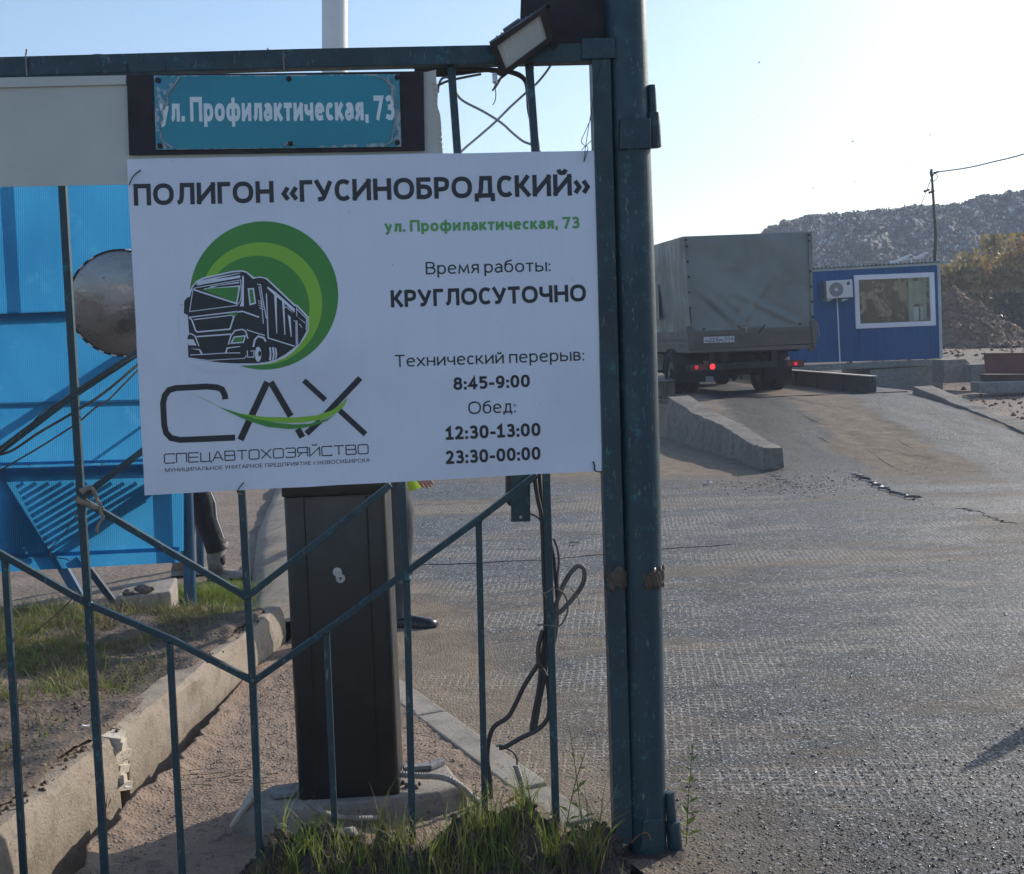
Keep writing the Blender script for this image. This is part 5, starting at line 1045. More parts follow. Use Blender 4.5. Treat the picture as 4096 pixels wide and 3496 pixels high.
def shoe(child, ank, m, name='shoe', boot=0.0, L=0.29):
    x, y, z = ank; mb = MB()
    prof = [(-.075, .030, .040, .055), (-.06, .036, .042, .075), (-.02, .038, .045, .085), (.05, .042, .034, .060), (.12, .048, .028, .046), (.17, .045, .024, .036), (.205, .028, .018, .024)]
    V = []; ns = 14
    for (dx, w, _, h) in prof:
        for j in range(ns):
            t_ = 2*math.pi*j/ns; zz = math.sin(t_); V.append((x+dx, y+math.cos(t_)*w*(1 if zz > 0 else 1.05), (max(zz, -0.0)*h if zz > 0 else 0)+(.012 if zz > 0 else 0)))
    F_ = [(i*ns+j, i*ns+(j+1) % ns, (i+1)*ns+(j+1) % ns, (i+1)*ns+j) for i in range(len(prof)-1) for j in range(ns)]+[tuple(range(ns)), tuple((len(prof)-1)*ns+j for j in range(ns))]
    mb.add(V, F_)
    if boot: mb.tube([(x-.015, y, .05), (x-.02, y, boot*.6), (x-.01+0.02, y, boot)], [.05, .056, .066], 14)
    child(name, mb, m, smooth=True)
    mb = MB(); mb.add([(x+dx*1.02, y+s*w*1.08, zz) for (dx, w, _, h) in prof for s in (-1, 1) for zz in (0.0, .014)], [(4*i, 4*i+4, 4*i+6, 4*i+2) for i in range(6)]+[(4*i+1, 4*i+5, 4*i+7, 4*i+3) for i in range(6)]+[(4*i, 4*i+1, 4*i+5, 4*i+4) for i in range(6)]+[(4*i+2, 4*i+3, 4*i+7, 4*i+6) for i in range(6)]+[(0, 1, 3, 2), (24, 25, 27, 26)]); child('sole', mb, M['tyre'])
# worker behind the cabinet
bp = G(1590, 2490, 0.0); bp.x += -0.05; bp.z = 0.0
def as_work(c):
    if c.z < 0.93 and abs(c.y) < .185: return 0
    if c.z > 1.50 or (c.z < .90): return 2
    return 1
e2, ch2 = person(bp, -8, 'person in grey work trousers and yellow vest walking behind the black cabinet', [(.02, 0, 0), (.10, -.10, .48), (.06, -.10, .12), (.10, -.10, .06)], [(0, 0, 0), (-.02, .10, .48), (-.16, .10, .14), (-.14, .10, .10)],
        [(-.03, -.23, 1.15), (.16, -.24, .95), (.245, -.235, .875), (.27, -.23, .83)], [(-.06, .23, 1.15), (-.05, .24, .90), (-.04, .24, .83), (-.04, .24, .79)], [M['trouser_grey'], M['jacket'], M['skin']], as_work)
shoe(ch2, (.085, -.10, 0), M['shoe']); shoe(ch2, (-.17, .10, 0), M['shoe'])
mb = MB(); ring = []
for z, rx, ry in ((.745, .215, .19), (.95, .165, .185), (1.12, .155, .18), (1.30, .16, .195), (1.42, .12, .185), (1.47, .085, .11)):
    ring.append([(math.cos(t_)*rx*(1+.04*math.sin(5*t_+z*9))-.005, math.sin(t_)*ry, z+.008*math.sin(3*t_)) for t_ in np.linspace(0, 2*math.pi, 29)[:-1]])
V = [p for r_ in ring for p in r_]; mb.add(V, [(i*28+j, i*28+(j+1) % 28, (i+1)*28+(j+1) % 28, (i+1)*28+j) for i in range(5) for j in range(28)]); o = ch2('vest', mb, M['vest'], smooth=True); o.modifiers.new('s', 'SOLIDIFY').thickness = .004
mb = MB(); mb.tube([(.10+.0, -.10, .30), (.095, -.10, .255)], [.071, .069], 18, cap=False); ch2('reflective_band', mb, M['reflect'], smooth=True)
mb = MB(); mb.tube([(.02, -.10, .90), (.06, -.10, .76), (.102, -.10, .62), (.108, -.10, .52), (.10, -.10, .40), (.085, -.10, .25), (.055, -.10, .12), (.06, -.10, .055)], [.112, .106, .092, .080, .073, .069, .072, .074], 18, cap=False, mi=0)
o = ch2('trouser_leg', mb, M['trouser_grey'], smooth=True)
# person beyond the blue posts
b1 = G(*vD(1560, 1052), 0.0); b1.x -= 0.16
e1_, ch1 = person(b1, 10, 'person in black trousers with white side stripe and muddy boots behind the blue posts', [(.0, 0, 0), (.04, -.11, .50), (.12, -.11, .16), (.13, -.11, .08)], [(0, 0, 0), (-.05, .10, .50), (-.12, .10, .14), (-.12, .10, .08)],
        [(-.10, -.23, 1.17), (-.06, -.24, .95), (-.02, -.23, .90), (0, -.23, .86)], [(0, .23, 1.15), (.12, .2, 1.0), (.18, .16, .98), (.21, .14, .97)], [M['trouser_black'], M['jacket'], M['skin']], as_work, hip=(-.10, 0))
shoe(ch1, (.12, -.11, 0), M['boot'], 'boot', 0.26); shoe(ch1, (-.13, .10, 0), M['boot'], 'boot', 0.26)
mb = MB(); mb.tube([(-.07, -.125, .86), (-.01, -.125, .66), (.05, -.12, .52), (.055, -.12, .42), (.10, -.12, .28), (.115, -.115, .20)], [.105, .092, .080, .078, .074, .070], 18, cap=False); ch1('trouser_leg', mb, M['trouser_black'], smooth=True)
mb = MB(); mb.tube([(.025, -.165, .86), (.075, -.165, .66), (.122, -.155, .52), (.125, -.155, .42), (.165, -.15, .28)], .006, 6); ch1('side_stripe', mb, M['stripe'])

# ================================================================== RAMP KERBS, WEIGHBRIDGE RAILS
def kerb_run(name, label, st, wv, zb, m, flip=1):
    # st: list of (px, py, Y) of the outer top edge; wv: width towards +X; zb: depth below
    P = [AT(*q) for q in st]; V = []; n = 0; Q = []
    for i in range(len(P)-1):
        for k in range(18): Q.append(P[i].lerp(P[i+1], k/18))
    Q.append(P[-1])
    for i, p in enumerate(Q):
        j = lambda a: float(vnoise(i*0.55+a*7, a*3.1)+.6*vnoise(i*1.7+a*3, a*9.1))*0.05
        tpw_ = wv*(1-0.35*i/len(Q)); ch = 0.05*max(0, float(vnoise(i*0.31, 4.4)))
        V += [p+Vector((-0.02+j(1), 0, -zb)), p+Vector((j(2)*.6, 0, -0.03-ch+j(3)*.5)), p+Vector((0.012+ch, 0, 0.0+j(4)*.4)), p+Vector((tpw_*.5, 0, 0.004+j(8)*.6)), p+Vector((tpw_-0.015, 0, 0.0+j(5)*.5)), p+Vector((tpw_+j(6)*.6, 0, -0.02)), p+Vector((tpw_+0.02+j(7), 0, -zb))]
    k = 7; n = len(Q); mb = MB(); mb.add(V, [(i*k+a, i*k+a+1, (i+1)*k+a+1, (i+1)*k+a) for i in range(n-1) for a in range(k-1)]+[tuple(range(k)), tuple((n-1)*k+a for a in range(k))])
    o = mb.build(name, m, None, smooth='auto'); return tag(o, label, 'kerb')
kerb_run('ramp_kerb', 'stout concrete kerb on the left side of the ramp with a broken near end', [(*vJ(92, 118), 17.6), (*vJ(240, 215), 16.2), (*vJ(380, 272), 15.0), (*vJ(550, 378), 13.7), (*vJ(625, 405), 13.15)], 0.34, 0.75, M['conc_dirty'])
kerb_run('ramp_kerb', 'long low concrete kerb on the right side of the ramp', [(*vJ(1452, 62), 19.0), (*vJ(1700, 165), 17.0), (*vJ(1900, 243), 15.8), (*vJ(2072, 318), 14.8), (*vJ(2500, 520), 13.2)], 0.32, 0.42, M['conc_dirty'])
def ibeam(name, label, a, b, h, m1, m2, fl=0.13):
    e = empty(name, a, label, 'beam'); t_ = (b-a).normalized(); s_ = Vector((t_.y, -t_.x, 0)); up = Vector((0, 0, 1))
    mb = MB(); mb.beam(a-up*h/2, b-up*h/2, h, 0.02, s_); mb.build('web', m1, e)
    mb = MB(); mb.beam(a+up*0.006-t_*0.03, b+up*0.006, fl, 0.014, up); mb.build('top_flange', m2, e); mb = MB(); mb.beam(a-up*(h-0.004), b-up*(h-0.004), fl, 0.014, up); mb.build('bottom_flange', m1, e)
    mb = MB()
    for k in range(int((b-a).length/1.2)+1):
        p = a+t_*(0.02+1.2*k); mb = MB(); mb.beam(p-up*0.02, p-up*(h-.02), fl*0.9, 0.012, t_); mb.build('stiffener', m1, e)
    return e
ra = AT(3492, 1506, 19.5); rb = ra+hd*9.5; ibeam('guide_beam', 'low rusty steel beam with pale top flange between the ramp top and the blue cabin', ra, rb, 0.30, M['beam'], M['beam_top'])
la = AT(2672, 1526, 18.6); ibeam('guide_beam', 'rusty steel beam end just left of the truck wheels by the gate post', la, la+hd*8, 0.26, M['beam'], M['beam'], 0.24)
# patched joints and cracks of the road
def crack(name, pts, w, m, label, z=0.004, lip=0.0, vw=vT):
    P = smoothpath([G(*vw(*p)) for p in pts], 14); V = []; n = len(P)
    for i, p in enumerate(P):
        d = (P[min(i+1, n-1)]-P[max(i-1, 0)]); d.z = 0; d.normalize(); s_ = Vector((d.y, -d.x, 0)); a_ = w*(0.35+1.1*abs(float(vnoise(i*0.8, w*99))))*min(1, max(0.02, float(vnoise(i*0.17, w*31))*4+0.9)); tp_ = min(1, i/6, (n-1-i)/6)
        jg = s_*float(vnoise(i*0.45, 3.3))*w*1.6; zz = float(road_z(np.array(p.x), np.array(p.y)))+z
        V += [Vector((p.x, p.y, 0))+jg+s_*a_*tp_*.5+Vector((0, 0, zz-0.006)), Vector((p.x, p.y, 0))+jg+Vector((0, 0, zz+lip*tp_)), Vector((p.x, p.y, 0))+jg-s_*a_*tp_*.5+Vector((0, 0, zz-0.006))]
    mb = MB(); mb.add(V, [(3*i+a, 3*i+a+1, 3*i+a+4, 3*i+a+3) for i in range(n-1) for a in (0, 1)]); return tag(mb.build(name, m, None), label, 'crack')
crack('road_crack', [(830, 1143), (1000, 1138), (1105, 1132), (1240, 1121)], 0.022, M['crack'], 'thin dark joint crossing the road behind the gate bars')
crack('road_crack', [(1335, 1113), (1400, 1108), (1480, 1103)], 0.014, M['crack'], 'short thin joint in the road just right of the gate post')
crack('road_crack', [(1120, 565), (1180, 590), (1250, 625), (1340, 660), (1430, 690), (1490, 690)], 0.07, M['crack'], 'wide broken crack at the foot of the ramp', vw=vJ)
crack('broken_edge', [(1125, 552), (1190, 580), (1260, 612), (1345, 648), (1440, 676), (1500, 682)], 0.08, M['lip'], 'raised ragged asphalt edge beside the wide crack', z=0.004, lip=0.014, vw=vJ)
crack('road_crack', [(1700, 738), (1800, 760), (1900, 795), (1960, 815), (2040, 822)], 0.09, M['crack'], 'dark crack at the right edge of the road below the ramp', vw=vJ)
crack('road_crack', [(590, 500), (640, 530), (700, 565), (760, 600)], 0.12, M['crack'], 'dark break in the asphalt beside the end of the left ramp kerb', vw=vJ)
for k, (pts, w) in enumerate((([(820, 205), (870, 235), (930, 262), (990, 276)], .05), ([(910, 330), (980, 370), (1060, 405)], .05), ([(1200, 410), (1260, 455), (1330, 500), (1420, 530), (1530, 560)], .06), ([(1370, 355), (1410, 385), (1480, 420)], .05), ([(1440, 435), (1520, 450), (1600, 465)], .04), ([(905, 145), (960, 165), (1035, 188)], .04), ([(1210, 405), (1290, 412), (1370, 420)], .03), ([(1340, 400), (1420, 440), (1490, 462)], .03))):
    P = [AT(*vJ(*p), 0) if False else None for p in pts]
    W_ = []
    for p in pts:
        Yq = 12.0
        for _ in range(12):
            q = AT(*vJ(*p), Yq); zq = float(road_z(np.array(q.x), np.array(Yq))); q2 = G(*vJ(*p), zq+.004); Yq = 0.5*Yq+0.5*q2.y
        W_.append(G(*vJ(*p), float(road_z(np.array(q2.x), np.array(Yq)))+.004))
    W_ = smoothpath(W_, 8); V = []; n = len(W_)
    for i, p in enumerate(W_):
        tp_ = math.sin(math.pi*(i+.3)/(n)); zz = float(road_z(np.array(p.x), np.array(p.y)))+.004; ww = w*tp_*(.4+abs(float(vnoise(i*.7, k)))); V += [Vector((p.x, p.y-ww, zz)), Vector((p.x, p.y+ww*.6, zz))]
    mb = MB(); mb.add(V, [(2*i, 2*i+1, 2*i+3, 2*i+2) for i in range(n-1)]); tag(mb.build('road_crack', M['crack']), 'short crack on the ramp, '+('upper one of the two high up left of the middle', 'lone one on the dark left wheel track', 'longest one along the dark wheel track', 'steepest one right of the middle', 'rightmost one low down', 'topmost one right under the crest', 'flat one just above the longest crack', 'one between the steepest and the longest crack')[k], 'crack', 'short cracks in the ramp surface')

# ================================================================== BLUE CABIN
WB = Plane(AT(3760, 1440, 29.8), 2.5); Wp = lambda p, off=0.0: WB.hit(p[0], p[1], off); back = -WB.n
bt = empty('weighing_cabin', Wp((3500, 1560)), 'blue ribbed metal cabin with a big white framed window on a concrete base', 'cabin')
def lerp2(c, u, v): return c[0].lerp(c[1], u).lerp(c[3].lerp(c[2], u), v)
wtl, wtr, wbr, wbl = [Wp(vM(*p)) for p in ((740, 370), (1680, 335), (1700, 925), (762, 962))]      # window opening
TLc, TRc, BRc, BLc = Wp((2900, 1086)), Wp(vM(1766, 195)), Wp(vM(1798, 1396)), Wp((2900, 1462))
def wallpart(c, n):
    V = []; 
    for i in range(n+1):
        d = back*(0.012 if (i % 6) in (2, 3) else 0.0)
        for k in (0, 1): V.append(lerp2(c, i/n, k)+d)
    return V, [(2*i, 2*i+1, 2*i+3, 2*i+2) for i in range(n)]
def onl(a, b, x):    # point on line a-b at horizontal coordinate along the wall
    da = (a-WB.p).dot(WB.dir); db = (b-WB.p).dot(WB.dir); return a.lerp(b, (x-da)/(db-da))
xl_, xr_ = (wtl-WB.p).dot(WB.dir), (wtr-WB.p).dot(WB.dir)
mb = MB()
for c in ([TLc, onl(TLc, TRc, xl_), onl(BLc, BRc, xl_), BLc], [onl(TLc, TRc, xr_), TRc, BRc, onl(BLc, BRc, xr_)], [onl(TLc, TRc, xl_), onl(TLc, TRc, xr_), wtr, wtl], [wbl, wbr, onl(BLc, BRc, xr_), onl(BLc, BRc, xl_)]):
    V, Fs = wallpart(c, max(8, int((c[1]-c[0]).length/0.045))); mb.add(V, Fs)
for (a_, b_, c_, d_) in ((TRc, BRc, BRc+back*2.4, TRc+back*2.4), (TLc, BLc, BLc+back*2.4, TLc+back*2.4), (TLc+back*2.4, TRc+back*2.4, BRc+back*2.4, BLc+back*2.4), (BLc, BRc, BRc+back*2.4, BLc+back*2.4), (TLc, TRc, TRc+back*2.4, TLc+back*2.4)): mb.add([a_, b_, c_, d_], [(0, 1, 2, 3)])
mb.build('wall', M['booth'], bt)
mb = MB(); mb.prism([Wp(vM(*p), 0.02) for p in ((-700, 290), (1764, 160), (1764, 192), (-700, 326))], back*0.06); mb.build('fascia', M['booth_trim'], bt)
mb = MB(); mb.prism([Wp(vM(*p), 0.022) for p in ((1765, 158), (1803, 156), (1838, 1404), (1800, 1406))], back*0.1); mb.build('corner_trim', M['booth_trim'], bt)
mb = MB(); mb.prism([Wp(vM(*p), 0.05) for p in ((-700, 1515), (1850, 1404), (1855, 1475), (-700, 1600))], back*0.2); mb.build('base_channel', M['conc_grey'], bt, bevel=0.01)
# corrugated roof
V = []; Nn = 220
a_, b_ = Wp(vM(-700, 278), 0.10), Wp(vM(1830, 140), 0.10)
for i in range(Nn+1):
    p = a_.lerp(b_, i/Nn)+Vector((0, 0, 0.022*math.sin(i*1.35))); V += [p, p+back*2.75+Vector((0, 0, -0.12))]
mb = MB(); mb.add(V, [(2*i, 2*i+1, 2*i+3, 2*i+2) for i in range(Nn)]); o = mb.build('roof', M['roof'], bt); o.modifiers.new('s', 'SOLIDIFY').thickness = 0.008
# window
fr_o = [Wp(vM(*p), 0.03) for p in ((695, 325), (1728, 285), (1750, 970), (722, 1015))]; fr_i = [Wp(vM(*p), 0.03) for p in ((755, 385), (1665, 350), (1685, 912), (778, 948))]
wf = MB()
for i in range(4): j = (i+1) % 4; wf.prism([fr_o[i], fr_o[j], fr_i[j], fr_i[i]], back*0.07)
wf.build('window_frame', M['pvc'], bt, bevel=0.006)
mb = MB(); mb.prism([p+back*0.035 for p in fr_i], back*0.01)
t = NT('cabin_glass'); t.color((0.9, 0.9, 0.9)); t.rough(0.03); gl = t.n.new('ShaderNodeBsdfGlossy'); gl.inputs['Roughness'].default_value = 0.03; tp_ = t.n.new('ShaderNodeBsdfTransparent'); tp_.inputs[0].default_value = (0.85, 0.87, 0.85, 1); mx = t.n.new('ShaderNodeMixShader'); mx.inputs[0].default_value = 0.05
t.lk(tp_.outputs[0], mx.inputs[1]); t.lk(gl.outputs[0], mx.inputs[2]); t.lk(mx.outputs[0], t.n['Material Output'].inputs[0]); M['cabin_glass'] = t.m
mb.build('window_pane', M['cabin_glass'], bt)
# in the window: brown reflection painted on a folded sheet, a pale inner door
t = NT('curtain_cloth'); c = t.mix(t.ramp(t.noise(1.5, 7, 0.66, dist=1.5), [(0.50, 0.0), (0.55, 1.0)]), (0.075, 0.046, 0.033), (0.46, 0.34, 0.25)); c = t.mix(t.ramp(t.noise(1.9, 4, vec=t.mapped((1, 1, 2))), [(0.68, 0.0), (0.72, 0.7)]), c, (0.12, 0.18, 0.06)); t.color(c); t.rough(0.9); M['cloth'] = t.m
V = []; n = 90
a_, b_, c_, d_ = [Wp(vM(*p), -0.10) for p in ((750, 380), (1398, 355), (1410, 925), (770, 955))]
for i in range(n+1):
    for k in range(12): V.append(a_.lerp(b_, i/n).lerp(d_.lerp(c_, i/n), k/11)+back*(0.03+0.03*math.sin(i*0.5+k*.3)))
mb = MB(); mb.add(V, [(i*12+k, i*12+k+1, (i+1)*12+k+1, (i+1)*12+k) for i in range(n) for k in range(11)]); mb.build('curtain', M['cloth'], bt, smooth=True)
mb = MB(); mb.prism([Wp(vM(*p), -0.14) for p in ((1400, 350), (1690, 335), (1700, 930), (1412, 930))], back*0.02); mb.build('back_panel', M['cloth'], bt)
mb = MB()
for q in (((1395, 360), (1450, 357), (1462, 918), (1408, 922)), ((1580, 352), (1620, 350), (1632, 912), (1590, 914)), ((1450, 670), (1600, 660), (1600, 690), (1450, 700))): mb.prism([Wp(vM(*p), -0.085) for p in q], back*0.03)
mb.build('inner_frame', M['blind'], bt)
mb = MB(); mb.prism([Wp(vM(*p), -0.12) for p in ((1458, 400), (1585, 395), (1590, 660), (1460, 668))], back*0.015); mb.build('inner_pane', M['pvc' if False else 'blind'], bt); mb = MB(); mb.prism([Wp(vM(*p), -0.12) for p in ((1460, 730), (1525, 728), (1530, 905), (1465, 912))], back*0.015); mb.build('inner_pane', M['pvc'], bt); mb = MB(); mb.prism([Wp(vM(*p), -0.12) for p in ((1550, 730), (1612, 728), (1615, 900), (1555, 905))], back*0.015); mb.build('inner_pane', M['pvc'], bt)
# concrete base under the cabin
mb = MB(); mb.prism([Wp(vM(*p), 0.0) for p in ((900, 1540), (1838, 1478), (1845, 1830), (905, 1860))], back*2.2); tag(mb.build('concrete_footing', M['conc_grey'], None, bevel=0.01), 'grey concrete footing wall under the blue cabin', 'footing')
for (x0, x1, lb) in ((300, 420, 'left'), (-300, -180, 'far left')):
    mb = MB(); mb.prism([Wp(vM(*p), 0.0) for p in ((x0, 1575), (x1, 1570), (x1, 1860), (x0, 1860))], back*2.2); tag(mb.build('concrete_footing', M['conc_grey'], None), 'concrete pier under the %s part of the blue cabin' % lb, 'footing')
# air conditioner
ac = empty('air_conditioner', Wp(vM(500, 630), 0.1), 'white air conditioner unit hung on the blue cabin wall left of the window', 'air conditioner')
mb = MB(); mb.prism([Wp(vM(*p), 0.30) for p in ((338, 398), (672, 376), (686, 605), (350, 628))], back*0.28); mb.build('casing', M['ac'], ac, bevel=0.012)
mb = MB(); mb.prism([Wp(vM(*p), 0.27) for p in ((308, 402), (336, 400), (348, 626), (318, 630))], back*0.22); mb.build('side_grille', M['ac_dark'], ac)
def disc(c, r, off, thick, nm, m, par, hole=0): 
    mb = MB(); p = Wp(c, off); k = [p+WB.dir*math.cos(t_)*r+Vector((0, 0, 1))*math.sin(t_)*r for t_ in np.linspace(0, 6.2832, 33)[:-1]]; mb.prism(k, back*thick); return mb.build(nm, m, par)
disc(vM(468, 508), 0.170, 0.304, 0.01, 'fan_grille', M['ac_dark'], ac); disc(vM(468, 508), 0.036, 0.314, 0.01, 'fan_hub', M['ac'], ac); disc(vM(622, 428), 0.045, 0.304, 0.005, 'badge', M['ac_dark'], ac)
mb = MB(); p = Wp(vM(468, 508), 0.312)
for rr in (0.06, 0.09, 0.12, 0.15): mb.tube([p+WB.dir*math.cos(t_)*rr+Vector((0, 0, 1))*math.sin(t_)*rr for t_ in np.linspace(0, 6.2832, 33)], 0.003, 4, cap=False)
for k in range(16): t_ = k*math.pi/8; u_ = WB.dir*math.cos(t_)+Vector((0, 0, 1))*math.sin(t_); mb.tube([p+u_*0.035, p+u_*0.168], 0.0025, 4)
mb.build('grille_wire', M['ac'], ac)
for x in (390, 580): mb = MB(); mb.prism([Wp(vM(*p), 0.28) for p in ((x-45, 632), (x+50, 624), (x-20, 660), (x-40, 662))], back*0.28); mb.build('bracket', M['booth_trim'], ac)
mb = MB(); mb.tube([Wp(vM(475, 628), 0.10), Wp(vM(490, 900), 0.03), Wp(vM(502, 1200), 0.03), Wp(vM(516, 1482), 0.03), Wp(vM(518, 1490), 0.06)], 0.016, 8); tag(mb.build('drain_pipe', M['pvc'], None, smooth=True), 'thin white pipe running down the blue wall from the air conditioner', 'pipe')
# mast and wires
ma_ = empty('mast', Wp((3755, 1055))+back*1.0, 'thin leaning steel mast on the right end of the cabin roof', 'mast')
b0 = Wp(vM(1783, 135))+back*0.3; Ym = b0.y
mb = MB(); mb.tube([b0-Vector((0, 0, .3)), AT(*vN(1405, 1600), Ym), AT(*vN(1372, 1088), Ym)], [0.045, 0.038, 0.028], 10); mb.build('tube', M['beam'], ma_, smooth=True)
mb = MB(); P = [AT(*vN(*p), Ym) for p in ((1372, 1090), (1362, 1115), (1372, 1150), (1392, 1125), (1410, 1112))]; mb.tube(smoothpath(P, 5), 0.014, 5); P = [AT(*vN(*p), Ym) for p in ((1392, 1120), (1418, 1140), (1405, 1170), (1378, 1195), (1372, 1262))]; mb.tube(smoothpath(P, 5), 0.010, 5); mb.build('wire_loop', M['cable'], ma_)
for p_, nm in (((1410, 1114), 'insulator'), ((1336, 1252), 'insulator'), ((1373, 1262), 'insulator')):
    c_ = AT(*vN(*p_), Ym); mb = MB(); mb.tube([c_-Vector((.07, 0, .02)), c_+Vector((.07, 0, .02))], [0.03, 0.022], 8); mb.build(nm, M['cable'], ma_)
mb = MB(); P = [AT(*vN(1410, 1112), Ym), AT(*vN(1640, 1080), Ym-1), AT(*vN(1850, 1032), Ym-2), AT(*vN(2072, 975), Ym-3), AT(*vN(2600, 800), Ym-5)]; mb.tube(smoothpath(P, 8), 0.016, 6); tag(mb.build('overhead_wire', M['cable_grey'], None), 'twisted overhead wire running from the mast to the upper right', 'wire')
mb = MB(); P = [AT(*vN(1378, 1140), Ym), AT(*vN(1336, 1252), Ym), AT(*vN(1240, 1500), Ym), Wp(vM(1290, 150))+back*0.5]; mb.tube(P, [0.012, 0.010, 0.008, 0.008], 5); tag(mb.build('guy_wire', M['cable_grey'], None), 'thin guy wire from the mast down to the cabin roof', 'wire')
mb = MB(); c_ = Wp(vM(1288, 148))+back*0.4; mb.box(c_, (0.15, 0.12, 0.09)); tag(mb.build('roof_block', M['pvc'], None), 'small white block holding the guy wire on the cabin roof', 'block')
mb = MB(); a_ = Wp(vM(885, 166))+back*0.2; b_ = Wp(vM(1045, 158))+back*0.4; mb.beam(a_+Vector((0, 0, .03)), b_+Vector((0, 0, .03)), 0.10, 0.03, (0, 0, 1)); tag(mb.build('board_on_roof', M['beam_top'], None), 'pale board lying on the cabin roof', 'board')

# ================================================================== TRUCK
tr = AT(*vL(410, 1255), 20.8); tx = Vector((tr.x, tr.y, 0)); hd_ = Vector((-math.sin(R(8.3)), math.cos(R(8.3)), 0)); rt_ = Vector((hd_.y, -hd_.x, 0))
trr = AT(*vL(1660, 1215), 21.12); TW = (Vector((trr.x, trr.y, 0))-tx).dot(rt_); zb_ = tr.z; 
def TK(a, b, c): return tx+rt_*a+hd_*b+Vector((0, 0, c))
tk = empty('truck', TK(TW/2, 0, HP), 'grey tarpaulin covered flatbed truck seen from behind on the weighbridge', 'truck')
TP = Plane(TK(0, 0, 1), math.degrees(math.atan2(rt_.y, rt_.x))); T_ = lambda x, y, off=0.0: TP.hit(*vL(x, y), off)
TL_ = 3.3
# tarpaulin: rear, sides, roof
def cloth(c4, nu, nv, amp, nrm, seed, pin=0.0):
    V = []
    for i in range(nu+1):
        for j in range(nv+1):
            u, v = i/nu, j/nv; p = c4[0].lerp(c4[1], u).lerp(c4[3].lerp(c4[2], u), v); e_ = (4*u*(1-u))**.5*(4*v*(1-v))**.35
            f = float(fbm(u*4+seed, v*3+seed, 3))*0.9
            for (cu, cv, du, dv) in ((.40, .97, -.35, -.45), (.85, .95, -.5, -.35), (.40, .97, .25, -.5)):      # folds pulled from the lashings
                t_ = ((u-cu)*du+(v-cv)*dv)/(du*du+dv*dv); d2 = math.hypot(u-cu-du*t_, v-cv-dv*t_)
                if 0 < t_ < 1: f += 0.55*math.exp(-(d2/0.03)**2)*(1-t_)**.6-0.45*math.exp(-((d2-0.06)/0.035)**2)*(1-t_)
            V.append(p+nrm*(amp*f*e_))
    F_ = [(i*(nv+1)+j, i*(nv+1)+j+1, (i+1)*(nv+1)+j+1, (i+1)*(nv+1)+j) for i in range(nu) for j in range(nv)]
    return V, F_
c_tl, c_tr, c_br, c_bl = T_(332, 116), T_(1636, 66), T_(1655, 1020), T_(425, 1078)
mb = MB(); V, F_ = cloth([c_tl, c_tr, c_br, c_bl], 110, 80, 0.085, -hd_, 1.0); mb.add(V, F_); rear = mb.build('tarpaulin', M['tarp'], tk, smooth=True)
f_tl, f_bl = c_tl+hd_*TL_, c_bl+hd_*TL_; f_tr, f_br = c_tr+hd_*TL_, c_br+hd_*TL_
def sidecloth(a, b, c, d, nrm, seed):
    V = []; nu, nv = 80, 30
    for i in range(nu+1):
        for j in range(nv+1):
            u, v = i/nu, j/nv; p = a.lerp(b, u).lerp(d.lerp(c, u), v); f = (abs(math.sin(u*9.4+seed))-.6)*0.05*(1-(2*v-1)**4)+float(fbm(u*22+seed, v*3, 3))*0.05*(4*v*(1-v))**.5; V.append(p+nrm*f*(1 if 0 < i < nu else 0.2))
    return V, [(i*(nv+1)+j, i*(nv+1)+j+1, (i+1)*(nv+1)+j+1, (i+1)*(nv+1)+j) for i in range(nu) for j in range(nv)]
mb = MB(); mb.add(*sidecloth(f_tl, c_tl, c_bl, f_bl, -rt_, 0.4)); mb.build('tarpaulin_side', M['tarp'], tk, smooth=True)
mb = MB(); mb.add(*sidecloth(c_tr, f_tr, f_br, c_br, rt_, 2.4)); mb.build('tarpaulin_side', M['tarp'], tk, smooth=True)
mb = MB(); mb.add([c_tl, c_tr, f_tr, f_tl], [(0, 1, 2, 3)]); mb.add([f_tl, f_tr, f_br, f_bl], [(0, 1, 2, 3)]); mb.build('tarpaulin_roof', M['tarp'], tk)
mb = MB(); mb.beam(T_(352, 118, .02), T_(430, 1070, .02), 0.06, 0.01, hd_); mb.build('seam_flap', M['tarp'], tk); mb = MB(); mb.beam(T_(1612, 70, .02), T_(1640, 1000, .02), 0.05, 0.01, hd_); mb.build('seam_flap', M['tarp'], tk)
for (x, y) in ((365, 150), (370, 215), (380, 370), (390, 525), (397, 680), (405, 835), (1605, 100), (1608, 160), (1620, 470), (1630, 622), (1638, 775), (1645, 930), (545, 1050), (1515, 1000)):
    p = T_(x, y, .035); mb = MB(); mb.box(p, (0.028, 0.03, 0.035)); mb.build('eyelet', M['chassis'], tk)
mb = MB(); mb.tube(smoothpath([T_(400, 835, .04), T_(408, 900, .04), T_(414, 960, .04), T_(416, 1000, .04)], 3), 0.010, 5); mb.build('rope', M['chassis'], tk)
mb = MB(); mb.tube([T_(1160, 1010, .05), T_(1135, 1045, .05), T_(1095, 1095, .05)], 0.012, 5); mb.build('rope', M['chassis'], tk); mb = MB(); mb.tube(smoothpath([T_(1690, 980, .0), T_(1697, 1030, .03), T_(1705, 1080, .04), T_(1712, 1128, .03)], 3), 0.012, 5); mb.build('rope', M['strap'], tk)
mb = MB(); mb.prism([T_(*p, .05) for p in ((905, 1015), (990, 1025), (985, 1050), (978, 1088), (960, 1085), (955, 1048), (915, 1035))], hd_*.01); mb.build('rag', M['strap'], tk)
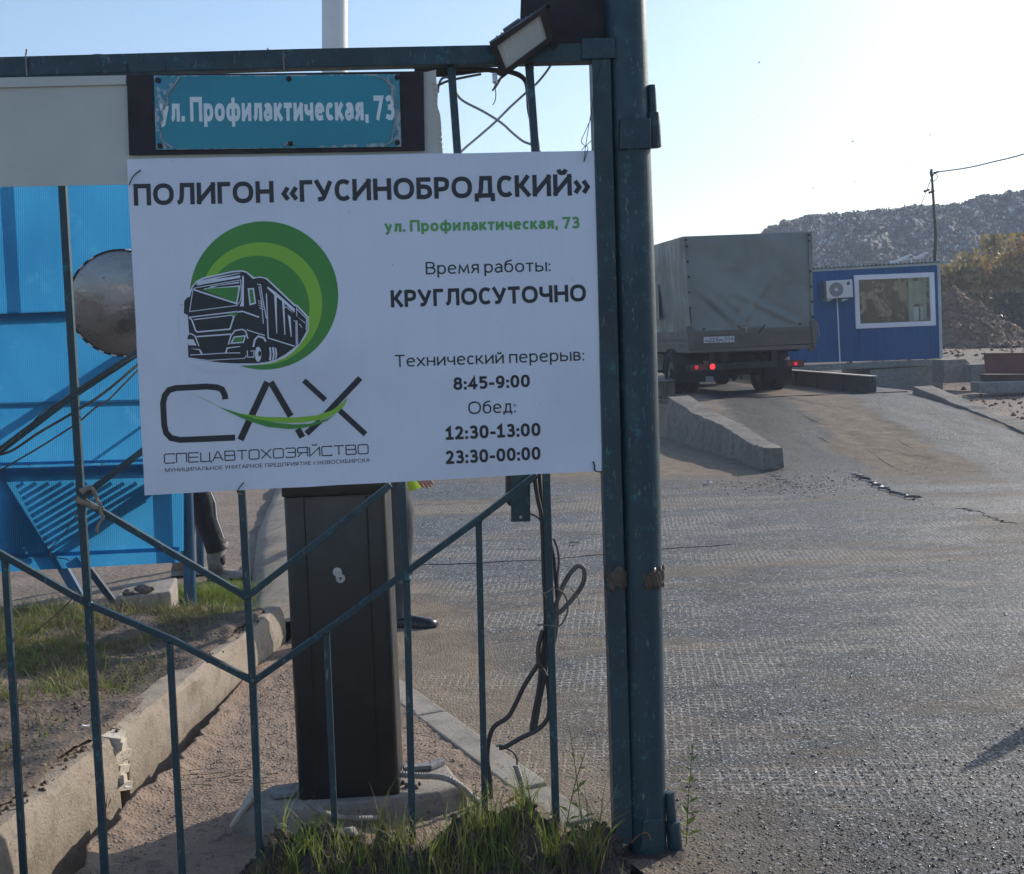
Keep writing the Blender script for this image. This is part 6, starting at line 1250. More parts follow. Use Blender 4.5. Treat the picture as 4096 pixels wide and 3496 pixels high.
# placard on the left side
def side(x, y): d = ray(*vL(x, y)); nL = -rt_; p0 = TK(-0.07, 0, 0); return CAM+d*((p0-CAM).dot(nL)/d.dot(nL))
mb = MB(); mb.prism([side(*p) for p in ((20, 608), (82, 604), (95, 956), (20, 958))], -rt_*0.10); mb.build('placard', M['beam_top'], tk)
# bed
mb = MB(); mb.prism([T_(*p, .02) for p in ((412, 1075), (1650, 1020), (1660, 1195), (412, 1258))], hd_*0.05); mb.build('tailgate', M['bed'], tk, bevel=0.006)
for yy in ((1120, 1068), (1165, 1110), (1210, 1152)): mb = MB(); mb.beam(T_(440, yy[0], .045), T_(1640, yy[1], .045), 0.016, 0.012, hd_); mb.build('board_joint', M['bed'], tk)
zg1 = c_bl.z; 
for s_, nm in ((0.0, 'side_board'), (TW, 'side_board')):
    mb = MB(); mb.beam(TK(s_, 0.05, (zb_+zg1)/2), TK(s_, TL_, (zb_+zg1)/2), zg1-zb_, 0.04, rt_); mb.build(nm, M['bed'], tk, bevel=0.004)
    for zz in (zb_+.08, zb_+.17): mb = MB(); mb.beam(TK(s_+(-.028 if s_ == 0 else .028), 0.05, zz), TK(s_+(-.028 if s_ == 0 else .028), TL_, zz), 0.02, 0.02, rt_); mb.build('side_rib', M['bed'], tk)
mb = MB(); mb.box(TK(TW/2, TL_/2, zb_-0.03), (TW+.04, TL_, 0.07), Matrix.Rotation(R(8.3), 3, 'Z')); mb.build('bed_floor', M['bed'], tk, bevel=0.005)
for x0, x1, y0_, y1_ in ((375, 440, 1020, 1262), (1628, 1688, 960, 1198)): mb = MB(); mb.prism([T_(*p, .06) for p in ((x0, y0_+14), (x0+18, y0_), (x1-10, y0_), (x1, y0_+20), (x1-2, y1_-4), (x0+18, y1_))], hd_*.10); mb.build('corner_post', M['bed'], tk, bevel=0.01)
mb = MB(); mb.prism([T_(*p, .0) for p in ((1610, 1200), (1662, 1198), (1660, 1255), (1640, 1282), (1615, 1270))], hd_*.08); mb.build('hinge_lug', M['bed'], tk, bevel=.006)
# plate
mb = MB(); mb.prism([T_(*p, .052) for p in ((543, 1130), (852, 1118), (853, 1186), (543, 1197))], hd_*.006); mb.build('number_plate', M['plate'], tk)
mb = MB()
for q in (((758, 1120), (762, 1120), (764, 1192), (760, 1192)), ((545, 1131), (852, 1119), (852, 1121), (545, 1133)), ((545, 1194), (852, 1183), (852, 1186), (545, 1197))): mb.prism([T_(*p, .0535) for p in q], hd_*.001)
mb.build('plate_line', M['ink'], tk)
GL['М'] = (.8, [[(0, 0), (0, 1), (.5, .35), (1, 1), (1, 0)]])
hitT = lambda p, o: TP.hit(p[0], p[1], .0545+o*8)
strokefont('lettering', 'М', vL(555, 1187), vL(588, 1186), 27/2.526, hitT, M['ink'], tk, .16, 0.02); strokefont('lettering', '215', vL(596, 1186), vL(690, 1181), 44/2.526, hitT, M['ink'], tk, .15, 0.02)
strokefont('lettering', 'РС', vL(697, 1184), vL(752, 1182), 32/2.526, hitT, M['ink'], tk, .16, 0.02); strokefont('lettering', '154', vL(768, 1166), vL(842, 1163), 32/2.526, hitT, M['ink'], tk, .15, 0.02)
# chassis
mb = MB()
for aa in (TW*.30, TW*.70): mb.beam(TK(aa, .1, zb_-.16), TK(aa, 6.0, zb_-.16), .16, .08, rt_)
mb.build('frame_rail', M['chassis'], tk)
for bb in (.5, 1.4, 2.3, 3.0): mb = MB(); mb.beam(TK(.1, bb, zb_-.085), TK(TW-.1, bb, zb_-.085), .05, .05, (0, 0, 1)); mb.build('cross_member', M['chassis'], tk)
mb = MB(); mb.prism([T_(*p, -.05) for p in ((372, 1412), (1382, 1366), (1384, 1430), (375, 1484))], hd_*.06); mb.build('rear_bumper', M['chassis'], tk, bevel=.006)
for x in (600, 1230): mb = MB(); mb.prism([T_(*p, -.08) for p in ((x, 1260), (x+55, 1258), (x+55, 1400), (x, 1402))], hd_*.05); mb.build('bumper_bracket', M['chassis'], tk)
for q, nm, m_ in ((((380, 1410), (660, 1398), (662, 1476), (382, 1482)), 'lamp_cluster', 'chassis'), (((1300, 1368), (1556, 1362), (1558, 1434), (1302, 1440)), 'lamp_cluster', 'chassis')): mb = MB(); mb.prism([T_(*p, -.04) for p in q], hd_*.06); mb.build(nm, M[m_], tk, bevel=.004)
for q in (((418, 1414), (575, 1408), (577, 1466), (420, 1472)), ((1385, 1372), (1545, 1368), (1547, 1426), (1387, 1430))): mb = MB(); mb.prism([T_(*p, -.033) for p in q], hd_*.008); mb.build('tail_light', M['red_lens'], tk)
def spot(x, y, r_, m_): 
    mb = MB(); p = T_(x, y, -.03); mb.tube([p, p-hd_*.012], [r_, r_*.7], 14); mb.build('lit_bulb', M[m_], tk)
spot(470, 1438, .032, 'red_dim'); spot(632, 1431, .048, 'red_lit'); spot(1472, 1401, .034, 'red_dim')
def wheel(a_, b_, z0, w, r_, dual=False):
    c_ = TK(a_, b_, z0+r_); e_ = tk
    for k in range(2 if dual else 1):
        cc = c_+rt_*((k-.5)*(w+.045) if dual else 0); mb = MB(); prof = [(-w/2+.03, r_*.60), (-w/2, r_*.80), (-w/2+.02, r_*.955), (-w/2+.05, r_), (w/2-.05, r_), (w/2-.02, r_*.955), (w/2, r_*.80), (w/2-.03, r_*.60)]
        V = []; ns = 48
        for j in range(ns):
            t_ = 2*math.pi*j/ns
            for i, (x, q) in enumerate(prof): rr = q-(0.012 if (i in (3, 4) and j % 2) else 0); V.append(cc+rt_*x+hd_*math.cos(t_)*rr+Vector((0, 0, math.sin(t_)*rr)))
        k_ = len(prof); mb.add(V, [(j*k_+i, j*k_+i+1, ((j+1) % ns)*k_+i+1, ((j+1) % ns)*k_+i) for j in range(ns) for i in range(k_-1)]); ty = mb.build('tyre', M['tyre'], e_, smooth='auto')
        mb = MB(); mb.tube([cc-rt_*(w/2-.05), cc+rt_*(w/2-.05)], r_*.61, 28); rm = mb.build('rim', M['rim'], e_); 
        mb = MB(); mb.tube([cc-rt_*(w/2+.0), cc-rt_*(w/2-.06)], r_*.2, 16); mb.build('hub', M['rim'], e_)
wz = 0.39
wheel(.15, 1.05, wz, .22, .38, True); wheel(TW-.45, 1.05, wz, .22, .38, True); wheel(.2, 4.3, wz, .21, .37); wheel(TW-.36, 4.0, wz, .21, .37)
mb = MB(); mb.tube([TK(.3, 1.05, wz+.36), TK(TW*.45, 1.05, wz+.36), TK(TW*.5, 1.05, wz+.36), TK(TW*.55, 1.05, wz+.36), TK(TW-.3, 1.05, wz+.36)], [.055, .06, .17, .06, .055], 14); mb.build('rear_axle', M['chassis'], tk, smooth=True)
for aa in (TW*.30, TW*.70): mb = MB(); mb.tube(smoothpath([TK(aa, .4, zb_-.22), TK(aa, 1.05, wz+.42), TK(aa, 1.8, zb_-.22)], 5), .035, 6); mb.build('leaf_spring', M['chassis'], tk)
mb = MB(); mb.tube(smoothpath([TK(TW*.5, 3.6, wz+.42), TK(TW*.5, 1.05, wz+.38)], 3), .04, 8); mb.build('drive_shaft', M['chassis'], tk)
mb = MB(); mb.tube(smoothpath([TK(TW*.76, 2.6, .95), TK(TW*.78, 1.6, 1.02), TK(TW*.70, .9, 1.12), TK(TW*.66, .25, .98)], 6), .03, 8); mb.build('exhaust', M['chassis'], tk)
mb = MB(); mb.box(TK(TW*.5, .95, .93+.08), (.62, .55, .18), Matrix.Rotation(R(8.3), 3, 'Z')); mb.build('spare_wheel', M['tyre'], tk, bevel=.05)
for aa in (-.08, TW-.70):
    V = []; ns = 14
    for k in range(ns+1):
        t_ = math.pi*k/ns; p = TK(aa, 1.05-math.cos(t_)*.47, wz+.36+math.sin(t_)*.46); V += [p, p+rt_*.50]
    mb = MB(); mb.add(V, [(2*k, 2*k+1, 2*k+3, 2*k+2) for k in range(ns)]); o = mb.build('mudguard', M['chassis'], tk, smooth=True); o.modifiers.new('s', 'SOLIDIFY').thickness = .01
    mb = MB(); mb.beam(TK(aa+.25, .56, .93), TK(aa+.25, .53, .62), .50, .012, hd_); mb.build('mud_flap', M['tyre'], tk)
# cab, in front of the bed
def slabp(pts, a0, a1, nm, m_, bv=.03): mb = MB(); mb.prism([TK(a0, b_, c_) for b_, c_ in pts], rt_*(a1-a0)); return mb.build(nm, m_, tk, bevel=bv)
slabp([(3.45, .75), (3.45, 2.30), (3.60, 2.42), (4.5, 2.42), (5.15, 1.75), (5.95, 1.50), (6.10, 1.35), (6.12, .75)], .12, TW-.12, 'cab', M['cab'])
slabp([(4.56, 2.36), (5.16, 1.76), (5.17, 1.78), (4.57, 2.38)], .22, TW-.22, 'windscreen', M['glass'], .0)
for aa in (.11, TW-.125): slabp([(3.70, 1.62), (3.70, 2.22), (4.42, 2.24), (4.85, 1.70)], aa, aa+.015, 'side_window', M['glass'], 0); 
for aa in (-.12, TW+.06): slabp([(4.75, 1.55), (4.75, 1.95), (4.85, 1.95), (4.85, 1.55)], aa, aa+.10, 'side_mirror', M['chassis'], .01)
for aa in (.22, TW-.42): slabp([(6.10, 1.0), (6.10, 1.2), (6.14, 1.2), (6.14, 1.0)], aa, aa+.20, 'headlight', M['pvc'], 0)
slabp([(6.05, .60), (6.05, .82), (6.18, .80), (6.18, .62)], .08, TW-.08, 'front_bumper', M['chassis'])

# ================================================================== RIGHT OF THE CABIN
rb_ = empty('red_beam', AT(*vI(1960, 860), 27), 'dull red steel beam resting on concrete at the right edge', 'beam')
mb = MB(); mb.prism([AT(*vI(*p), 27) for p in ((1857, 757), (2250, 752), (2250, 862), (1868, 860))], (0, .02, 0)); mb.build('web', M['redbeam'], rb_)
mb = MB(); mb.beam(AT(*vI(1854, 757), 27.08), AT(*vI(2250, 752), 27.08), .25, .03, (0, 0, 1)); mb.build('top_flange', M['redbeam'], rb_); mb = MB(); mb.beam(AT(*vI(1866, 860), 27.0), AT(*vI(2250, 862), 27.0), .25, .03, (0, 0, 1)); mb.build('bottom_flange', M['redbeam'], rb_)
for q, d_, m_, lb, Yq in ((((1642, 790), (1760, 785), (1786, 812), (1786, 910), (1645, 915)), .8, 'conc_pale', 'pale weathered concrete block standing against the right end of the cabin base', 28.6), (((1787, 815), (1868, 812), (1868, 908), (1787, 912)), .6, 'conc_grey', 'grey concrete block just left of the red beam', 28.2), (((1830, 912), (2250, 905), (2250, 965), (1832, 968)), .5, 'conc_grey', 'long grey concrete slab edge below the red beam', 26.3), (((1870, 868), (2250, 866), (2250, 908), (1880, 908)), .4, 'beam', 'dark sleeper under the red beam', 27.3)):  # the last, dark bar is added to stand for the shadow below the beam
    mb = MB(); mb.prism([AT(*vI(*p), Yq) for p in q], (0, d_, 0)); tag(mb.build('concrete_block', M[m_], None, bevel=.015), lb, 'block')
# heap of earth and leaves
hc = AT(*vI(1700, 640), 43.0); n = 90; th = np.linspace(0, 2*np.pi, 121); rr = np.linspace(0, 1, n); X = hc.x+np.outer(rr, np.cos(th))*2.9; Y = hc.y+np.outer(rr, np.sin(th))*2.4
Z = AT(*vI(1700, 690), 43).z-.15+1.75*(1-rr[:, None])**1.1*(1+0*X)+fbm(X*1.4, Y*1.4, 5, .6)*.45*(1-rr[:, None]*.6)
o = grid('earth_heap', X, Y, Z, M['heap'], kind=None); tag(o, 'heap of dug earth and dead leaves right of the cabin', 'heap')
k = rng.integers(0, X.size, 2600); C3 = np.stack([X.ravel()[k], Y.ravel()[k], Z.ravel()[k]+.02], -1); scatter('earth_clods', C3, OCT_V, OCT_F, rng.uniform(.03, .13, 2600), M['heap'])
# rubbish hill
prof = [(-300, 1900), (20, 1640), (85, 1578), (120, 1532), (250, 1530), (330, 1490), (500, 1465), (640, 1472), (720, 1445), (870, 1440), (950, 1478), (1000, 1432), (1130, 1415), (1290, 1400), (1350, 1412), (1500, 1395), (1580, 1362), (1740, 1322), (1850, 1350), (2072, 1335), (2400, 1300), (3200, 1260), (4200, 1300), (5200, 1500)]
pw = [AT(*vN(*p), 135.0) for p in prof]; xs = np.linspace(pw[0].x-4, pw[-1].x, 620); ridge = np.interp(xs, [p.x for p in pw], [p.z for p in pw])
vs = np.concatenate([np.linspace(0, 1, 150), np.linspace(1.02, 1.6, 30)]); X = np.repeat(xs[None], len(vs), 0); Y = (92+vs*43)[:, None]+0*X; s_ = np.where(vs < 1, np.sin(np.clip(vs, 0, 1)*np.pi/2)**1.0, 1-(vs-1)*.8)[:, None]
Z = 0.6+(ridge[None]-0.6)*s_+fbm(X*.22, Y*.22, 6, .62)*(1.5-1.1*sstep(.45, .95, vs))[:, None]+fbm(X*1.6, Y*1.6, 3)*.45
grid('hill', X, Y, Z, M['rubbish'], smooth=False)
k = rng.integers(0, 150*620, 26000); C3 = np.stack([X.ravel()[k], Y.ravel()[k]-.1, Z.ravel()[k]+.1], -1); QV = np.array([(-1, -.7, 0), (1, -.6, .15), (.9, .7, 0), (-.8, .6, .2)]); scatter('rubbish_debris', C3, QV, np.array([(0, 1, 2, 3)]), rng.uniform(.06, .26, 26000), M['rubbish'])
k = rng.integers(0, 150*620, 4500); C3 = np.stack([X.ravel()[k], Y.ravel()[k]-.2, Z.ravel()[k]+.15], -1); scatter('plastic_bags', C3, QV, np.array([(0, 1, 2, 3)]), rng.uniform(.05, .15, 4500), M['litter'])
k = np.arange(620)[::1]; C3 = np.stack([xs, np.full(620, 134.5), Z[147]+.1], -1); scatter('ridge_debris', C3, QV, np.array([(0, 1, 2, 3)]), rng.uniform(.08, .3, 620), M['rubbish'])
n = 2600; x = rng.uniform(6.9, 13.5, n); y = rng.uniform(12.5, 27, n); k = x > lin(RR0, RR1, np.clip(y, 13, 20))+.4; x, y = x[k], y[k]; scatter('yard_rubble', np.stack([x, y, ground_z(x, y)+.01], -1), OCT_V, OCT_F, .008+.05*rng.random(len(x))**6, M['heap'])
n = 3500; x = rng.uniform(10.6, 24, n); y = rng.uniform(27, 52, n); scatter('yard_rubble', np.stack([x, y, ground_z(x, y)+.01], -1), OCT_V, OCT_F, .015+.08*rng.random(n)**6, M['heap'])
# shrubs
def shrub(label, px, ptop, pbase, Y0, wpx, leaf, nleaf, seed, lsz=.10):
    base = AT(px, pbase, Y0); top = AT(px, ptop, Y0); h = top.z-base.z; w = wpx/FPX*Y0/2; e = empty('shrub', base, label, 'shrub', None); r_ = np.random.default_rng(seed)
    mb = MB(); tips = []
    for k in range(16):
        a_ = r_.uniform(0, 6.28); q = r_.uniform(.1, .8); P = [base+Vector((math.cos(a_)*.15, math.sin(a_)*.15, -.2)), base+Vector((math.cos(a_)*w*q*.5, math.sin(a_)*w*q*.5, h*.45)), base+Vector((math.cos(a_)*w*q, math.sin(a_)*w*q, h*r_.uniform(.7, .95)))]
        P = smoothpath(P, 4); mb.tube(P, list(np.linspace(.05, .012, len(P))), 5); tips += P[3:]
        for b_ in range(3): p = P[r_.integers(3, len(P))]; mb.tube([p, p+Vector((r_.normal()*.5, r_.normal()*.5, r_.uniform(.2, .8)))], [.02, .006], 4)
    mb.build('branches', M['bark'], e)
    C_ = []
    ncl = 90
    cl = np.array([(*(np.array(tips[r_.integers(len(tips))])[:2]+r_.normal(0, w*.28, 2)), base.z+h*min(.98, abs(r_.normal(.55, .27)))) for _ in range(ncl)])
    idx = r_.integers(0, ncl, nleaf); C_ = cl[idx]+r_.normal(0, 1, (nleaf, 3))*np.array([.34, .34, .26])
    C_[:, 2] = np.clip(C_[:, 2], base.z-.05, base.z+h*1.03)
    o = scatter('foliage', C_-np.array(base), QV, np.array([(0, 1, 2, 3)]), r_.uniform(lsz*.6, lsz*1.3, nleaf), M[leaf], parent=e); return e
shrub('tall orange and yellow autumn shrub at the right edge below the hill', 4060, 958, 1335, 60, 420, 'leaf_autumn', 9000, 5)
shrub('yellow green autumn shrub just right of the cabin', 3855, 1075, 1335, 58, 300, 'leaf_autumn', 6500, 6)
shrub('orange autumn shrub between the two larger ones behind the heap', 3960, 1030, 1340, 63, 260, 'leaf_autumn', 5000, 9)
shrub('dark brown green thicket at the foot of the shrubs, right', 4080, 1170, 1350, 55, 400, 'leaf_dark', 8000, 7, .09)
shrub('dark thicket at the foot of the shrubs nearer the cabin', 3850, 1180, 1350, 54, 330, 'leaf_dark', 6500, 8, .09)
# gulls
def gull(p, span, yaw, roll, dih):
    mb = MB(); s = span/2; b_ = [Vector(v) for v in ((.30*s, 0, 0), (.1*s, .06*s, .03*s), (-.25*s, .03*s, 0), (-.38*s, 0, .01*s), (-.25*s, -.03*s, 0), (.1*s, -.06*s, .03*s), (.05*s, 0, -.05*s))]
    mb.add(b_, [(0, 1, 2, 3, 4, 5), (0, 6, 1), (1, 6, 2), (2, 6, 3), (3, 6, 4), (4, 6, 5), (5, 6, 0)])
    for sg_ in (-1, 1): mb.add([Vector(v) for v in ((.12*s, sg_*.05*s, .02*s), (.16*s, sg_*.45*s, dih*.30*s), (-.02*s, sg_*s, dih*.22*s), (-.06*s, sg_*.45*s, dih*.27*s), (-.10*s, sg_*.05*s, .02*s))], [(0, 1, 3, 4), (1, 2, 3)])
    Rm = Euler((roll, 0, yaw)).to_matrix(); mb.v = [tuple(Rm @ Vector(v)+p) for v in mb.v]; o = mb.build('gull', M['gull'], None); return o
gl_ = [(68, 288, 36), (968, 182, 46), (72, 686, 26), (776, 886, 34), (492, 1006, 18), (318, 1067, 16), (1360, 836, 32), (1300, 988, 22), (1204, 1046, 28), (1480, 1056, 22), (478, 1236, 34), (180, 1306, 38), (463, 1340, 22), (493, 1390, 30), (222, 1407, 18), (346, 1450, 20), (216, 1494, 22), (278, 1434, 14), (648, 1444, 18), (790, 1193, 46), (1184, 1182, 26), (1018, 1275, 24), (978, 1324, 18), (1448, 1243, 18), (896, 1358, 20), (1252, 1372, 20), (90, 1420, 14), (30, 1434, 18), (2018, 1204, 18), (1768, 688, 16), (980, 1388, 18)]
def place_(x, y):
    zx = 'above the truck' if x < 480 else ('between the truck and the mast' if x < 1372 else 'right of the mast'); zy = 'high up' if y < 1000 else ('at middle height' if y < 1300 else 'low over the ridge'); return zx, zy
def glabel(x, y):
    zn = sorted(q[0] for q in gl_ if place_(q[0], q[1]) == place_(x, y)); o_ = ('first', 'second', 'third', 'fourth', 'fifth', 'sixth', 'seventh', 'eighth', 'ninth', 'tenth', 'eleventh', 'twelfth')[zn.index(x)]; a_, b_ = place_(x, y)
    return 'gull %s %s%s' % (b_, a_, '' if len(zn) == 1 else ', %s from the left' % o_)
for i, (x, y, s_) in enumerate(gl_):
    Yg = rnd.uniform(125, 170) if y < 1350 else rnd.uniform(118, 130); sp_ = s_/1.8905/FPX*Yg; tag(gull(AT(*vN(x, y), Yg), sp_*1.8, rnd.uniform(-.7, .7)+1.57*(i % 2)*0.5, rnd.uniform(-.5, .5), rnd.uniform(.3, 1.4)), glabel(x, y), 'gull', 'gulls circling over the rubbish hill')
for (x, y, lb) in ((1458, 118, 'gull sitting on the cabin roof, left of two'), (1672, 92, 'gull sitting on the cabin roof, right of two')):
    c_ = Wp(vM(x, y))+back*.6; mb = MB(); mb.tube([c_+Vector((-.16, 0, .0)), c_+Vector((-.05, 0, .03)), c_+Vector((.06, 0, .06)), c_+Vector((.11, 0, .12)), c_+Vector((.16, 0, .13)), c_+Vector((.20, 0, .12))], [.01, .055, .06, .03, .03, .006], 8); mb.tube([c_+Vector((0, 0, .0)), c_+Vector((0, 0, -.12))], .012, 5); tag(mb.build('gull', M['litter'], None, smooth=True), lb, 'gull')

# air
t = NT('haze_air'); t.n.remove(t.b); pv = t.n.new('ShaderNodeVolumePrincipled'); pv.inputs['Color'].default_value = (0.80, 0.88, 1.0, 1); pv.inputs['Density'].default_value = 0.0021; pv.inputs['Anisotropy'].default_value = 0.0
t.lk(pv.outputs[0], t.n['Material Output'].inputs['Volume'])
mb = MB(); mb.box((40, 60, 14.5), (420, 330, 34)); tag(mb.build('haze', t.m), kind='stuff')

# ================================================================== MUD, GRAVEL, GRASS
# ragged bank of mud under the gate
xs = np.linspace(-1.35, 0.62, 300); ys = np.linspace(3.0, 3.93, 170); X, Y = np.meshgrid(xs, ys)
gy = FP.p.y+(X-FP.p.x)*math.tan(R(5.5))
prof_ = np.exp(-((Y-gy+.06)/0.20)**2)*(0.35+1.1*sstep(-.95, -.7, X))*(1-sstep(.20, .37, X))*(sstep(-1.30, -.9, X))
Z = -0.10+prof_*(0.120+fbm(X*6, Y*6, 5, .62)*0.11)+fbm(X*25, Y*25, 3)*.018*prof_
grid('mud_bank', X, Y, Z, M['mud'])
bankz = lambda x, y: float(np.interp(0, [0], [0]))
def zof(Xg, Yg, Zg, x, y):
    i = np.clip(((y-Yg[0, 0])/(Yg[-1, 0]-Yg[0, 0])*(Yg.shape[0]-1)).astype(int), 0, Yg.shape[0]-1); j = np.clip(((x-Xg[0, 0])/(Xg[0, -1]-Xg[0, 0])*(Xg.shape[1]-1)).astype(int), 0, Xg.shape[1]-1); return Zg[i, j]
BX, BY, BZ = X, Y, Z
n = 2600; x = rng.uniform(-1.1, .36, n); y = FP.p.y+(x-FP.p.x)*math.tan(R(5.5))+rng.normal(0, .12, n); z = zof(BX, BY, BZ, x, y); k = z > -.06
scatter('mud_clods', np.stack([x, y, z+.002], -1)[k], ICO_V, ICO_F, (rng.uniform(.0, 1, n)**5*.017+.003)[k], M['clod'], smooth=False)
for (x_, y_, r_, lb) in ((545, 468, .022, 'pale stone on the mud in front of the cabinet plinth'), (222, 545, .026, 'grey stone half sunk in the dark mud by the gate bars'), (250, 440, .012, 'small pinkish stone at the left end of the mud bank')):
    c = F(vH(x_, y_), -.02); mb = MB(); mb.add([c+Vector((v[0]*1.3, v[1], v[2]*.8))*r_ for v in ICO_V], [tuple(f) for f in ICO_F]); tag(mb.build('stone', M['pebble'] if r_ < .025 else M['rock'], None, bevel=.003), lb, 'stone')
# pebbles on the path, heavier along the kerb
n = 9000; y = 3.0+3.9*rng.random(n)**1.5; lx = KX(y)+.09; rx_ = np.maximum(stripx(y)-.03, lx+.06); u_ = rng.random(n)**1.4; x = lx+.08+(rx_-lx-.09)*u_
zp = path_z(x, y); sz = .0013+.0055*rng.random(n)**4
scatter('path_gravel', np.stack([x, y, zp+sz*.3], -1), OCT_V, OCT_F, sz, M['pebble'])
n = 2600; y = rng.uniform(3.0, 6.0, n); x = KX(y)-.02-np.abs(rng.normal(0, .22, n)); scatter('bed_crumbs', np.stack([x, y, bed_z(x, y)+.003], -1), OCT_V, OCT_F, .002+.010*rng.random(n)**3, M['soil'])
# wet grit on the road
n = 22000; x = rng.normal(1.45, .8, n); y = 3.0+np.abs(rng.normal(0.2, .75, n)); k = x > stripx(y)+.06; x = x[k]; y = y[k]; z = road_z(x, y); n = len(x); sz = .0008+.0052*rng.random(n)**7
scatter('road_grit', np.stack([x, y, z+sz*.25], -1), OCT_V, OCT_F, sz, M['grit'])
n = 4000; x = rng.uniform(-.6, 6, n); y = rng.uniform(3.2, 13, n); k = x > stripx(y)+.06; x = x[k]; y = y[k]; z = road_z(x, y); n = len(x); sz = .001+.006*rng.random(n)**9
scatter('road_crumbs', np.stack([x, y, z+sz*.2], -1), OCT_V, OCT_F, sz, M['grit'])
n = 500; c = G(*vJ(800, 610)); x = rng.normal(c.x, .35, n); y = rng.normal(c.y, .35, n); scatter('asphalt_chips', np.stack([x, y, road_z(x, y)+.004], -1), OCT_V, OCT_F, rng.uniform(.003, .012, n), M['lip'], squash=(1.3, 1, .4), tilt=.5)
def litter(px, py, s_, label, z=0.0, m='litter'):
    c = G(px, py, z); mb = MB(); mb.add([c+Vector(v)*s_ for v in ((-1, -.5, .05), (-.2, -.7, .35), (.9, -.3, .1), (.7, .6, .3), (-.3, .5, .15), (-.9, .3, .4))], [(0, 1, 5), (1, 4, 5), (1, 2, 4), (2, 3, 4)]); o = mb.build('litter', M[m], None); o.modifiers.new('s', 'SOLIDIFY').thickness = .001; tag(o, label, 'litter')
litter(*vJ(322, 600), .05, 'white scrap of litter on the dirt near the left ramp kerb', .01); litter(*vE(508, 600), .016, 'white scrap of paper at the edge of the grassy bed', .21); litter(*vE(758, 962), .014, 'pale scrap lying by the dark gap below the kerb', .02); litter(*vG(1775, 479), .04, 'green leaf lying on the road behind the hanging cables', .006, 'grass')
litter(*vT(-4, 1437), .02, 'orange scrap in the grass at the left edge', .22, 'strap'); litter(*vK(1195, 1345), .012, 'pale flat chip on the wet asphalt', .006, 'pebble')
# grass blades
def blades(name, x, y, z, hgt, wid, lean, m, label=None, bend=1.0):
    n = len(x); a = rng.uniform(0, 2*np.pi, n); b = rng.uniform(0, 2*np.pi, n); t_ = np.array([0, .35, .7, 1.0]); V = np.zeros((n, 8, 3))
    for k in range(4):
        off = lean*hgt*(t_[k]**2)*bend; cx = x+np.cos(a)*off; cy = y+np.sin(a)*off; cz = z+hgt*(t_[k]-.35*lean*t_[k]**2); w_ = wid*(1-t_[k]**1.6*.92)/2
        V[:, 2*k, 0] = cx-np.cos(b)*w_; V[:, 2*k, 1] = cy-np.sin(b)*w_; V[:, 2*k, 2] = cz; V[:, 2*k+1, 0] = cx+np.cos(b)*w_; V[:, 2*k+1, 1] = cy+np.sin(b)*w_; V[:, 2*k+1, 2] = cz
    Fb = np.array([(0, 1, 3, 2), (2, 3, 5, 4), (4, 5, 7, 6)]); Fa = Fb[None]+(np.arange(n)*8)[:, None, None]; return npmesh(name, V.reshape(-1, 3), Fa.reshape(-1, 4), M[m], kind='stuff')
def clumped(n, x0, x1, y0, y1, ncl, sp):
    cx = rng.uniform(x0, x1, ncl); cy = rng.uniform(y0, y1, ncl); k = rng.integers(0, ncl, n); return cx[k]+rng.normal(0, sp, n), cy[k]+rng.normal(0, sp, n)
for nm, n, ncl, h0, h1, mt in (('bed_grass', 46000, 1100, .015, .06, 'grass'), ('dry_grass', 60000, 1500, .015, .07, 'grass_dry'), ('long_grass', 9000, 500, .05, .16, 'grass'), ('long_dry_grass', 11000, 600, .05, .15, 'grass_dry')):
    x, y = clumped(n, -3.6, -1.2, 3.4, 6.55, ncl, .035); d = (KX(y)-x); dens = np.clip((d-.10)/.45, 0, 1)*np.clip((y-3.6)/1.3+.15, 0.06, 1)*np.clip(.72+3.0*vnoise(x*2.6, y*2.6+4)+1.5*vnoise(x*9, y*9), 0, 1)
    k = (rng.random(n) < dens) & (d > .05) & (y < 6.62); x, y = x[k], y[k]; blades(nm, x, y, bed_z(x, y)-.005, rng.uniform(h0, h1, len(x)), rng.uniform(.002, .0045, len(x)), rng.uniform(.3, 1.5, len(x)), mt)
# back edge tufts, at the posts
for cx_t, cy_t, n, sp, h in ((*G(*vD(1420, 1150), .12)[:2], 1400, .11, .17), (*G(*vD(1230, 1140), .12)[:2], 500, .05, .15), (*G(*vD(1560, 1110), .1)[:2], 1100, .10, .12), (*G(*vD(700, 1230), .15)[:2], 600, .10, .08), (*G(*vD(250, 1260), .15)[:2], 1500, .25, .08), (*G(*vD(1450, 1280), .15)[:2], 700, .15, .09)):
    x = rng.normal(cx_t, sp, n); y = rng.normal(cy_t, sp*.6, n); z = np.where(y < 6.5, bed_z(x, y), .05); blades('edge_grass', x, y, z-.01, rng.uniform(.3, 1, n)*h, rng.uniform(.002, .005, n), rng.uniform(.1, .8, n), 'grass')
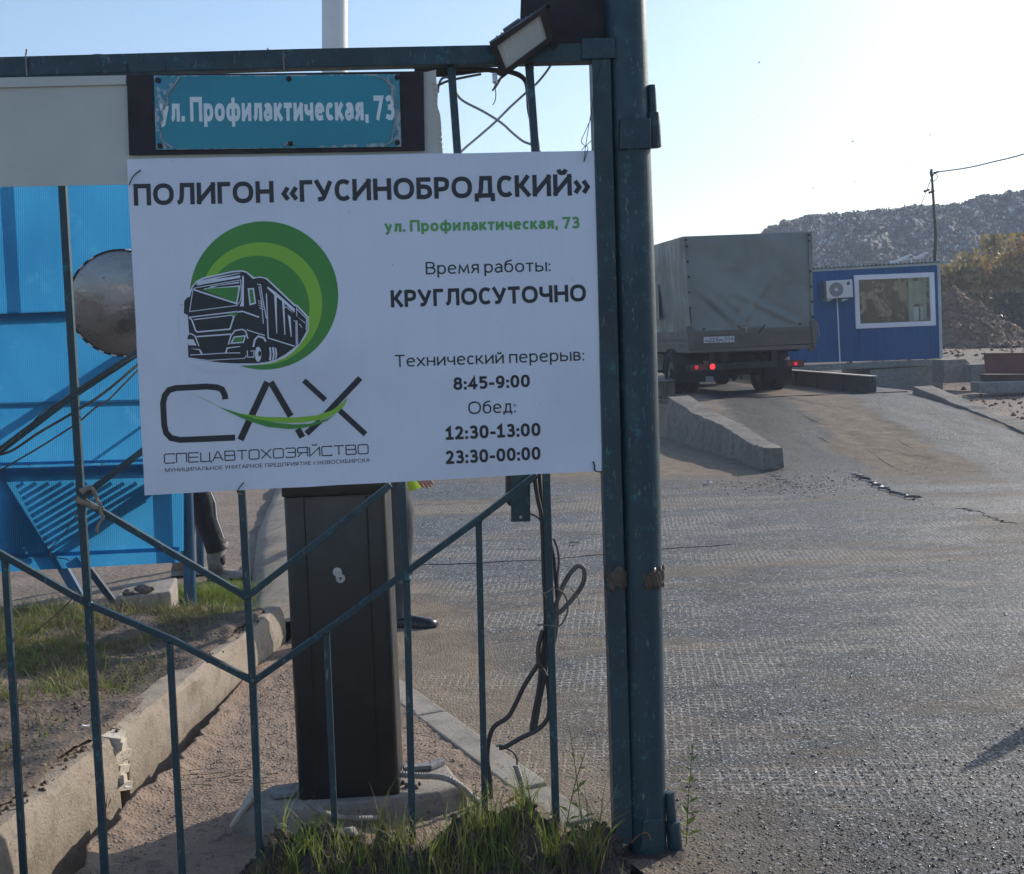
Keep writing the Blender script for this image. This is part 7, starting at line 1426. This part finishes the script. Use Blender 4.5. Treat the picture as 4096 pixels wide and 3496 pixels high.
# tall grass along the foot of the gate
def gaterow(n, tx0, tx1, sp, h0, h1, mt, wid=(.0015, .0038), nm='gate_grass', zoff=0.0, lean=(.1, .7)):
    a_ = F(vT(tx0, 1720)); b_ = F(vT(tx1, 1720)); ncl = max(3, n//5); u_ = rng.random(ncl); k = rng.integers(0, ncl, n); x = a_.x+(b_.x-a_.x)*u_[k]+rng.normal(0, .010, n); y = a_.y+(b_.y-a_.y)*u_[k]+(rng.normal(0, sp, ncl))[k]+rng.normal(0, .012, n)-.12
    z = np.maximum(zof(BX, BY, BZ, x, y), -.03)+zoff; blades(nm, x, y, z-.006, rng.uniform(h0, h1, n), rng.uniform(*wid, n), rng.uniform(*lean, n), mt)
gaterow(430, 600, 1000, .07, .04, .13, 'grass'); gaterow(260, 700, 1180, .06, .04, .12, 'grass'); gaterow(200, 940, 1120, .06, .08, .20, 'grass'); gaterow(560, 700, 1220, .08, .05, .17, 'grass_dry'); gaterow(110, 520, 700, .05, .04, .11, 'grass')
gaterow(60, 1120, 1230, .03, .12, .28, 'grass', wid=(.002, .005)); gaterow(150, 560, 1100, .06, .10, .20, 'grass', wid=(.0025, .005)); gaterow(260, 380, 700, .07, .03, .09, 'grass_dry'); gaterow(220, 560, 1240, .10, .04, .15, 'grass'); gaterow(160, 110, 330, .06, .05, .17, 'grass'); gaterow(120, 10, 200, .05, .05, .16, 'grass_dry')
# single weeds
def weed(px, py, h, lean, label, nl=14, m='grass'):
    b_ = F((px, py), -.02); b_.z = max(b_.z, -.02); e = empty('weed', b_, label, 'weed'); P = smoothpath([b_, b_+Vector((lean*.4, 0, h*.5)), b_+Vector((lean, -.01, h))], 6); mb = MB(); mb.tube(P, list(np.linspace(.0022, .0008, len(P))), 5); mb.build('stem', M[m], e)
    for k in range(nl):
        p = P[int(2+(len(P)-3)*k/nl)]; a_ = k*2.4; L = h*.17*(1-.6*k/nl); d = Vector((math.cos(a_), math.sin(a_)*.8, .55)).normalized(); s_ = d.cross(Vector((0, 0, 1))).normalized()*L*.2
        mb = MB(); mb.add([p, p+d*L*.4+s_, p+d*L-Vector((0, 0, L*.2)), p+d*L*.4-s_], [(0, 1, 2), (0, 2, 3)]); mb.build('leaf', M[m], e)
weed(2745, 3430, .36, .03, 'leafy green weed growing right of the foot of the gate post', 22); weed(2700, 3470, .20, -.02, 'short weed at the very foot of the gate post', 12); weed(2330, 3330, .33, -.03, 'thin tall grass stalk with seed head left of the gate stile', 10); weed(2260, 3330, .28, .08, 'leaning grass stalk beside the rightmost gate bar', 8)
weed(410, 3440, .20, .03, 'thin leafy weed between the two left gate bars', 8)
P = [F(vK(262, 1580), .07), F(vK(290, 1550), .08), F(vK(325, 1535), .085), F(vK(342, 1545), .085), F(vK(350, 1568), .085)]; mb = MB(); mb.tube(smoothpath(P, 5), [.0015]*21, 5, flat=.6); tag(mb.build('orange_grass_blade', M['fire_leaf'], None), 'bright orange dead grass blade arching in front of the post foot', 'grass blade')
for (x_, y_, m_) in ((1250, 320, 'fire_leaf'),):
    c = F(vH(x_, y_), .0); mb = MB(); mb.add([c+Vector(v) for v in ((-.03, 0, -.018), (.0, .004, .002), (.035, 0, .016), (.0, -.004, -.008))], [(0, 1, 2, 3)]); o = mb.build('dry_leaf', M[m_], None); o.modifiers.new('s', 'SOLIDIFY').thickness = .0006; tag(o, 'small orange leaf caught in the grass near the upright conduit', 'leaf')
# dry twigs on the path and the bed
mb = MB(); tg = []
for k in range(26): p = G(*vE(rnd.uniform(1080, 1600), rnd.uniform(860, 960)), .03); a_ = rnd.uniform(-.5, .5); L = rnd.uniform(.02, .07); mb.tube([p, p+Vector((math.cos(a_)*L, math.sin(a_)*L*.6, rnd.uniform(-.002, .006)))], .0011, 4)
tag(mb.build('dry_straw', M['grass_dry'], None), kind='stuff')
for (p, q, lb) in ((vD(505, 1195), vD(190, 1470), 'dark dry stick leaning in the grass behind the left gate bars'), (vD(515, 1195), vD(425, 1500), 'pale bent twig standing in the grassy bed')):
    a_ = F(p, -.05); b_ = G(*q, .24); mb = MB(); mb.tube(smoothpath([a_, a_.lerp(b_, .5)+Vector((.02, 0, .01)), b_], 5), .0022, 5); tag(mb.build('stick', M['wire' if 'dark' in lb else 'strap'], None), lb, 'stick')
